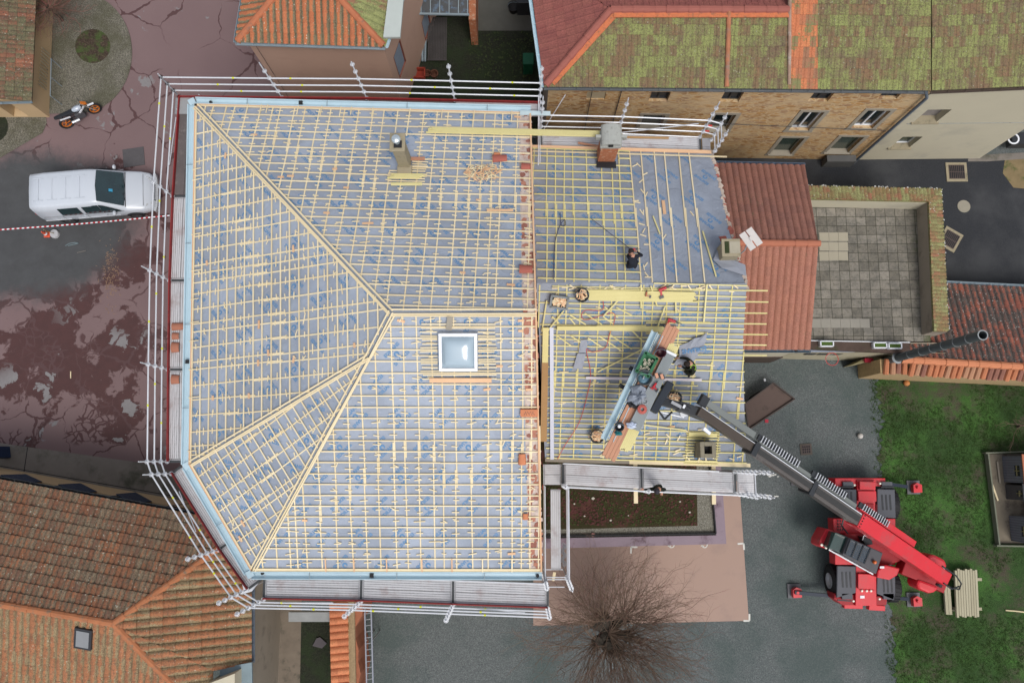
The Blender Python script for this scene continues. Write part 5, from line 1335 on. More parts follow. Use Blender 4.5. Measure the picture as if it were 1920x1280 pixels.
struct('foundation_strip', [(xe, -5.2, .02), (P(563, 1180, 0).x, -5.2, .02), (P(566, 1300, 0).x, -14, .02), (xe, -14, .02)], plain('stained_concrete', (.17, .14, .11), .9, 0, .35, 2, stain=((.07, .065, .05), 1.5)), 'stained concrete strip at the foot of the grey wall')
m = MB(); m.prism([P(412, 1252, 4.9), P(472, 1241, 4.9), P(474, 1330, 4.9), P(412, 1330, 4.9)], .1); m.build('zinc_flashing', plain('blue_zinc', (.19, .25, .28), .5, .1, .2, 2), sw)
m = MB(); m.prism([P(388, 1282, 5.6), P(440, 1262, 5.6), P(440, 1400, 5.6), P(388, 1400, 5.6)], 1.2); m.build('dormer_wall', CREAM, sw)
# corner roof at the very lower left
cr = thing('corner_roof_house', 'small piece of orange tile roof with dark valley gutter in the bottom left corner', 'house', P(0, 1300, 0))
aa = P(-40, 1190, 4.9); bb = P(90, 1310, 4.9)
tile_slope('roof_slope', [aa, bb, bb+V((-2, -3, .8)), aa+V((-4, -1, .8))], TERRA_SWO, cr, .28, .43, .07, .03, 6)
m = MB(); m.bar(aa+V((0, 0, .1)), bb+V((0, 0, .1)), .22, .08); m.build('valley_gutter', plain('dark_valley', (.05, .035, .035), .6), cr)

# ---- bottom: pit, beam, tiled wall, ladder
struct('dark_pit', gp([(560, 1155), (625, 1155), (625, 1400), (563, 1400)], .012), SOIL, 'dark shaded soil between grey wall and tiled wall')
c = P(600, 1205, .05); m = MB(); m.prism([c+V((x, y, .05)) for x, y in ((-.3, -.1), (.1, -.2), (.3, 0), (0, .25), (-.15, .2))], .04); single(m, 'rubbish_sheet', plain('pale_rag', (.09, .08, .09), .8), 'crumpled grey plastic sheet in the dark pit', 'rag', c)
tb = thing('concrete_lintel', 'pale grey concrete beam bridging the dark pit', 'beam', P(580, 1155, 0)); m = MB(); m.prism([P(541, 1147, 2.4), P(619, 1147, 2.4), P(619, 1165, 2.4), P(541, 1165, 2.4)], .25); m.build('beam', plain('lintel_grey', (.27, .28, .28), .8), tb)
tw = thing('tiled_boundary_wall', 'boundary wall capped with clean orange canal tiles at the bottom', 'wall', P(640, 1210, 0))
q = [P(619, 1128, 2.6), P(652, 1128, 2.6), P(656, 1340, 2.6), P(624, 1340, 2.6)]
tile_slope('coping_tiles', [q[1], q[2], q[3]+V((0, 0, .15)), q[0]+V((0, 0, .15))], tilemat('fresh_orange', [(.50, .18, .085), (.55, .21, .10), (.46, .165, .08)]), tw, .27, .42, .09, .02, 10)
m = MB(); m.prism([v-V((0, 0, .12)) for v in q], 2.4); m.build('wall', STONE, tw)
q2 = [P(652, 1128, 2.45), P(664, 1128, 2.45), P(668, 1340, 2.45), P(656, 1340, 2.45)]
m = MB(); m.prism(q2, 2.3); m.build('stone_edge', plain('straw_rubble', (.30, .22, .13), .95, 0, .5, 14), tw)
m = MB(); r_ = random.Random(2)
pts = [P(664, 1128, 2.3)]+[P(664+r_.uniform(4, 16)*(1 if k in (0, 1, 6, 7) else .6), 1130+k*22, 2.3) for k in range(9)]+[P(668, 1340, 2.3)]
m.prism(pts, 2.1); m.build('orange_base', plain('dusty_orange', (.30, .11, .06), .9, 0, .3, 4), tw)
ld = thing('ladder', 'grey metal ladder lying upright against the tiled boundary wall on the gravel', 'ladder', P(690, 1200, 0))
for x in (684, 696):
    m = MB(); m.bar(P(x, 1140, 1.8), P(x+5, 1330, 1.8), .05, .08); m.build('rail', plain('ladder_grey', (.25, .27, .32), .4, .2), ld)
for k in range(16):
    y = 1149+k*11.2; m = MB(); m.tube(P(685+k*.3, y+1, 1.8), P(697+k*.3, y-1, 1.8), .016, 6); m.build('rung', GALVD, ld)
m = MB()
for x in (685, 696): p = P(x+2, 1200, 1.8); m.tube(p, (p.x, p.y, 0), .025, 6)
m.build('trestle_leg', GALVD, ld)

# ================================================================= GREEN FLAT ROOF south of the wing
gr = thing('green_flat_roof', 'low flat roof with reddish sedum, pale gravel border and mauve metal edge', 'flat roof', (3.5, -1.5, 0))
zg = 3.1
SED = plain('sedum', (.06, .022, .018), .95, 0, .5, 2.2, c2=(.035, .045, .012), stain=((.10, .035, .032), 1.0))
def q4(pts, z): return [P(x, y, z) for x, y in pts]
m = MB(); m.prism(q4([(1010, 700), (1322, 700), (1334, 872), (1343, 1004), (1010, 1010)], zg-.06), .1); m.build('gravel_border', gravelmat('white_border_gravel', (.06, .06, .045), (.20, .19, .155), (.42, .41, .36), 32, .6), gr)
m = MB(); m.prism(q4([(1010, 700), (1300, 700), (1306, 870), (1308, 985), (1010, 993)], zg-.0), .06); m.build('planting', SED, gr)
m = MB(); r_ = random.Random(6)
for k in range(2600):
    p = P(r_.uniform(1015, 1304), r_.uniform(862, 984), zg+r_.uniform(.01, .05)); s_ = r_.uniform(.02, .06); a_ = r_.uniform(0, 6.3)
    red = MN.noise(V((p.x*.8, p.y*.8, 2)))
    m.face([p+V((s_*math.cos(a_+t), s_*math.sin(a_+t), r_.uniform(-.01, .02))) for t in (0, 2.1, 4.2)], 0 if red > r_.uniform(-.35, .35) else 1)
tag(m.build('sedum_tufts', [plain('red_sedum', (.085, .03, .028), .9, 0, .3, 5), plain('green_sedum', (.04, .05, .014), .9, 0, .3, 5)], gr), None, None, kind='stuff')
ed = [((1010, 1009), (1343, 1003), (1362, 1019), (1010, 1028)), ((1318, 700), (1334, 700), (1352, 872), (1362, 1019), (1343, 1003))]
m = MB(); m.prism(q4(ed[0], zg+.05), .25); m.build('edge_cladding', PUR, gr); m = MB(); m.prism(q4(ed[1], zg+.047), .25); m.build('edge_cladding', PUR, gr)
walls(gr, [(1.2, P(1100, 1020, 3).y+.4), (8.0, P(1300, 1015, 3).y+.4), (7.9, 3)], 0, zg-.1, GREYW)
m = MB(); m.bar(P(1010, 1005, zg+.04), P(1342, 999.5, zg+.04), .05, .12); m.bar(P(1342, 999.5, zg+.04), P(1325, 800, zg+.04), .05, .12); m.build('upstand', BLACK, gr)
for x, y, s_ in ((1112, 934, .07), (1077, 944, .04), (1145, 975, .05), (1178, 966, .03), (1275, 940, .04), (1293, 960, .05), (1096, 967, .04)):
    c = P(x, y, zg+.02); m = MB(); m.prism([c+V((s_*math.cos(t*1.2), s_*math.sin(t*1.2)*.8, .03)) for t in range(5)], .03); single(m, 'pale_stone', plain('stone_white', (.45, .42, .36), .9), 'small pale stone lying on the sedum roof', 'stone', c, 'pale stones on the sedum roof')
c = P(1111, 1002, zg); m = MB(); m.prism([c+V((s_[0], s_[1], .06)) for s_ in ((-.08, -.05), (.06, -.08), (.09, .04), (-.02, .09))], .05); single(m, 'brick_fragment', plain('frag', (.25, .12, .11), .9), 'pinkish brick fragment on the gravel border of the flat roof', 'fragment', c)

# ================================================================= SCAFFOLDS
def rail_seg(par, p, q, r=.026, name='guardrail', mat=None, clip=True):
    m = MB(); m.tube(p, q, r, 8)
    o = m.build(name, [mat or GALV, YEL], par, smooth=False)
    return o
def standard(par, x, y, z0, z1, zd, name='standard', rings_from=None):
    m = MB(); m.tube((x, y, z0), (x, y, z1), .024, 8)
    if z0 == 0: m.box((x, y, .01), (.16, .16, .02))
    z = zd+.02; rf = rings_from if rings_from is not None else zd
    while z < z1-.04:
        if z >= rf-.1:
            m.lathe((x, y, z), [(.028, -.005), (.05, -.005), (.052, .005), (.028, .005)], 12)
            m.lathe((x, y, z), [(.066, -.005), (.078, -.005), (.078, .005), (.066, .005), (.066, -.005)], 16)
            for k in range(4): a_ = k*PI/2+.4; m.bar((x+.04*math.cos(a_), y+.04*math.sin(a_), z), (x+.07*math.cos(a_), y+.07*math.sin(a_), z), .016, .009)
        z += .5
    m.tube((x, y, z1-.02), (x, y, z1+.1), .018, 8)
    return m.build(name, GALV, par)
def deck_bay(par, p, q, inn, wd, z, mat=None, name='deck', n=2):
    d = (q-p).normalized(); 
    for k in range(n):
        m = MB(); c = inn*(.03+(k+.5)*wd/n); ww = wd/n-.012
        a, b = p+c+d*.065, q+c-d*.065; a.z = b.z = z-.03
        m.bar(a, b, ww, .05)
        if mat is None:
            for j in range(5):
                o = inn*((j-2)*ww/5.1); m.bar(a+o+V((0, 0, .031)), b+o+V((0, 0, .031)), ww/9, .012, m=1)
            for e in (a, b): m.bar(e-inn*ww/2+V((0, 0, .032)), e+inn*ww/2+V((0, 0, .032)), .05, .01)
        m.build(name, mat or [DECK, DECKR], par)
def run(par, posts, tops, inn, wd, zd, rails=(.5, 1.0, 1.5), toe=True, decks=None, inner=True, inset=0, z0=0):
    for i, p in enumerate(posts):
        standard(par, p.x, p.y, z0, tops[i], zd)
        if inner: q = p+inn*(wd+.05); standard(par, q.x, q.y, z0, zd+.06, zd, 'inner_standard', rings_from=zd-.01)
        m = MB(); m.tube(V((p.x, p.y, zd-.09)), V((p.x, p.y, zd-.09))+inn*(wd+.05), .025, 6); m.bar(V((p.x, p.y, zd-.02)), V((p.x, p.y, zd-.02))+inn*(wd+.05), .09, .03, m=1); m.build('transom', [GALVD, DARKST], par)
    for i, (p, q) in enumerate(zip(posts, posts[1:])):
        for h in rails:
            rail_seg(par, V((p.x, p.y, zd+h)), V((q.x, q.y, zd+h)))
        if toe:
            m = MB(); a = V((p.x, p.y, zd+.09))+inn*.05; b = V((q.x, q.y, zd+.09))+inn*.05; m.bar(a, b, .032, .16); m.build('toe_board', REDTOE, par)
        for z in (2.2, 4.4):
            if z < zd-1: m = MB(); m.tube((p.x, p.y, z), (q.x, q.y, z), .024, 6); m.build('ledger', GALVD, par)
        if decks is None or decks[i] is not None:
            md = None if (decks is None or decks[i] == 0) else decks[i]
            deck_bay(par, V((p.x, p.y, 0)), V((q.x, q.y, 0)), inn, wd, zd, md)
ZD, ZTOP = 7.6, 9.1
TP = lambda x, y: P(x, y, ZTOP)
sc = thing('scaffold', 'tall galvanised scaffold with red toe boards wrapped around the main house', 'scaffold', (-12, 4, 0))
wp = [TP(302, 145), TP(288, 341), TP(281, 507), TP(278, 683), TP(276, 865)]
run(sc, wp, [9.2, 9.55, 9.6, 9.55, 9.6], V((1, 0, 0)), .73, ZD, decks=[PLYW, 0, 0, 0])
a0 = wp[0]; m = MB(); q = P(348, 199, ZD+.04); m.box(q, (.75, .62, .04)); m.build('corner_plate', plain('grey_plate', (.30, .31, .32), .6, .1, .1, 6), sc)
np_ = [wp[0], TP(505, 147), TP(672, 148), TP(846, 152), TP(1014, 156)]
run(sc, np_, [9.25, 10.1, 10.2, 10.2, 10.2], V((0, -1, 0)), .5, ZD, decks=[PLYW, PLYW, PLYW, 0])
sp = [TP(284, 889), TP(377, 1040), TP(433, 1119)]
d = (sp[2]-sp[0]).normalized(); inn = V((-d.y, d.x, 0)); inn = -inn if inn.dot(V((1, 1, 0))) < 0 else inn
run(sc, sp, [9.6, 10.2, 10.2], inn, .73, ZD)
bp_ = [TP(466, 1139), TP(659, 1143), TP(842, 1150), TP(1030, 1157)]
run(sc, bp_, [10.2, 10.2, 10.2, 9.35], V((0, 1, 0)), .78, ZD)
for p, q in ((wp[-1], sp[0]), (sp[-1], bp_[0])):
    for h in (.5, 1, 1.5): rail_seg(sc, V((p.x, p.y, ZD+h)), V((q.x, q.y, ZD+h)))
m = MB(); q = P(478, 1094, ZD); m.prism([P(x, y, ZD-.05) for x, y in ((452, 1085), (492, 1083), (472, 1108), (458, 1112))], .04); m.build('corner_plate', GALV, sc)
for a, b in (((1.2, 0), (0, 0)),):
    pass
for (x0, y0, z0), (x1, y1, z1) in (((np_[4].x, np_[4].y, 7.6), (np_[4].x, np_[4].y-2.3, 7.6)), ((np_[4].x-.05, np_[4].y, 8.1), (np_[4].x-.05, np_[4].y-2.2, 7.1))):
    rail_seg(sc, V((x0, y0, z0)), V((x1, y1, z1)), .02, 'brace', GALV)
for (p, q, ha, hb) in ((bp_[2], bp_[3], 0.6, 1.3), (bp_[0], bp_[1], .9, .5), (wp[0], wp[1], .1, .6), (sp[0], sp[1], .1, 1.3)):
    a = V((p.x, p.y, ZD+ha)).lerp(V((q.x, q.y, ZD+hb)), .25); b = V((p.x, p.y, ZD+ha)).lerp(V((q.x, q.y, ZD+hb)), .75)
    rail_seg(sc, a+V((.03, .05, 0)), b+V((.03, .05, 0)), .015, 'brace', GALV)
r_ = random.Random(9)
for p, q in list(zip(wp, wp[1:]))+list(zip(np_, np_[1:]))+list(zip(bp_, bp_[1:]))+list(zip(sp, sp[1:])):
    for h in (.5, 1.0, 1.5):
        t_ = r_.uniform(.15, .85); a = V((p.x, p.y, ZD+h)).lerp(V((q.x, q.y, ZD+h)), t_); dd = (q-p).normalized(); m = MB(); m.tube(a, a+V((dd.x, dd.y, 0))*.07, .031, 8); m.build('yellow_band', YEL, sc)
# inner rails by the south gutter
for (p, q) in zip(bp_, bp_[1:]):
    for h in (.5,):
        o = V((0, .8, 0)); rail_seg(sc, V((p.x, p.y, ZD+.05))+o, V((q.x, q.y, ZD+.05))+o, .022, 'inner_rail', GALV)
# tiles standing on the west deck
for x, y, ang, l, lb, rr in ((335, 612, .05, .44, 'uppermost red clay tile on the west scaffold deck', .14), (330, 630, 0, .24, 'second red clay tile down on the west scaffold deck, the smallest', .13), (330, 651, 0, .27, 'third red clay tile down on the west scaffold deck, the tallest one', .19), (330, 711, 0, .28, 'lowest red clay tile on the west scaffold deck, below the post', .17)):
    tile_piece(P(x, y, ZD+.03), I3, l, rr, ang, plain('deck_tile', (.34, .14, .09), .85, 0, .2, 4), lb)

# wing north scaffold
sn = thing('scaffold', 'scaffold with pale guardrails along the upper eave of the wing', 'scaffold', (4, 12.5, 0))
TN = lambda x, y: P(x, y, 7.8)
nn_ = [TN(1016, 216), TN(1168, 219), TN(1330, 226)]
run(sn, nn_, [9.2, 9.2, 9.2], V((0, -1, 0)), .70, 6.3, rails=(0, .5, 1.0, 1.5), toe=False)
pe = nn_[2]+V((.42, -.12, 0)); standard(sn, pe.x, pe.y, 0, 8.6, 6.3); pe2 = nn_[2]+V((.42, -.75, 0)); standard(sn, pe2.x, pe2.y, 0, 8.6, 6.3)
deck_bay(sn, V((nn_[2].x+.02, nn_[2].y, 0)), V((nn_[2].x+.45, nn_[2].y, 0)), V((0, -1, 0)), .7, 6.3, plain('grey_plate2', (.36, .36, .38), .5, .1, .1, 6))
for h in (.5, 1.0, 1.5):
    rail_seg(sn, V((nn_[2].x, nn_[2].y, 6.3+h)), V((pe.x, pe.y, 6.3+h))); rail_seg(sn, V((pe.x, pe.y, 6.3+h)), V((pe2.x, pe2.y, 6.3+h)), .022)
rail_seg(sn, P(1136, 252, 6.6), P(1310, 232, 7.6), .02, 'brace'); rail_seg(sn, P(1017, 247, 6.4), P(1060, 178, 8.2), .016, 'brace')
for x, y, z in ((1331, 236, 7.3), (1326, 246, 6.8)): m = MB(); m.box(P(x, y, z), (.16, .05, .04)); m.build('red_clip', plain('clip_red', (.6, .05, .04), .5), sn)
for a, b, lb, mt in (((1084, 268), (1126, 275), 'pinkish board on the upper scaffold deck left of the brick chimney', PINKP), ((1164, 257), (1254, 259), 'brown board on the upper scaffold deck right of the brick chimney', WOODB)):
    m = MB(); p, q = P(*a, 6.36), P(*b, 6.36); m.bar(p, q, .08, .03); single(m, 'plank', mt, lb, 'plank', p)
# black/white zinc piece near the junction
m = MB(); p, q = P(975, 212, 7.9), P(1032, 213, 7.9); m.bar(p, q, .16, .05); single(m, 'zinc_profile', plain('pale_profile', (.45, .55, .58), .4, .1), 'short pale zinc profile resting on the scaffold at the junction of both roofs', 'zinc profile', p)

# wing south scaffold with the lower link
ss = thing('scaffold', 'long steel scaffold deck below the wing, with a narrow link deck at its left end', 'scaffold', (4.5, -1, 0))
TS = lambda x, y: P(x, y, 7.9)
s_ = [TS(1061, 913), TS(1216, 921), TS(1402, 929)]
run(ss, s_, [8.1, 8.1, 9.3], V((0, 1, 0)), .72, 6.4, rails=(.5, 1.0, 1.5), toe=False)
pe = V((s_[2].x+.5, s_[2].y, 0)); 
for dx, dy in ((0, .77), (.42, 0), (.42, .77)): standard(ss, s_[2].x+dx, s_[2].y+dy, 0, 9.3, 6.4)
deck_bay(ss, V((s_[2].x+.02, s_[2].y, 0)), V((s_[2].x+.75, s_[2].y, 0)), V((0, 1, 0)), .72, 6.4)
rail_seg(ss, V((s_[2].x+.42, s_[2].y, 7.4)), V((s_[2].x+.42, s_[2].y+.77, 7.4))); rail_seg(ss, V((s_[2].x, s_[2].y, 7.9)), V((s_[2].x+.42, s_[2].y, 7.9)))
deck_bay(ss, V((s_[0].x-.75, s_[0].y, 0)), V((s_[0].x-.03, s_[0].y, 0)), V((0, 1, 0)), .72, 6.4)
rail_seg(ss, V((s_[0].x, s_[0].y+.78, 6.6)), V((s_[2].x-.6, s_[2].y+.78, 6.6)))
# link
la, lb_ = P(1042, 915, 6.3), P(1043, 1070, 6.3)
deck_bay(ss, V((la.x+.2, la.y, 0)), V((lb_.x+.2, lb_.y, 0)), V((-1, 0, 0)), .36, 6.3, None, 'link_deck', 1)
for dx, z in ((-.42, 7.3), (-.42, 6.8), (.36, 6.8), (.36, 7.3), (.36, 7.8), (-.42, 6.35)):
    rail_seg(ss, V((la.x+dx, la.y+.1, z)), V((lb_.x+dx, lb_.y-.2, z)))
standard(ss, lb_.x+.36, lb_.y-.2, 0, 9.3, 6.3); standard(ss, lb_.x-.42, lb_.y-.2, 0, 9.0, 6.3)
for z, dy in ((6.35, -.2), (6.85, -.2), (4.4, -.2), (4.9, -.75)): rail_seg(ss, V((lb_.x-.42, lb_.y+dy, z)), V((lb_.x+.36, lb_.y+dy, z)), .02)
m = MB()
for k in range(16): m.ring(V((lb_.x+.27+.05*math.sin(k), lb_.y+.9-k*.05, 6.2-.02*k)), .05, .012, 8, 4)
m.build('chain', GALVD, ss)
for (x0, y0, x1, y1), lb in (((1191, 862, 1192, 943), 'pale square beam sticking out under the middle of the south deck'), ((1337, 862, 1338, 945), 'pale square beam sticking out under the right part of the south deck')):
    m = MB(); p, q = P(x0, y0, 6.15), P(x1, y1, 6.15); m.bar(p, q, .14, .14); single(m, 'support_beam', WOODO if False else WOODY, lb, 'beam', p)
m = MB(); p, q = P(1052, 872, 6.1), P(1104, 872, 6.1); m.bar(p, q, .05, .05); single(m, 'plank', WOODY, 'short pale lath under the lower left eave of the wing', 'plank', p)
m = MB(); p, q = P(1037, 1088, 5.6), P(1040, 1072, 5.6); m.bar(p, q, .1, .05); single(m, 'plank', WOODY, 'short board below the end of the link deck', 'plank', p)
cable(gS, [(1012, 868), (1018, 880), (1022, 895), (1025, 905), (1018, 920), (1022, 935)], REDC, 'red cable hanging by the junction of deck and main house', .012, -.4)

# ================================================================= RED ROTATING TELEHANDLER
RED = plain('machine_red', (.56, .016, .028), .38, 0, .10, 1.5, spec=.5, stain=((.40, .05, .055), 1.3)); REDD = plain('machine_red_dark', (.30, .012, .018), .45, 0, .15, 2)
GRY = plain('machine_grey', (.085, .09, .105), .55, 0, .1, 3); RIM = plain('rim_silver', (.40, .41, .43), .4, .3)
LAMPW = plain('lamp_glass', (.8, .75, .65), .2, 0, .05, 3)
tb0 = P(1622, 1015, 0)
mc = thing('telehandler', 'red rotating telehandler crane with extended grey boom and four outriggers', 'telehandler', (tb0.x, tb0.y, 0))
def pp_(pxs, z, th, name, mat, par, bevel=.02, z0=None):
    m = MB(); m.prism([P(x, y, z) for x, y in pxs], th); return m.build(name, mat, par, bevel=bevel)
body = pp_([(1607, 900), (1641, 900), (1644, 1135), (1604, 1135)], 1.45, .9, 'chassis', RED, mc)
pp_([(1562, 972), (1679, 972), (1679, 1058), (1566, 1058)], 1.5, .6, 'turntable_deck', RED, mc)
pp_([(1566, 896), (1660, 896), (1661, 911), (1566, 911)], 1.35, .8, 'front_bumper', RED, mc)
pp_([(1564, 1112), (1664, 1118), (1662, 1134), (1580, 1134), (1564, 1122)], 1.3, .8, 'rear_bumper', REDD, mc)
pp_([(1583, 1131), (1618, 1132), (1618, 1141), (1583, 1140)], 1.0, .3, 'rear_plate', RED, mc); pp_([(1630, 1133), (1660, 1135), (1660, 1145), (1629, 1143)], 1.0, .3, 'rear_plate', RED, mc)
pp_([(1612, 902), (1642, 903), (1642, 918), (1612, 917)], 1.62, .2, 'hood', RED, mc); pp_([(1609, 920), (1643, 920), (1644, 940), (1610, 939)], 1.6, .2, 'hood', RED, mc)
pp_([(1611, 943), (1639, 944), (1637, 956), (1626, 961), (1612, 952)], 1.52, .1, 'mesh_cover', REDD, mc)
pp_([(1609, 1075), (1641, 1076), (1641, 1104), (1609, 1103)], 1.62, .2, 'hood', RED, mc)
fend = [((1572, 916), (1606, 917), (1607, 962), (1572, 955)), ((1645, 916), (1678, 917), (1680, 971), (1645, 969)), ((1570, 1060), (1605, 1061), (1605, 1111), (1569, 1120)), ((1645, 1070), (1679, 1070), (1679, 1110), (1676, 1125), (1644, 1112))]
for i, f in enumerate(fend):
    o = pp_(f, 1.5, .12, 'fender', GRY, mc, .03); cxp = sum(p[0] for p in f)/len(f); cyp = sum(p[1] for p in f)/len(f)
    for k in (-1, 0, 1):
        m = MB(); c = P(cxp+k*7.4, cyp-2, 1.505); m.box(c, (.07, .62, .012)); m.build('slot', BLACKM, o)
    c = P(cxp, cyp, .65); wx = c.x+(-.28 if i in (0, 2) else .1)
    if i == 2: wx = P(1562, 1072, .65).x; 
    w_ = MB(); ax = Matrix.Rotation(PI/2, 3, 'Y')
    w_.lathe((wx-.2, c.y, .65), [(.3, .02), (.56, 0), (.64, .06), (.65, .22), (.64, .36), (.56, .42), (.3, .4)], 28, 0, ax)
    for k in range(24):
        a_ = k*2*PI/24; w_.bar((wx-.16, c.y+.65*math.cos(a_), .65+.65*math.sin(a_)), (wx+.18, c.y+.65*math.cos(a_+.1), .65+.65*math.sin(a_+.1)), .05, .03, V((0, math.cos(a_), math.sin(a_))))
    wh = w_.build('wheel', BLACK, mc); m = MB(); m.lathe((wx-.22, c.y, .65), [(0, .12), (.12, .12), (.2, .1), (.26, .03), (.32, .01), (.32, .42), (0, .42)], 20, 0, ax); m.build('rim', RIM, wh)
    m = MB(); s1 = -1 if cyp > 1000 else 1; dy = (1117 if cyp > 1000 else 908); m.box(P(cxp, dy, 1.42), (.42, .22, .16)); m.build('step_box', GRY, mc)
for x, y in ((1602, 909), (1650, 906), (1600, 1126), (1649, 1122), (1616, 1107), (1625, 1107), (1633, 1107)):
    m = MB(); m.lathe(P(x, y, 1.5), [(0, .05), (.04, .04), (.05, 0), (.05, -.03)], 10); m.build('lamp', LAMPW, mc)
for (x0, y0, x1, y1, px_, py_, sgn) in ((1660, 906, 1700, 912, 1711, 913, 1), (1664, 1119, 1702, 1122, 1711, 1123, 1), (1566, 1117, 1490, 1110, 1488, 1107, -1), (1568, 906, 1496, 899, 1494, 897, -1)):
    m = MB(); m.bar(P(x0, y0, .6), P(x1, y1, .45), .14, .16); arm = m.build('outrigger_arm', plain('arm_blue_black', (.02, .028, .045), .4, .1), mc)
    c = P(px_, py_, 0); m = MB(); m.tube((c.x, c.y, .08), (c.x, c.y, .55), .06, 10); m.prism([V((c.x+a, c.y+b, .42)) for a, b in ((-.16, -.22), (.2, -.2), (.2, .12), (0, .2), (-.16, .1))], .25); m.build('jack', RED, mc)
    m = MB(); m.box((c.x, c.y, .05), (.55, .58, .08)); m.build('foot_plate', plain('pad_grey', (.13, .13, .14), .8), mc)
# rotating upper structure
dirb = (P(1300, 765, 9.4)-P(1768, 1083, 2.7)); bdir = dirb.normalized(); hd = V((dirb.x, dirb.y, 0)).normalized(); sd = V((-hd.y, hd.x, 0)); bup = bdir.cross(sd); bup = -bup if bup.z < 0 else bup
pp_([(1583, 1000), (1700, 1000), (1707, 1046), (1642, 1066), (1590, 1040)], 1.9, .5, 'upper_deck', REDD, mc, .03)
pp_([(1646, 1068), (1660, 1058), (1688, 1065), (1683, 1078), (1668, 1087), (1644, 1082)], 2.35, .9, 'engine_cover', RED, mc, .05)
pp_([(1740, 1040), (1752, 1039), (1772, 1049), (1777, 1060), (1772, 1072), (1738, 1060)], 2.3, .9, 'counterweight', RED, mc, .1)
pp_([(1722, 1085), (1752, 1096), (1762, 1102), (1752, 1111), (1742, 1112), (1722, 1103), (1719, 1094)], 2.3, .9, 'counterweight', RED, mc, .1)
pp_([(1700, 1048), (1757, 1080), (1785, 1070), (1770, 1112), (1745, 1098), (1690, 1075)], 2.2, .7, 'tail_frame', REDD, mc, .03)
pp_([(1640, 965), (1704, 1008), (1700, 1026), (1690, 1022), (1696, 1010), (1640, 976)], 2.7, .3, 'side_fairing', RED, mc, .02)
# boom: four telescoping sections
b0, b1 = P(1768, 1083, 3.0), P(1300, 765, 9.5); BL = (b1-b0).length; bd = (b1-b0).normalized()
bu = bd.cross(sd).normalized(); bu = -bu if bu.z < 0 else bu
def sec(t0, t1, wd, h, name, mat, bev=.02):
    m = MB(); m.bar(b0+bd*BL*t0, b0+bd*BL*t1, wd, h, bu); return m.build(name, mat, mc, bevel=bev)
BG = plain('boom_grey_brown', (.10, .09, .085), .4, .3, .2, 1.5, spec=.5); BG2 = plain('boom_bronze', (.075, .06, .05), .35, .35, .2, 2)
s1 = sec(0, .40, .54, .58, 'boom_base', RED, .03); s2 = sec(.39, .586, .45, .50, 'boom_section', BG); s3 = sec(.58, .80, .39, .42, 'boom_section', BG); s4 = sec(.79, .99, .30, .34, 'boom_section', BG2)
for t, w_ in ((.586, .47), (.80, .41)):
    m = MB(); m.bar(b0+bd*BL*(t-.008), b0+bd*BL*(t+.008), w_+.06, w_+.08, bu); m.build('collar', BLACKM, mc)
for t0, t1, w_ in ((.405, .58, .47), (.592, .793, .40)):       # cover strips on top
    m = MB(); m.bar(b0+bd*BL*t0+bu*(w_/2+.035), b0+bd*BL*t1+bu*(w_/2+.035), w_*.42, .03, bu); m.build('top_strip', plain('dark_strip', (.035, .035, .035), .5), mc)
    m = MB(); m.bar(b0+bd*BL*t0+bu*(w_/2+.03)-sd*w_*.42, b0+bd*BL*t1+bu*(w_/2+.03)-sd*w_*.42, .03, .03, bu); m.build('hose_line', GALV, mc)
m = MB(); m.bar(b0+bd*BL*.80+bu*.185-sd*.15, b0+bd*BL*.99+bu*.185-sd*.15, .02, .02, bu); m.build('hose_line', GALV, mc)
# side carrier channels and cable chains
nd = sd if sd.y > 0 else -sd
def chan(t0, t1, off, wd, h, name, mat): m = MB(); m.bar(b0+bd*BL*t0+nd*off, b0+bd*BL*t1+nd*off, wd, h, bu); return m.build(name, mat, mc, bevel=.01)
CHG = plain('channel_grey', (.17, .185, .18), .5, .2, .15, 1)
chan(.81, .985, .40, .22, .10, 'hose_channel', CHG); chan(.595, .79, .33, .15, .08, 'hose_channel', CHG); chan(.415, .575, .37, .17, .08, 'hose_channel', CHG); chan(.16, .40, .46, .24, .1, 'hose_channel', RED)
m = MB(); m.bar(b0+bd*BL*.985+nd*.2, b0+bd*BL*.985+nd*.56, .3, .14, bu); m.build('channel_end', BLACKM, mc)
for t0, t1, off in ((.655, .80, .43), (.47, .60, .46), (.29, .41, .50)):
    m = MB(); n = int((t1-t0)*BL/.135)
    for k in range(n):
        c = b0+bd*(BL*t0+k*.135)+nd*off+bu*.10; m.bar(c-nd*.12, c+nd*.12, .028, .03, bu); m.bar(c-nd*.11, c-nd*.11+bd*.05, .02, .05, bu)
    m.build('cable_chain', GALV, mc)
    m = MB(); m.bar(b0+bd*BL*t0+nd*off+bu*.03, b0+bd*BL*t1+nd*off+bu*.03, .2, .06, bu); m.build('chain_tray', BLACKM, mc)
# cab
cdir = hd; cs_ = -nd; 
def cabp(pxs, z): return [P(x, y, z) for x, y in pxs]
pp_([(1549, 990), (1562, 994), (1565, 998), (1555, 1026), (1549, 1029), (1536, 1022), (1537, 1012)], 2.1, 1.0, 'cab_nose', RED, mc, .05)
gl = MB(); gl.prism(cabp(((1566, 997), (1592, 1007), (1579, 1038), (1554, 1027)), 2.75), 1.0); gl.build('cab_windscreen', plain('cab_glass', (.02, .05, .045), .08, 0, .3, 2, spec=.8), mc, bevel=.03)
cb = pp_([(1592, 1007), (1656, 1036), (1643, 1076), (1579, 1039)], 2.95, 1.2, 'cab_roof', plain('cab_roof_grey', (.07, .07, .08), .5, 0, .2, 4), mc, .04)
m = MB(); A_, B_, C_, D_ = [P(x, y, 2.98) for x, y in ((1594, 1011), (1632, 1027), (1620, 1056), (1584, 1038))]
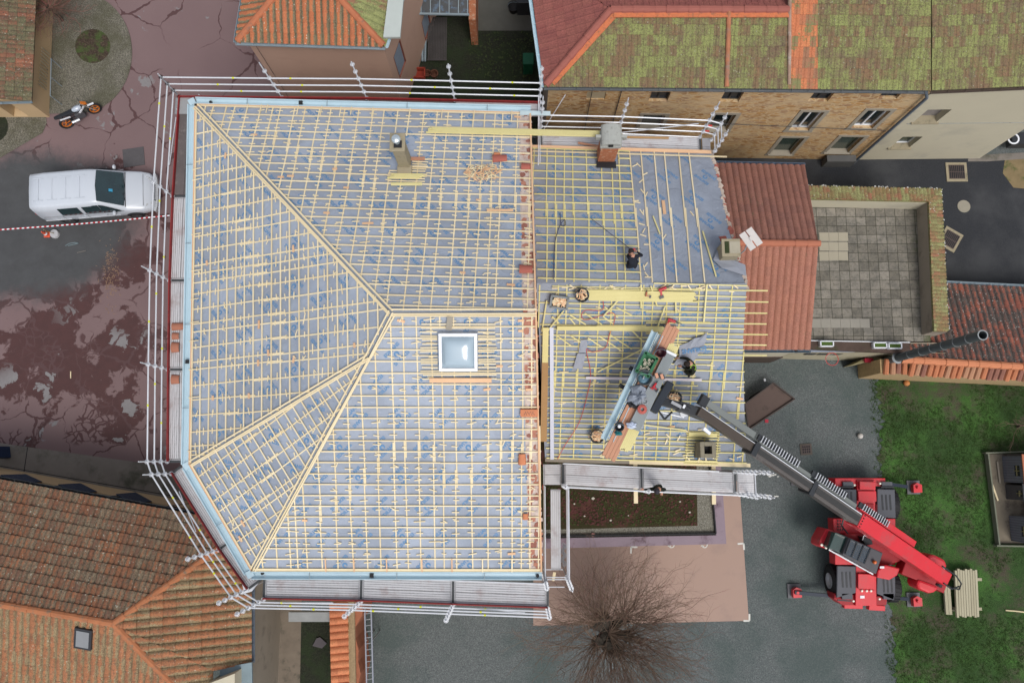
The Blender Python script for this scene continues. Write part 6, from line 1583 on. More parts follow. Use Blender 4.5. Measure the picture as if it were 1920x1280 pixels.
m.prism([A_, B_, C_, D_], .03); gr_ = m.build('roof_glass', plain('blue_glass', (.02, .05, .085), .12, 0, .2, 3, spec=.8), mc)
m = MB()
for k in range(9): t = k/8; m.bar(A_.lerp(D_, t)+V((0, 0, .05)), B_.lerp(C_, t)+V((0, 0, .05)), .02, .02)
for k in (0, .33, .66, 1): m.bar(A_.lerp(B_, k)+V((0, 0, .06)), D_.lerp(C_, k)+V((0, 0, .06)), .03, .03)
m.build('roof_grille', BLACKM, gr_)
m = MB(); m.bar(P(1554, 1030, 2.3), P(1637, 1076, 2.4), .05, .03); m.bar(P(1580, 1040, 2.6), P(1642, 1074, 2.6), .04, .03); m.build('cab_trim', GALV, mc)
m = MB(); m.lathe(P(1639, 1053, 3.0), [(0, .14), (.05, .13), (.07, .08), (.07, 0)], 14); m.build('beacon', plain('amber', (.6, .12, .02), .3), mc)
for x, y in ((1541, 1021), (1549, 1026), (1553, 1025)): m = MB(); m.lathe(P(x, y, 2.15), [(0, .03), (.05, .02), (.06, 0)], 12); m.build('lamp', LAMPW, mc)
m = MB(); p = P(1617, 1012, 2.5); m.path([p, P(1620, 1003, 2.6), P(1628, 1006, 2.6)], .02, 6); m.build('mirror_arm', GALV, mc); pp_([(1616, 1005), (1634, 1010), (1637, 1020), (1622, 1022)], 2.3, .4, 'side_box', BLACKM, mc)
pp_([(1650, 1061), (1658, 1061), (1658, 1065), (1650, 1065)], 2.37, .02, 'sticker', WHITE, mc, 0)
pp_([(1613, 1116), (1621, 1116), (1621, 1121), (1613, 1121)], 1.47, .02, 'plate', WHITE, mc, 0)
m = MB(); e = b0+bu*.33
m.path([e-bd*.1+sd*.2, e-bd*.5+sd*.1+bu*.1, e-bd*.55-sd*.15+bu*.05, e-bd*.15-sd*.3, e+bd*.8-sd*.3], .03, 6); m.path([e+bd*.3+sd*.22, e-bd*.1+sd*.25+bu*.1, e-bd*.42+bu*.1], .03, 6); m.build('hydraulic_hose', BLACKM, mc)
m = MB(); m.box(P(1762, 1066, 3.4), (.35, .16, .08), -.3); m.build('valve_block', GALV, mc)
m = MB(); m.tube(b0-bd*.1-sd*.36-bu*.1, b0-bd*.1+sd*.36-bu*.1, .12, 12); m.build('pivot_pin', BLACKM, mc)
m = MB()
for k in range(3):
    for i in range(4): m.box(P(1571+k*4.6, 976+i*5.4, 1.51), (.05, .07, .012))
m.build('vent_slot', BLACKM, mc)
for a_, b_2 in (((1606, 944), (1606, 968)), ((1644, 945), (1644, 970)), ((1612, 1065), (1640, 1065)), ((1611, 1105), (1640, 1106)), ((1566, 1000), (1566, 1050))):
    m = MB(); m.bar(P(*a_, 1.512), P(*b_2, 1.512), .02, .012); m.build('panel_gap', REDD, mc)
m = MB(); m.path([P(1585, 962, 1.9), P(1578, 985, 1.8), P(1590, 1000, 2.0)], .03, 6); m.path([P(1700, 1030, 2.4), P(1722, 1048, 2.5), P(1745, 1062, 2.6)], .035, 6); m.build('hydraulic_hose', BLACKM, mc)
m = MB(); m.tube(b0+bd*BL*.06-bu*.55, b0+bd*BL*.26-bu*.42, .10, 12); m.build('lift_cylinder', REDD, mc)
m = MB(); m.tube(b0+bd*BL*.26-bu*.42, b0+bd*BL*.33-bu*.36, .06, 12); m.build('cylinder_rod', GALV, mc)
for k in range(5):
    m = MB(); c = b0+bd*BL*(.395)+sd*(.22-.11*k)+bu*.30; m.tube(c, c+bu*.03, .022, 8); m.build('bolt', BLACKM, mc)
m = MB(); m.bar(P(1570, 913, 1.55), P(1600, 913, 1.55), .05, .05); m.bar(P(1652, 913, 1.55), P(1676, 913, 1.55), .05, .05); m.bar(P(1570, 1124, 1.5), P(1596, 1126, 1.5), .05, .05); m.build('grab_rail', BLACKM, mc)
# boom head and carriage
h0 = b0+bd*BL*.985; h1 = P(1240, 752, 9.25)
m = MB(); m.bar(h0-bd*.3, h0.lerp(h1, .55), .34, .38); hdp = m.build('boom_head', BLACKM, mc, bevel=.03)
m = MB(); m.bar(h0.lerp(h1, .5), h1, .26, .3); m.box(h0.lerp(h1, .35)+V((0, 0, .22)), (.3, .1, .06), -.5); m.build('jib_arm', BLACKM, mc, bevel=.03)
m = MB(); m.box(h0.lerp(h1, .42)+V((0, 0, .26)), (.07, .12, .03), -.5); m.build('sticker', WHITE, mc)
m = MB(); m.box(h0.lerp(h1, .62)+V((0, 0, .22)), (.36, .1, .03), -.5); m.build('grey_plate', GALVD, mc)
ca, cb_ = P(1256, 717, 9.35), P(1224, 772, 9.35)
m = MB(); m.bar(ca, cb_, .26, .34); m.build('fork_carriage', plain('carriage_blue_black', (.018, .024, .034), .4, .1), mc, bevel=.03)
ld_ = (ca-cb_).normalized(); lx = V((ld_.y, -ld_.x, 0)); lx = -lx if lx.x > 0 else lx
for t in (.2, .8):
    m = MB(); q = ca.lerp(cb_, t)+V((0, 0, -.18)); m.bar(q, q+lx*1.35, .13, .05); m.build('fork', BLACKM, mc)
m = MB(); m.path([P(1235, 770, 9.3), P(1242, 780, 9.25), P(1246, 786, 9.2), P(1254, 778, 9.2), P(1260, 772, 9.3)], .035, 8); m.build('hydraulic_hose', BLACKM, mc)
m = MB(); m.tube(P(1282, 782, 9.2), P(1222, 768, 9.2), .03, 8); m.box(P(1284, 776, 9.2), (.3, .16, .12), .3); m.build('valve_block', GALV, mc)
m = MB(); m.bar(P(1318, 802, 9.3), P(1330, 812, 9.1), .1, .1); m.build('white_tag', WHITE, mc)

# ================================================================= HOISTED LOAD (all resting on the forks)
ZL = 9.3
def lbar(a, b, z, wd, h, name, mat, label, cat, n=1, prof=None, group=None):
    p, q = P(*a, z), P(*b, z); d = (q-p).normalized(); s_ = V((-d.y, d.x, 0)); m = MB()
    if prof == 'gutter':
        pr = [(-.5, .5), (-.42, .35), (-.3, -.3), (0, -.5), (.3, -.3), (.42, .35), (.5, .5)]
        for (a0, h0_), (a1, h1_) in zip(pr, pr[1:]): m.face([p+s_*wd*a0+V((0, 0, h*h0_)), q+s_*wd*a0+V((0, 0, h*h0_)), q+s_*wd*a1+V((0, 0, h*h1_)), p+s_*wd*a1+V((0, 0, h*h1_))])
        m.tube(p+s_*wd*.5+V((0, 0, h*.5)), q+s_*wd*.5+V((0, 0, h*.5)), .015, 6); m.tube(p-s_*wd*.5+V((0, 0, h*.5)), q-s_*wd*.5+V((0, 0, h*.5)), .012, 6)
    else:
        for k in range(n):
            o = s_*(wd/n)*(k-(n-1)/2); j = d*rnd.uniform(-.06, .06) if n > 1 else d*0; m.bar(p+o+j, q+o+j, wd/n*.94, h)
    return single(m, name, mat, label, cat, p, group)
ZNB = plain('bright_blue_zinc', (.46, .58, .64), .35, .1, .08, 2, spec=.5)
lbar((1227, 621), (1131, 823), ZL+.1, .19, .16, 'gutter_length', ZNB, 'outer pale blue zinc gutter on the hoisted load', 'gutter', prof='gutter')
lbar((1238, 628), (1145, 826), ZL+.1, .16, .14, 'gutter_length', ZNB, 'inner pale blue zinc gutter on the hoisted load, beside the pink planks', 'gutter', prof='gutter')
lbar((1263, 611), (1141, 857), ZL+.08, .46, .16, 'plank_stack', PINKP, 'long stack of pinkish planks in the middle of the hoisted load', 'plank stack', n=4)
lbar((1264, 646), (1171, 843), ZL+.08, .34, .18, 'batten_bundle', WOODG, 'yellow batten bundle under the metal plate of the hoisted load', 'batten bundle', n=6)
pl_ = [P(x, y, ZL+.3) for x, y in ((1250, 656), (1267, 664), (1200, 809), (1177, 800))]
m = MB(); m.prism(pl_, .05)
for k in range(9):
    a = pl_[0].lerp(pl_[1], (k+.5)/9); b = pl_[3].lerp(pl_[2], (k+.5)/9); m.bar(a+V((0, 0, .01)), b+V((0, 0, .01)), .02, .02)
single(m, 'ribbed_plate', plain('ribbed_grey', (.30, .33, .34), .4, .25, .15, 2), 'long ribbed grey metal plate on the right side of the hoisted load', 'metal plate', pl_[0])
m = MB(); m.bar(P(1249, 658, ZL+.36), P(1268, 667, ZL+.36), .08, .04); single(m, 'end_strip', WHITE, 'white strip across the upper end of the ribbed plate', 'strip', P(1249, 658, ZL+.36))
tub(P(1237, 662, ZL+.17), I3, .17, .24, plain('maroon_bucket', (.05, .012, .018), .4), 'dark maroon bucket at the upper end of the hoisted load', None)
Rg = Matrix.Rotation(math.radians(62), 3, 'Z')
cg = P(1211, 685, ZL+.2); gc = crate(cg, Rg, .66, .42, .2, plain('crate_green', (.03, .13, .06), .5), 'green plastic crate with metal rings on the hoisted load', 'fixings_crate', .03)
r_ = random.Random(3)
for k in range(16):
    c = cg+Rg @ V((r_.uniform(-.26, .26), r_.uniform(-.15, .15), .12+r_.uniform(0, .05))); m = MB(); m.ring(c, .035, .014, 10, 5); m.build('metal_ring', plain('ring_pale', (.45, .42, .33), .4, .2), gc)
tt = tub(P(1207, 709, ZL+.2), I3, .24, .22, plain('tub_grey', (.05, .06, .065), .5), 'round dark tub of blue screws on the hoisted load below the green crate', None)
m = MB(); m.lathe(P(1207, 709, ZL+.26), [(0, .03), (.12, .02), (.19, 0)], 18); m.build('screws', plain('blue_screws', (.08, .16, .22), .35, .4, .6, 30), tt)
m = MB(); c = P(1206, 709, ZL+.3); m.tube(c, c+V((0, .05, .2)), .03, 8, .01); m.build('bottle', GALV, tt)
def blob(c, rx, ry, h, mat, name, label, cat, seed, base=None):
    r = random.Random(seed); m = MB(); n = 14; rings = []
    off = [r.uniform(.7, 1.2) for _ in range(n)]
    for rr, hh in ((1, 0), (.85, .5), (.55, .9), (.2, .85)):
        rings.append([c+V((rx*rr*off[k]*math.cos(2*PI*k/n), ry*rr*off[k]*math.sin(2*PI*k/n), h*hh*r.uniform(.6, 1.2))) for k in range(n)])
    for A_, B_ in zip(rings, rings[1:]):
        for k in range(n): m.face([A_[k], A_[(k+1) % n], B_[(k+1) % n], B_[k]])
    m.face(rings[-1]); m.face(list(reversed(rings[0])))
    return single(m, name, mat, label, cat, c)
blob(P(1196, 742, ZL+.16), .36, .34, .28, plain('tarp_grey', (.22, .25, .30), .6, 0, .15, 3), 'tarpaulin', 'crumpled grey membrane heap on the hoisted load', 'tarpaulin', 5)
blob(P(1187, 757, ZL+.17), .18, .15, .2, BLACKM, 'tool_bag', 'black tool bag beside the crumpled grey heap', 'bag', 6)
c = P(1204, 767, ZL+.35); m = MB(); m.ring(c, .12, .035, 22, 6); m.ring(c+V((0, 0, .03)), .08, .03, 20, 6); single(m, 'cable_coil', plain('coil_red', (.42, .10, .08), .5, 0, .3, 20), 'red and white coil of cord on the ribbed plate', 'coil', c)
c = P(1209, 752, ZL+.36); m = MB(); m.ring(c, .09, .02, 20, 6); single(m, 'hose_ring', GALVD, 'small grey ring of hose above the red coil', 'coil', c)
tub(P(1160, 800, ZL+.18), I3, .15, .18, BLACKM, 'small black bucket on the lower part of the hoisted load', None)
c = P(1161, 799, ZL+.3); m = MB(); m.lathe(c, [(0, .08), (.05, .06), (.06, 0)], 12); single(m, 'white_cap', WHITE, 'white cap lying in the small black bucket', 'cap', c)
blob(P(1159, 811, ZL+.17), .14, .12, .14, plain('teal_cloth', (.01, .15, .17), .6), 'teal_bag', 'teal bag on the pink planks beside the small black bucket', 'bag', 7)
blob(P(1184, 797, ZL+.36), .17, .13, .07, plain('pale_pack', (.42, .48, .60), .4, 0, .4, 14), 'screw_pack', 'pale blue bag of fixings at the lower end of the ribbed plate', 'pack', 8)
drill(P(1227, 722, ZL+.36), I3, .9, 'red power drill on the ribbed plate of the load', .8); drill(P(1222, 728, ZL+.36), I3, 2.6, 'dark red clamp on the ribbed plate left of the red drill', .5)
for x, y, lb in ((1231, 704, 'left of two orange striped boxes on the ribbed plate'), (1241, 706, 'right of two orange striped boxes on the ribbed plate')):
    c = P(x, y, ZL+.4); m = MB(); m.box(c, (.09, .16, .1), .3); m.box(c+V((.06, 0, 0)), (.04, .15, .09), .3, 1); single(m, 'nail_box', [plain('box_orange', (.55, .28, .18), .5), BLACKM], lb, 'box', c)

# ================================================================= PEOPLE
def figure(name, label, base, joints, bones, tags, mats, hands=(), face=None, hair=None, extra=None):
    t = thing(name, label, 'person', base)
    bmv = []; idx = {}; rad = []
    for k, (co, r) in joints.items(): idx[k] = len(bmv); bmv.append(V(co)); rad.append(r)
    edges = [(idx[a], idx[b]) for a, b in bones]
    for wrist, dirv, upv, curl in hands:                # five fingers rooted in the palm
        w0 = V(joints[wrist][0]); d = V(dirv).normalized(); u = V(upv).normalized(); s_ = d.cross(u).normalized()
        pi = len(bmv); bmv.append(w0+d*.07); rad.append((.036, .02)); edges.append((idx[wrist], pi))
        for k, (o, l) in enumerate(((-.030, .062), (-.010, .075), (.010, .070), (.030, .055))):
            b_ = len(bmv); bmv.append(w0+d*.095+s_*o); rad.append(.010); edges.append((pi, b_))
            bmv.append(w0+d*(.095+l*.55)+s_*o*1.15-u*curl*.012); rad.append(.009); edges.append((b_, b_+1))
            bmv.append(w0+d*(.095+l)+s_*o*1.15-u*curl*.04); rad.append(.008); edges.append((b_+1, b_+2))
        b_ = len(bmv); bmv.append(w0+d*.045+s_*.045-u*.01); rad.append(.011); edges.append((pi, b_)); bmv.append(w0+d*.09+s_*.065-u*.02); rad.append(.009); edges.append((b_, b_+1))
    me = bpy.data.meshes.new('s'); me.from_pydata([tuple(v) for v in bmv], edges, [])
    o = bpy.data.objects.new('s', me); COL.objects.link(o)
    sk_ = o.modifiers.new('skin', 'SKIN'); sk_.branch_smoothing = .6
    for i, r in enumerate(rad):
        sv = me.skin_vertices[0].data[i]; sv.radius = r if isinstance(r, tuple) else (r, r); sv.use_root = (i == idx['pelvis'])
    ss_ = o.modifiers.new('sub', 'SUBSURF'); ss_.levels = 2; ss_.render_levels = 2
    dg = bpy.context.evaluated_depsgraph_get(); dg.update(); m2 = bpy.data.meshes.new_from_object(o.evaluated_get(dg)); bpy.data.objects.remove(o)
    for mt in mats: m2.materials.append(mt)
    pts = [(V(joints[k][0]), tags.get(k, 0)) for k in joints]
    segs_ = [(V(joints[a][0]), V(joints[b][0]), tags.get((a, b), tags.get(b, 0))) for a, b in bones]
    hp_ = [bmv[i] for i in range(len(joints), len(bmv))]
    for p in m2.polygons:
        c = p.center; best = 9; tg = 0
        for a, b, g in segs_:
            ab = b-a; tt_ = max(0, min(1, (c-a).dot(ab)/ab.length_squared)); dd = (c-a-ab*tt_).length
            if dd < best: best = dd; tg = g
        if hp_ and min((c-h).length for h in hp_) < .045: tg = 1
        p.material_index = tg; p.use_smooth = True
    for v in m2.vertices: v.co -= V(base)
    b_ = bpy.data.objects.new('body', m2); COL.objects.link(b_); b_.parent = t; LOC[b_.name] = V(base)
    hc = V(joints['head'][0]); 
    fd, ud = face
    fd = V(fd).normalized(); ud = (V(ud)-fd*V(ud).dot(fd)).normalized(); sdv = fd.cross(ud)
    H_ = lambda f, u, s: hc+fd*f+ud*u+sdv*s
    Rf = Matrix((sdv, fd, ud)).transposed()
    m = MB(); m.lathe(H_(.01, -.01, 0), [(.0, -.125), (.045, -.115), (.065, -.07), (.078, -.01), (.080, .05), (.06, .1), (.0, .122)], 16, 0, Rf, 1, 1.12); m.build('face', mats[1], t, smooth=True)
    m = MB()
    m.bar(H_(.085, .005, 0), H_(.112, -.035, 0), .022, .02); m.build('nose', mats[1], t)
    m = MB()
    for s in (-1, 1): m.lathe(H_(.082, .012, .032*s), [(0, .008), (.010, .004), (.012, -.004)], 8, 0, Rf)
    m.bar(H_(.09, -.058, -.022), H_(.09, -.058, .022), .008, .008); m.build('eyes_and_mouth', BLACKM, t)
    m = MB()
    for s in (-1, 1): m.box(H_(-.005, -.005, .086*s), (.015, .03, .055), rot=Rf)
    m.build('ear', mats[1], t)
    m = MB(); m.lathe(H_(-.012, .012, 0), [(.095, -.03), (.098, .03), (.085, .085), (.05, .122), (0, .135)], 16, 0, Rf, 1, 1.12); m.build(hair[1], hair[0], t, smooth=True)
    return t
SKIN = plain('skin', (.48, .25, .17), .6, 0, .05, 5); NAVY = plain('dark_work_cloth', (.012, .014, .022), .9, 0, .3, 8); DKG = plain('dark_green_cloth', (.014, .018, .012), .9, 0, .4, 9)
BOOT = plain('boot', (.02, .018, .016), .7); HAIRD = plain('dark_hair', (.02, .014, .012), .8, 0, .3, 20); HIV = plain('lime_stripe', (.25, .45, .05), .6)
TAGS = {'head': 1, 'neck': 1, 'wr': 0, 'wl': 0, 'toe_r': 2, 'toe_l': 2, 'an_r': 3, 'an_l': 3, 'kn_r': 3, 'kn_l': 3, 'hip_r': 3, 'hip_l': 3}
BONES = [('pelvis', 'spine'), ('spine', 'chest'), ('chest', 'neck'), ('neck', 'head'), ('chest', 'sh_r'), ('sh_r', 'el_r'), ('el_r', 'wr'), ('chest', 'sh_l'), ('sh_l', 'el_l'), ('el_l', 'wl'),
         ('pelvis', 'hip_r'), ('hip_r', 'kn_r'), ('kn_r', 'an_r'), ('an_r', 'toe_r'), ('pelvis', 'hip_l'), ('hip_l', 'kn_l'), ('kn_l', 'an_l'), ('an_l', 'toe_l')]
RAD = dict(pelvis=.15, spine=.14, chest=(.17, .14), neck=.06, head=.085, sh_r=.075, el_r=.052, wr=.032, sh_l=.075, el_l=.052, wl=.032, hip_r=.105, kn_r=.068, an_r=.045, toe_r=.042, hip_l=.105, kn_l=.068, an_l=.045, toe_l=.042)
def pose(j): return {k: (j[k], RAD[k]) for k in RAD}
def at(f, x, y, h): v = onf(f, x, y, 0); return v+V((0, 0, h))
# crouching worker in black, bent forward with a red tool
g0 = lambda x, y, h: P(x, y, roofh+h)
roofh = onf(gN, 1190, 492, 0).z+.05
j = dict(pelvis=g0(1185, 501, .42), spine=g0(1187, 493, .58), chest=g0(1189, 484, .66), neck=g0(1186, 478, .62), head=g0(1183, 473, .52),
         sh_r=g0(1196, 479, .64), el_r=g0(1204, 479, .44), wr=g0(1196, 473, .22), sh_l=g0(1180, 484, .62), el_l=g0(1177, 480, .42), wl=g0(1182, 472, .24),
         hip_r=g0(1190, 500, .40), kn_r=g0(1194, 488, .22), an_r=g0(1190, 502, .08), toe_r=g0(1191, 494, .04), hip_l=g0(1180, 500, .40), kn_l=g0(1179, 489, .2), an_l=g0(1177, 503, .08), toe_l=g0(1177, 495, .04))
figure('person', 'worker in black crouching and bent forward on the upper slope of the wing', g0(1186, 495, -.02), pose(j), BONES, TAGS, [NAVY, SKIN, BOOT, NAVY], [('wr', (-.8, .4, -.2), (0, 0, 1), 1), ('wl', (.7, .6, -.2), (0, 0, 1), 1)], ((-.1, .5, -1), (0, 1, .5)), (HAIRD, 'hair'))
drill(g0(1185, 470, .10), RN, .2, 'red nail gun in front of the crouching worker in black', 1.0)
# kneeling worker working on the loose membrane
roofh = onf(gS, 1290, 685, 0).z+.06
j = dict(pelvis=g0(1301, 697, .34), spine=g0(1303, 689, .50), chest=g0(1299, 681, .62), neck=g0(1293, 681, .68), head=g0(1289, 682, .70),
         sh_r=g0(1293, 674, .60), el_r=g0(1284, 671, .42), wr=g0(1276, 671, .22), sh_l=g0(1296, 690, .56), el_l=g0(1288, 692, .36), wl=g0(1280, 688, .2),
         hip_r=g0(1300, 692, .32), kn_r=g0(1286, 687, .08), an_r=g0(1299, 697, .07), toe_r=g0(1303, 699, .05), hip_l=g0(1299, 701, .32), kn_l=g0(1284, 695, .08), an_l=g0(1293, 704, .06), toe_l=g0(1290, 707, .05))
kp = figure('person', 'kneeling worker in dark jacket with lime marks, reaching for the loose membrane', g0(1293, 688, -.02), pose(j), BONES, TAGS, [DKG, SKIN, BOOT, DKG], [('wr', (-1, 0, -.3), (0, 0, 1), 1), ('wl', (-1, .3, -.3), (0, 0, 1), 1)], ((-.6, .1, -1), (-1, 0, .6)), (HAIRD, 'hair'))
m = MB(); c = g0(1300, 689, .68)
for k in range(8): a_ = k*.55-1; m.bar(c+V((.09*math.cos(a_), .09*math.sin(a_), 0)), c+V((.09*math.cos(a_+.5), .09*math.sin(a_+.5), 0)), .025, .01)
m.build('reflective_strip', HIV, kp)
# worker standing on the south deck
roofh = 6.44
j = dict(pelvis=g0(1234, 913.5, .95), spine=g0(1235, 914, 1.15), chest=g0(1235.5, 915.5, 1.36), neck=g0(1234, 917.5, 1.47), head=g0(1231.5, 920, 1.56),
         sh_r=g0(1225, 916, 1.36), el_r=g0(1217, 917, 1.22), wr=g0(1209, 917, 1.12), sh_l=g0(1243, 916.5, 1.36), el_l=g0(1247, 917.5, 1.12), wl=g0(1241, 920, 1.02),
         hip_r=g0(1230, 913, .92), kn_r=g0(1229, 914, .5), an_r=g0(1229, 912, .09), toe_r=g0(1229, 917, .04), hip_l=g0(1238, 913, .92), kn_l=g0(1238, 914, .5), an_l=g0(1239, 912, .09), toe_l=g0(1239, 917, .04))
figure('person', 'worker in dark hat standing on the south scaffold deck, leaning over the rail', g0(1234, 914, 0), pose(j), BONES, TAGS, [DKG, SKIN, BOOT, NAVY], [('wr', (-1, -.1, -.2), (0, 0, 1), 1), ('wl', (0, -1, -.3), (0, 0, 1), 1)], ((0, -1, -.35), (0, -.2, 1)), (plain('dark_cap', (.03, .026, .035), .7, 0, .3, 6), 'cap'))

# ================================================================= VAN
vc = P(166, 366, 1.0); va = math.radians(5.5)
vr, vf = P(60, 361, 1.7), P(278, 352, .75); mid = (vr+vf)/2; va = math.atan2((P(178, 351, 1.9)-P(58, 361, 1.9)).y, (P(178, 351, 1.9)-P(58, 361, 1.9)).x)
VL = 4.95; VR = Matrix.Rotation(va, 3, 'Z'); rear = P(57, 361, 1.75); vo = V((rear.x, rear.y, 0))+VR @ V((VL/2-.02, 0, 0))
van = thing('parked_van', 'white and silver van parked in the red yard beside the striped tape', 'van', vo)
vp_ = lambda x, y, z: vo+VR @ V((x, y, z))
SILV = plain('van_white', (.50, .54, .60), .28, 0, .03, 1, spec=.6); VG = plain('van_glass', (.012, .03, .035), .05, 0, .4, 1.5, spec=.9)
# cross sections: x, half width bottom, z bottom, half width belt, z belt, half width roof, z roof
S = [(-2.46, .80, .45, .86, 1.05, .70, 1.80), (-2.40, .90, .32, .94, 1.05, .76, 1.93), (-1.8, .93, .30, .96, 1.08, .79, 1.95), (0, .93, .30, .96, 1.06, .79, 1.95), (.28, .93, .30, .96, 1.04, .78, 1.93),
     (.55, .93, .30, .955, 1.02, .77, 1.87), (1.32, .92, .30, .94, 1.0, .82, 1.20), (1.45, .92, .30, .93, .98, .80, 1.14), (2.0, .90, .30, .90, .86, .74, .98), (2.32, .82, .30, .84, .74, .62, .84), (2.48, .60, .34, .64, .62, .50, .68)]
m = MB(); rings = []
for x, wb, zb, wm, zm, wt, zt in S:
    h = [(wb*.9, zb), (wb, zb+.12), (wm, (zb+zm)/2), (wm, zm), ((wm+wt)/2+.01, (zm+zt)/2), (wt, zt-.05), (wt-.12, zt), (0, zt+.02)]
    rings.append([vp_(x, -a, b) for a, b in h]+[vp_(x, a, b) for a, b in reversed(h[:-1])])
i0 = len(m.v)
for r in rings: m.v += r
n = len(rings[0])
for i in range(len(rings)-1):
    for k in range(n): k2 = (k+1) % n; m.f.append((i*n+k, (i+1)*n+k, (i+1)*n+k2, i*n+k2)); m.m.append(0)
m.f.append(tuple(range(n))); m.m.append(0); m.f.append(tuple(reversed(range((len(rings)-1)*n, len(rings)*n)))); m.m.append(0)
bo = m.build('body', SILV, van, smooth=True)
def vquad(pts, name, mat, par=None, th=.012, off=(0, 0, 1)):
    m = MB(); d = VR @ V(off); p = [vp_(*q)+d*.03 for q in pts]; n_ = (p[1]-p[0]).cross(p[2]-p[0]).normalized()
    m.prism(p, 0, dirv=d*-th) if False else m.face(p); m.face([q-d*.03 for q in reversed(p)])
    for k in range(len(p)): m.face([p[k], p[k]-d*.03, p[(k+1) % len(p)]-d*.03, p[(k+1) % len(p)]])
    return m.build(name, mat, par or van)
ws = vquad([(.52, -.70, 1.915), (1.36, -.76, 1.21), (1.40, 0, 1.215), (1.36, .76, 1.21), (.52, .70, 1.915), (.47, 0, 1.935)], 'windscreen', VG)
m = MB(); m.box(vp_(.98, -.15, 1.62), (.16, .12, .02), rot=VR @ Matrix.Rotation(.7, 3, 'Y')); m.build('sticker', plain('blue_sticker', (.05, .3, .5), .4), ws)
m = MB(); m.bar(vp_(1.42, -.6, 1.215), vp_(1.30, .05, 1.27), .02, .02); m.bar(vp_(1.42, .1, 1.215), vp_(1.30, .6, 1.27), .02, .02); m.build('wiper', BLACKM, van)
m = MB()
for s in (-1, 1):
    pass
def sidewin(x0, x1, zb, zt, s, name='side_window'):
    m = MB(); pts = []
    for x, z in ((x0, zb), (x1, zb), (x1-.0, zt), (x0+.02, zt)):
        t_ = (z-1.05)/(1.93-1.05); y = (.965+(.775-.965)*min(1, t_*1.0)+.035)*s; pts.append(vp_(x, y, z))
    m.face(pts if s < 0 else list(reversed(pts))); m.face([p-VR @ V((0, .03*s, 0)) for p in (reversed(pts) if s < 0 else pts)]); return m.build(name, VG, van)
for s in (-1, 1):
    sidewin(-1.35, -.45, 1.18, 1.72, s); sidewin(-.30, .42, 1.18, 1.72, s); 
    m = MB(); pts = [vp_(.46, .985*s, 1.18), vp_(1.22, .965*s, 1.12), vp_(.60, .865*s, 1.68), vp_(.46, .85*s, 1.72)]; m.face(pts if s < 0 else list(reversed(pts))); m.face([p-VR @ V((0, .03*s, 0)) for p in (reversed(pts) if s < 0 else pts)]); m.build('side_window', VG, van)
    m = MB(); c = vp_(.95, 1.06*s, 1.22); m.lathe(c, [(0, -.09), (.09, -.05), (.11, .02), (.07, .09), (0, .1)], 14, 0, VR, .7, 1.1); mr = m.build('wing_mirror', SILV, van, smooth=True)
    m = MB(); m.bar(vp_(-2.35, .975*s, .72), vp_(-1.2, .985*s, .72), .03, .05); m.bar(vp_(-.9, .985*s, .72), vp_(1.0, .98*s, .72), .03, .05); m.build('side_trim', GALV, van)
    for x in (-.52, .38): m = MB(); m.bar(vp_(x, .985*s, 1.0), vp_(x+.16, .985*s, 1.0), .03, .03); m.build('door_handle', SILV, van)
    for x in (-1.52, 1.52):
        ax = VR @ Matrix.Rotation(-PI/2*s, 3, 'X'); c = vp_(x, .72*s, .33)
        m = MB(); m.lathe(c, [(.2, .02), (.33, .03), (.335, .12), (.335, .2), (.31, .245), (.22, .245)], 28, 0, ax); wv = m.build('wheel', BLACK, van)
        m = MB(); m.lathe(c, [(0, .24), (.05, .24), (.06, .22), (.2, .23), (.22, .245)], 24, 0, ax); m.build('rim', plain('dark_rim', (.08, .08, .085), .4, .3), wv)
        m = MB(); 
        for k in range(12): a0, a1 = PI*k/12, PI*(k+1)/12; m.face([vp_(x+.40*math.cos(a0), .945*s, .33+.40*math.sin(a0)), vp_(x+.40*math.cos(a1), .945*s, .33+.40*math.sin(a1)), vp_(x, .945*s, .33)] if s > 0 else [vp_(x, .945*s, .33), vp_(x+.40*math.cos(a1), .945*s, .33+.40*math.sin(a1)), vp_(x+.40*math.cos(a0), .945*s, .33+.40*math.sin(a0))])
        m.build('wheel_arch', BLACKM, van)
    m = MB(); m.box(vp_(-2.44, .80*s, 1.1), (.06, .12, .55), rot=VR); m.build('tail_light', plain('tail_red', (.30, .01, .015), .3), van)
    m = MB(); m.prism([vp_(2.20, .62*s, .875), vp_(2.42, .50*s, .74), vp_(2.38, .72*s, .70), vp_(2.12, .83*s, .86)], .08); m.build('headlight', plain('lens', (.5, .53, .56), .1, .2, .1, 4), van)
for s in (-1, 1):
    m = MB()
    for x in (-1.42, -.38, .44): m.bar(vp_(x, .977*s, .48), vp_(x, .972*s, 1.12), .012, .012, V((0, 0, 1)))
    m.bar(vp_(-2.2, .972*s, 1.13), vp_(1.3, .965*s, 1.10), .02, .02); m.build('door_seam', GALVD, van)
m = MB(); m.bar(vp_(1.40, -.80, 1.17), vp_(1.40, .80, 1.17), .035, .03); m.build('scuttle', BLACKM, van)
m = MB(); m.bar(vp_(2.10, -.74, .965), vp_(2.10, .74, .965), .02, .012); m.build('bonnet_seam', GALVD, van)
m = MB(); m.prism([vp_(2.33, -.45, .80), vp_(2.50, -.42, .66), vp_(2.50, .42, .66), vp_(2.33, .45, .80)], .1)
for k in range(3): m.bar(vp_(2.52-.05*k, -.4, .68+.05*k), vp_(2.52-.05*k, .4, .68+.05*k), .015, .02, m=1)
m.build('grille', [BLACKM, GALV], van)
m = MB(); K = 10
pts = [vp_(2.40+.14*math.sqrt(max(0, 1-(y/.9)**2)), y, .48) for y in [-.88+1.76*k/K for k in range(K+1)]]
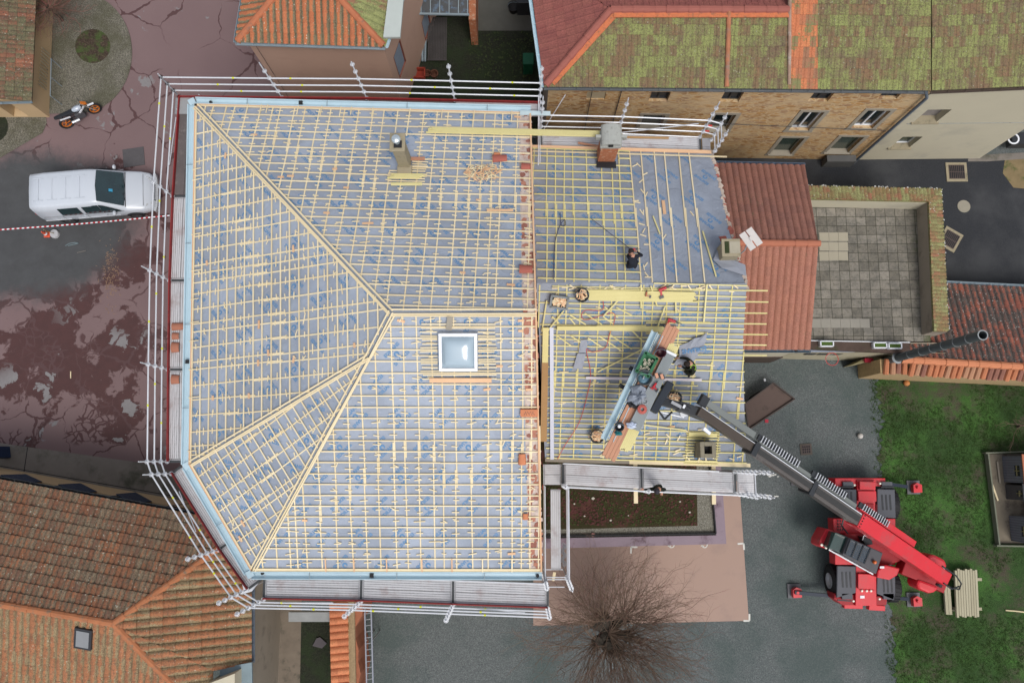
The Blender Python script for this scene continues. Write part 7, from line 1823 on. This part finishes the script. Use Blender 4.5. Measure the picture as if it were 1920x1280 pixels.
for a, b in zip(pts, pts[1:]): m.bar(a, b, .12, .22)
m.build('bumper', plain('van_bumper', (.42, .44, .47), .35), van, bevel=.02)
m = MB(); 
for x in (-2.0, -1.4, -.8, -.2):
    for y in (-.52, .52): m.bar(vp_(x-.22, y*.97, 1.976), vp_(x+.22, y*.97, 1.976), .03, .012)
    m.bar(vp_(x, -.5, 1.98), vp_(x, .5, 1.98), .035, .012)
m.build('roof_rib', SILV, van)

# ================================================================= MOTORCYCLE
mr_, mf = P(126, 233, .31), P(178, 206, .31); md = V((mf.x-mr_.x, mf.y-mr_.y, 0)); mo = V(((mf.x+mr_.x)/2, (mf.y+mr_.y)/2, 0)); ma = math.atan2(md.y, md.x); hb = md.length/2
MR = Matrix.Rotation(ma, 3, 'Z') @ Matrix.Rotation(math.radians(-12), 3, 'X')
mp_ = lambda x, y, z: mo+MR @ V((x, y, z))
mt_ = thing('motorcycle', 'black and white sports motorcycle with bright orange wheels parked by the paving', 'motorcycle', mo)
ORW = plain('orange_rim', (.60, .17, .02), .4, .1)
for x in (-hb, hb):
    ax = MR @ Matrix.Rotation(PI/2, 3, 'X'); wr_ = .06 if x > 0 else .08
    m = MB(); m.ring(mp_(x, 0, .31), .27, wr_*.75, 28, 8, 0, ax); wv = m.build('wheel', BLACK, mt_)
    m = MB(); m.ring(mp_(x, 0, .31), .205, .022, 26, 6, 0, ax)
    for k in range(5): a_ = k*2*PI/5; m.bar(mp_(x+.03*math.cos(a_), 0, .31+.03*math.sin(a_)), mp_(x+.2*math.cos(a_), 0, .31+.2*math.sin(a_)), .03, .02)
    m.tube(mp_(x, -.06, .31), mp_(x, .06, .31), .04, 10); m.build('rim', ORW, wv)
m = MB(); m.path([mp_(-hb, -.07, .31), mp_(-.2, -.08, .36), mp_(-.05, -.05, .4)], .03, 6); m.path([mp_(-hb, .07, .31), mp_(-.2, .08, .36)], .03, 6); m.path([mp_(-.2, 0, .4), mp_(.05, 0, .75), mp_(.42, 0, .85)], .035, 6); m.path([mp_(-.2, 0, .55), mp_(-.75, 0, .82)], .03, 6); m.build('frame', BLACKM, mt_)
m = MB(); m.box(mp_(.05, 0, .42), (.42, .26, .36), rot=MR); m.build('engine', plain('engine_grey', (.10, .10, .11), .5, .4), mt_, bevel=.04)
m = MB(); m.lathe(mp_(.12, 0, .78), [(0, -.12), (.14, -.1), (.2, 0), (.16, .09), (0, .12)], 16, 0, MR, 1.25, .7); m.build('tank', plain('tank_silver', (.45, .50, .58), .25, .1), mt_, smooth=True)
m = MB(); m.prism([mp_(-.75, .08, .88), mp_(-.75, -.08, .88), mp_(-.1, -.13, .80), mp_(-.1, .13, .80)], .08); m.build('seat', BLACKM, mt_, bevel=.02)
m = MB(); m.prism([mp_(-.95, .07, .90), mp_(-.95, -.07, .90), mp_(-.6, -.12, .84), mp_(-.6, .12, .84)], .12); m.build('tail', BLACKM, mt_, bevel=.02)
m = MB(); m.bar(mp_(-.78, -.12, .72), mp_(-.32, -.15, .66), .03, .07); m.build('side_stripe', WHITE, mt_)
m = MB(); m.bar(mp_(.12, -.15, .62), mp_(.46, -.12, .82), .03, .08); m.bar(mp_(.15, .15, .62), mp_(.46, .12, .82), .03, .08); m.build('fairing', WHITE, mt_)
m = MB(); m.prism([mp_(.42, .12, .98), mp_(.42, -.1, .98), mp_(.62, -.07, .84), mp_(.62, .08, .84)], .1); m.build('headlight_cowl', ORW, mt_, bevel=.02)
m = MB(); m.path([mp_(.38, -.34, .96), mp_(.42, -.1, .95), mp_(.42, .1, .95), mp_(.38, .34, .96)], .016, 6); m.build('handlebar', BLACKM, mt_)
for s in (-1, 1):
    m = MB(); m.tube(mp_(.44, .09*s, .95), mp_(hb, .09*s, .31), .025, 8); m.build('fork_leg', plain('fork_gold', (.40, .38, .35), .3, .4), mt_)
m = MB(); m.prism([mp_(hb-.14, .05, .66), mp_(hb-.14, -.05, .66), mp_(hb+.16, -.05, .63), mp_(hb+.16, .05, .63)], .02); m.build('front_mudguard', WHITE, mt_)
m = MB(); m.tube(mp_(-.45, -.16, .34), mp_(-.10, -.15, .30), .06, 10); m.build('exhaust', GALV, mt_)
m = MB(); m.tube(mp_(-.1, .1, .3), mp_(-.05, .32, .03), .014, 6); m.build('side_stand', BLACKM, mt_)

# ================================================================= YARD THINGS
cp = P(104, 439, 0); bs = thing('barrier_post', 'round pale concrete base with thin pole beside the orange cone', 'barrier post', cp)
m = MB(); m.lathe(cp, [(0, .14), (.18, .14), (.20, .1), (.21, 0)], 24); m.build('base', plain('pale_base', (.40, .40, .42), .8), bs)
m = MB(); m.tube(cp+V((0, 0, .1)), P(82, 431, 1.0), .018, 6); m.build('pole', plain('pole_ochre', (.35, .28, .12), .6), bs)
cc = P(89, 440, 0); co = thing('traffic_cone', 'small orange traffic cone with white ring by the striped tape', 'traffic cone', cc)
CO = plain('cone_orange', (.60, .10, .05), .5)
m = MB(); m.box(cc+V((0, 0, .02)), (.27, .27, .04)); m.lathe(cc, [(.11, .04), (.03, .46), (0, .46)], 16); m.build('cone', CO, co); m = MB(); m.lathe(cc, [(.088, .16), (.066, .27)], 16); m.build('reflective_ring', WHITE, co)
m = MB(); pa, pb = P(-20, 432, .9), P(318, 404, 1.1); n = 74
for k in range(n):
    a, b = pa.lerp(pb, k/n), pa.lerp(pb, (k+1)/n); sg = lambda t: V((0, 0, -.12*math.sin(PI*t)))
    m.bar(a+sg(k/n), b+sg((k+1)/n), .055, .006, m=k % 2)
single(m, 'barrier_tape', [plain('tape_red', (.45, .03, .04), .6), WHITE], 'red and white striped tape stretched across the red yard', 'tape', pa)
for pxs, lb, mt, w_ in (([(123, 461), (130, 457), (140, 455), (148, 456), (141, 458), (128, 461)], 'pale blue strip of litter on the asphalt below the cone', plain('pale_litter', (.15, .20, .22), .6), .03), ([(145, 474), (153, 472), (161, 470)], 'thin pale strip of litter beside the blue litter', plain('thin_litter', (.2, .18, .16), .7), .02), ([(133, 696), (133, 709)], 'short yellowish stick on the worn yard', WOODY, .04)):
    m = MB(); q = gp(pxs, .02)
    for a, b in zip(q, q[1:]): m.bar(a, b, w_, .02)
    single(m, 'litter', mt, lb, 'litter', q[0])
m = MB(); 
for p, q in (((0, 838), (8, 857)),): c = P(0, 848, .5); m.box(c, (.3, .5, 1.0), .2)
single(m, 'blue_bin', plain('navy_bin', (.02, .04, .10), .5), 'small dark blue box cut by the left edge on the concrete path', 'box', P(0, 848, 0), bevel=.03)
# small twigs and debris on the yard
r_ = random.Random(12); m = MB()
for k in range(160):
    c = P(r_.gauss(207, 9), r_.gauss(515, 30), .006); a_ = r_.uniform(0, PI); l = r_.uniform(.02, .07); m.bar(c-V((math.cos(a_)*l, math.sin(a_)*l, 0)), c+V((math.cos(a_)*l, math.sin(a_)*l, .01)), .014, .01)
tag(m.build('leaf_litter', plain('dry_leaf', (.28, .18, .12), .9, 0, .4, 9)), 'scattered dry leaves and twigs on the red yard', 'leaf litter', kind='stuff')
# brown skip trailer
q = [(1396, 757), (1449, 718), (1489, 748), (1403, 805)]
st = thing('brown_trailer', 'empty brown timber trailer bed standing on the gravel beside the boom', 'trailer', P(1443, 762, 0))
fl_ = [P(x, y, .75) for x, y in q]; m = MB(); m.prism(fl_, .08); m.build('bed', plain('trailer_brown', (.095, .065, .055), .7, 0, .2, 2, stain=((.05, .035, .03), 2)), st)
m = MB()
for a, b in zip(fl_, fl_[1:]+fl_[:1]): m.bar(a+V((0, 0, .04)), b+V((0, 0, .04)), .05, .12)
m.build('side_rail', plain('rail_brown', (.06, .045, .04), .6), st)
for a, b in ((0, 3), (1, 2)):
    c = fl_[a].lerp(fl_[b], .5); d_ = (fl_[b]-fl_[a]).normalized()
ctr = sum(fl_, V((0, 0, 0)))/4; ax_ = (fl_[1]-fl_[0]).normalized(); sx_ = V((-ax_.y, ax_.x, 0))
for s in (-1, 1):
    m = MB(); Ry = Matrix((ax_, V((0, 0, 1)), sx_)).transposed(); m.lathe(ctr+sx_*s*.45-V((0, 0, .45)), [(0, -.08), (.28, -.08), (.3, 0), (.28, .08), (0, .08)], 20, 0, Ry); m.build('wheel', BLACK, st)
m = MB(); m.bar(fl_[1]+V((-.3, .1, -.1)), fl_[1]+V((-.35, .2, -.05)), .08, .06); m.build('hitch', GALVD, st)
m = MB(); c = P(1437, 789, .5); m.box(c, (.14, .14, .1)); m.build('red_lamp', plain('lamp_red', (.4, .02, .04), .4), st)
# balls
c = P(1613, 817, .11); m = MB(); m.lathe(c, [(.12*math.sin(PI*k/8), -.12*math.cos(PI*k/8)) for k in range(9)], 18); single(m, 'football', plain('ball_white', (.5, .48, .45), .6), 'dirty white ball on the gravel', 'ball', P(1613, 817, 0), smooth=True)
c = P(1700, 718, .12); m = MB(); m.lathe(c, [(.13*math.sin(PI*k/8), -.13*math.cos(PI*k/8)) for k in range(9)], 18); single(m, 'basketball', plain('ball_orange', (.45, .18, .06), .7), 'orange ball on the grass beside the shed wall', 'ball', P(1700, 718, 0), smooth=True)
# stacked timber by the crane
TIM = wood('grey_yellow_timber', (.30, .27, .18), (.42, .39, .28))
t = thing('timber_stack', 'wide stack of pale squared timbers on the grass right of the crane', 'timber stack', P(1812, 1110, 0))
for k in range(9):
    m = MB(); x = 1791+k*4.7; j = rnd.uniform(-2, 2); m.bar(P(x, 1067+j, .42), P(x+4, 1155+j, .42), .088, .12); m.build('timber', TIM, t)
m = MB()
for y in (1085, 1140): m.bar(P(1788, y, .12), P(1838, y, .12), .12, .24)
for k in range(8): x = 1793+k*4.9; m.bar(P(x, 1069, .29), P(x+4, 1153, .29), .10, .11)
m.build('lower_layer', TIM, t)
t = thing('timber_pair', 'narrow stack of two pale timbers left of the wide timber stack', 'timber stack', P(1775, 1120, 0))
for k in range(2): m = MB(); x = 1771.5+k*6; m.bar(P(x, 1098, .2), P(x+4, 1151, .2), .12, .12); m.build('timber', TIM, t)
m = MB(); m.bar(P(1770, 1142, .05), P(1796, 1144, .05), .06, .06); m.build('bearer', TIM, t)
m = MB(); m.path(gp([(1884, 1143), (1900, 1144), (1925, 1147)], .05), .03, 5); single(m, 'branch', WOODY, 'pale bare stick lying on the grass at the right edge', 'stick', P(1900, 1144, 0))
# play huts
ph2 = thing('play_enclosure', 'timber edged paved enclosure around the grey play huts at the right edge', 'enclosure', P(1880, 930, 0))
m = MB(); m.prism([P(x, y, .1) for x, y in ((1853, 851), (1960, 849), (1960, 1018), (1872, 1018))], .1); m.build('floor', plain('enclosure_slabs', (.17, .145, .11), .9, 0, .3, 2, stain=((.07, .055, .045), 1.6)), ph2)
EDG = plain('greenish_timber', (.15, .16, .12), .8)
for a, b in (((1845, 849), (1960, 845)), ((1850, 850), (1871, 1020)), ((1866, 1022), (1965, 1024))):
    m = MB(); m.bar(P(*a, .22), P(*b, .22), .06, .28); m.build('edge_board', EDG, ph2)
for i, (x0, x1, y0, y1, lb) in enumerate(((1876, 1955, 855, 903, 'upper grey boarded play hut with small cross-barred window'), (1889, 1965, 966, 1013, 'lower grey boarded play hut at the right edge'), (1882, 1960, 908, 935, 'small dark boarded play hut between the two grey huts'))):
    c = P(x0, (y0+y1)/2, 0); h = thing('play_hut', lb, 'play hut', c); hh = 1.55 if i < 2 else 1.35
    a = P(x0, y0, 0); b = P(x0, y1, 0); L_ = (a-b).length
    BM = plain('hut_grey%d' % i, (.17, .18, .21) if i < 2 else (.09, .085, .085), .7, 0, .15, 3)
    wl, pt = wall_open(h, (a.x, a.y), (a.x, b.y), 0, hh, [(L_*.35, L_*.75, .85, 1.25)], BM, .05)
    wn_ = window(h, pt, L_*.35, L_*.75, .85, 1.25, .05, None, None)
    m = MB(); m.bar(pt(L_*.35, 1.05, -.01), pt(L_*.75, 1.05, -.01), .02, .03); m.bar(pt(L_*.55, .85, -.01), pt(L_*.55, 1.25, -.01), .03, .02, V((0, 1, 0))); m.build('cross_bar', plain('bar_yellow', (.3, .27, .12), .7), wn_)
    walls(h, [(a.x, a.y), (a.x+3, a.y)], 0, hh, BM); walls(h, [(a.x, b.y), (a.x+3, b.y)], 0, hh, BM)
    m = MB()
    for k in range(10): m.bar(pt(L_*(k+.5)/10, .02, -.006), pt(L_*(k+.5)/10, hh-.02, -.006), .012, .012, V((1, 0, 0)))
    m.build('board_joint', plain('joint_dark', (.08, .085, .1), .8), h)
    m = MB(); m.prism([V((a.x-.05, a.y+.08, hh+.02)), V((a.x+3, a.y+.08, hh+.1)), V((a.x+3, b.y-.08, hh+.1)), V((a.x-.05, b.y-.08, hh+.02))], .05); m.build('roof', plain('hut_roof%d' % i, (.36, .13, .07) if i == 0 else (.05, .05, .055), .8, 0, .3, 6), h)
for a, b, lb in (((1857, 898), (1871, 938), 'pale thin board lying in the play enclosure'), ((1870, 865), (1875, 905), 'weathered thin board against the upper play hut')):
    m = MB(); m.bar(P(*a, .16), P(*b, .16), .07, .03); single(m, 'plank', WOODY if 'pale' in lb else WOODGR, lb, 'plank', P(*a, 0))

# ================================================================= BARE TREES
def tree(name, label, px, py, hh, rt, n, reach, seed, mats, up=(.05, 1.0), knots=7, rs=1):
    r = random.Random(seed); b = P(px, py, 0); t = thing(name, label, 'tree', b)
    m = MB(); m.path([b, b+V((.03, .04, hh*.5)), b+V((0, .05, hh))], rt, 12, 0, rt*.8)
    top = b+V((0, .05, hh)); kn = []
    for k in range(knots):
        a_ = 2*PI*k/knots+r.uniform(-.2, .2); q = top+V((math.cos(a_)*r.uniform(.45, .8)*rt*2.6, math.sin(a_)*r.uniform(.45, .8)*rt*2.6, r.uniform(.15, .5)))
        m.path([top-V((0, 0, .2)), top.lerp(q, .6), q], rt*.55, 8, 0, rt*.4); m.lathe(q, [(0, -.2), (rt*.5, -.12), (rt*.62, 0), (rt*.5, .12), (0, .18)], 10); kn.append(q)
    m.build('trunk', mats[0], t)
    groups = [MB() for _ in range(3)]
    def shoot(p, d, l, rr, dep, g):
        pts = [p]; k = 5; dd = V(d)
        for i in range(k):
            dd = (dd+V((r.uniform(-.26, .26), r.uniform(-.26, .26), r.uniform(-.10, .16)))).normalized(); pts.append(pts[-1]+dd*l/k)
            if dep and i > 0 and r.random() < .95:
                dv = (dd+V((r.uniform(-.75, .75), r.uniform(-.75, .75), r.uniform(-.2, .4)))).normalized(); shoot(pts[-1], dv, l*r.uniform(.25, .5), rr*.5, dep-1, r.choice(groups) if dep < 2 else g)
        g.path(pts, rr, 4, 0, rr*.35)
    for i in range(n):
        q = r.choice(kn) if r.random() < .85 else top+V((0, 0, .3)); a_ = math.atan2(q.y-top.y, q.x-top.x)+r.gauss(0, 1.0); e = r.uniform(*up)
        d = V((math.cos(a_)*math.cos(e), math.sin(a_)*math.cos(e), math.sin(e))); shoot(q, d, reach*r.uniform(.6, 1.05), r.uniform(.008, .017)*rs, 2, groups[0] if r.random() < .7 else groups[1])
    for g, mt, nm in zip(groups, mats[1:], ('branches', 'side_branches', 'twigs')): g.build(nm, mt, t)
    return t
BARK = plain('dark_bark', (.045, .038, .03), .95, 0, .5, 5); BR = plain('branch_brown', (.14, .095, .07), .85, 0, .3, 2); BR2 = plain('branch_tan', (.20, .14, .10), .85, 0, .3, 2); BR3 = plain('twig_reddish', (.22, .095, .08), .8, 0, .3, 2)
tree('pollard_tree', 'bare pollarded tree with a dark knobbly head and radiating shoots below the pink paving', 1128, 1163, 2.4, .40, 380, 2.9, 21, [BARK, BR, BR2, BR3])
tree('bare_shrub', 'bare leafless shrub arching over the round paving at the top left', 118, 40, .8, .07, 130, 2.0, 23, [BARK, BR, BR3, BR], (.0, .7), 3, 1.25)
tree('bare_shrub', 'bare sparse shrub at the right edge above the play huts', 1905, 800, .6, .05, 16, 1.5, 24, [BARK, BR, BR, BR], (.0, .5), 3)
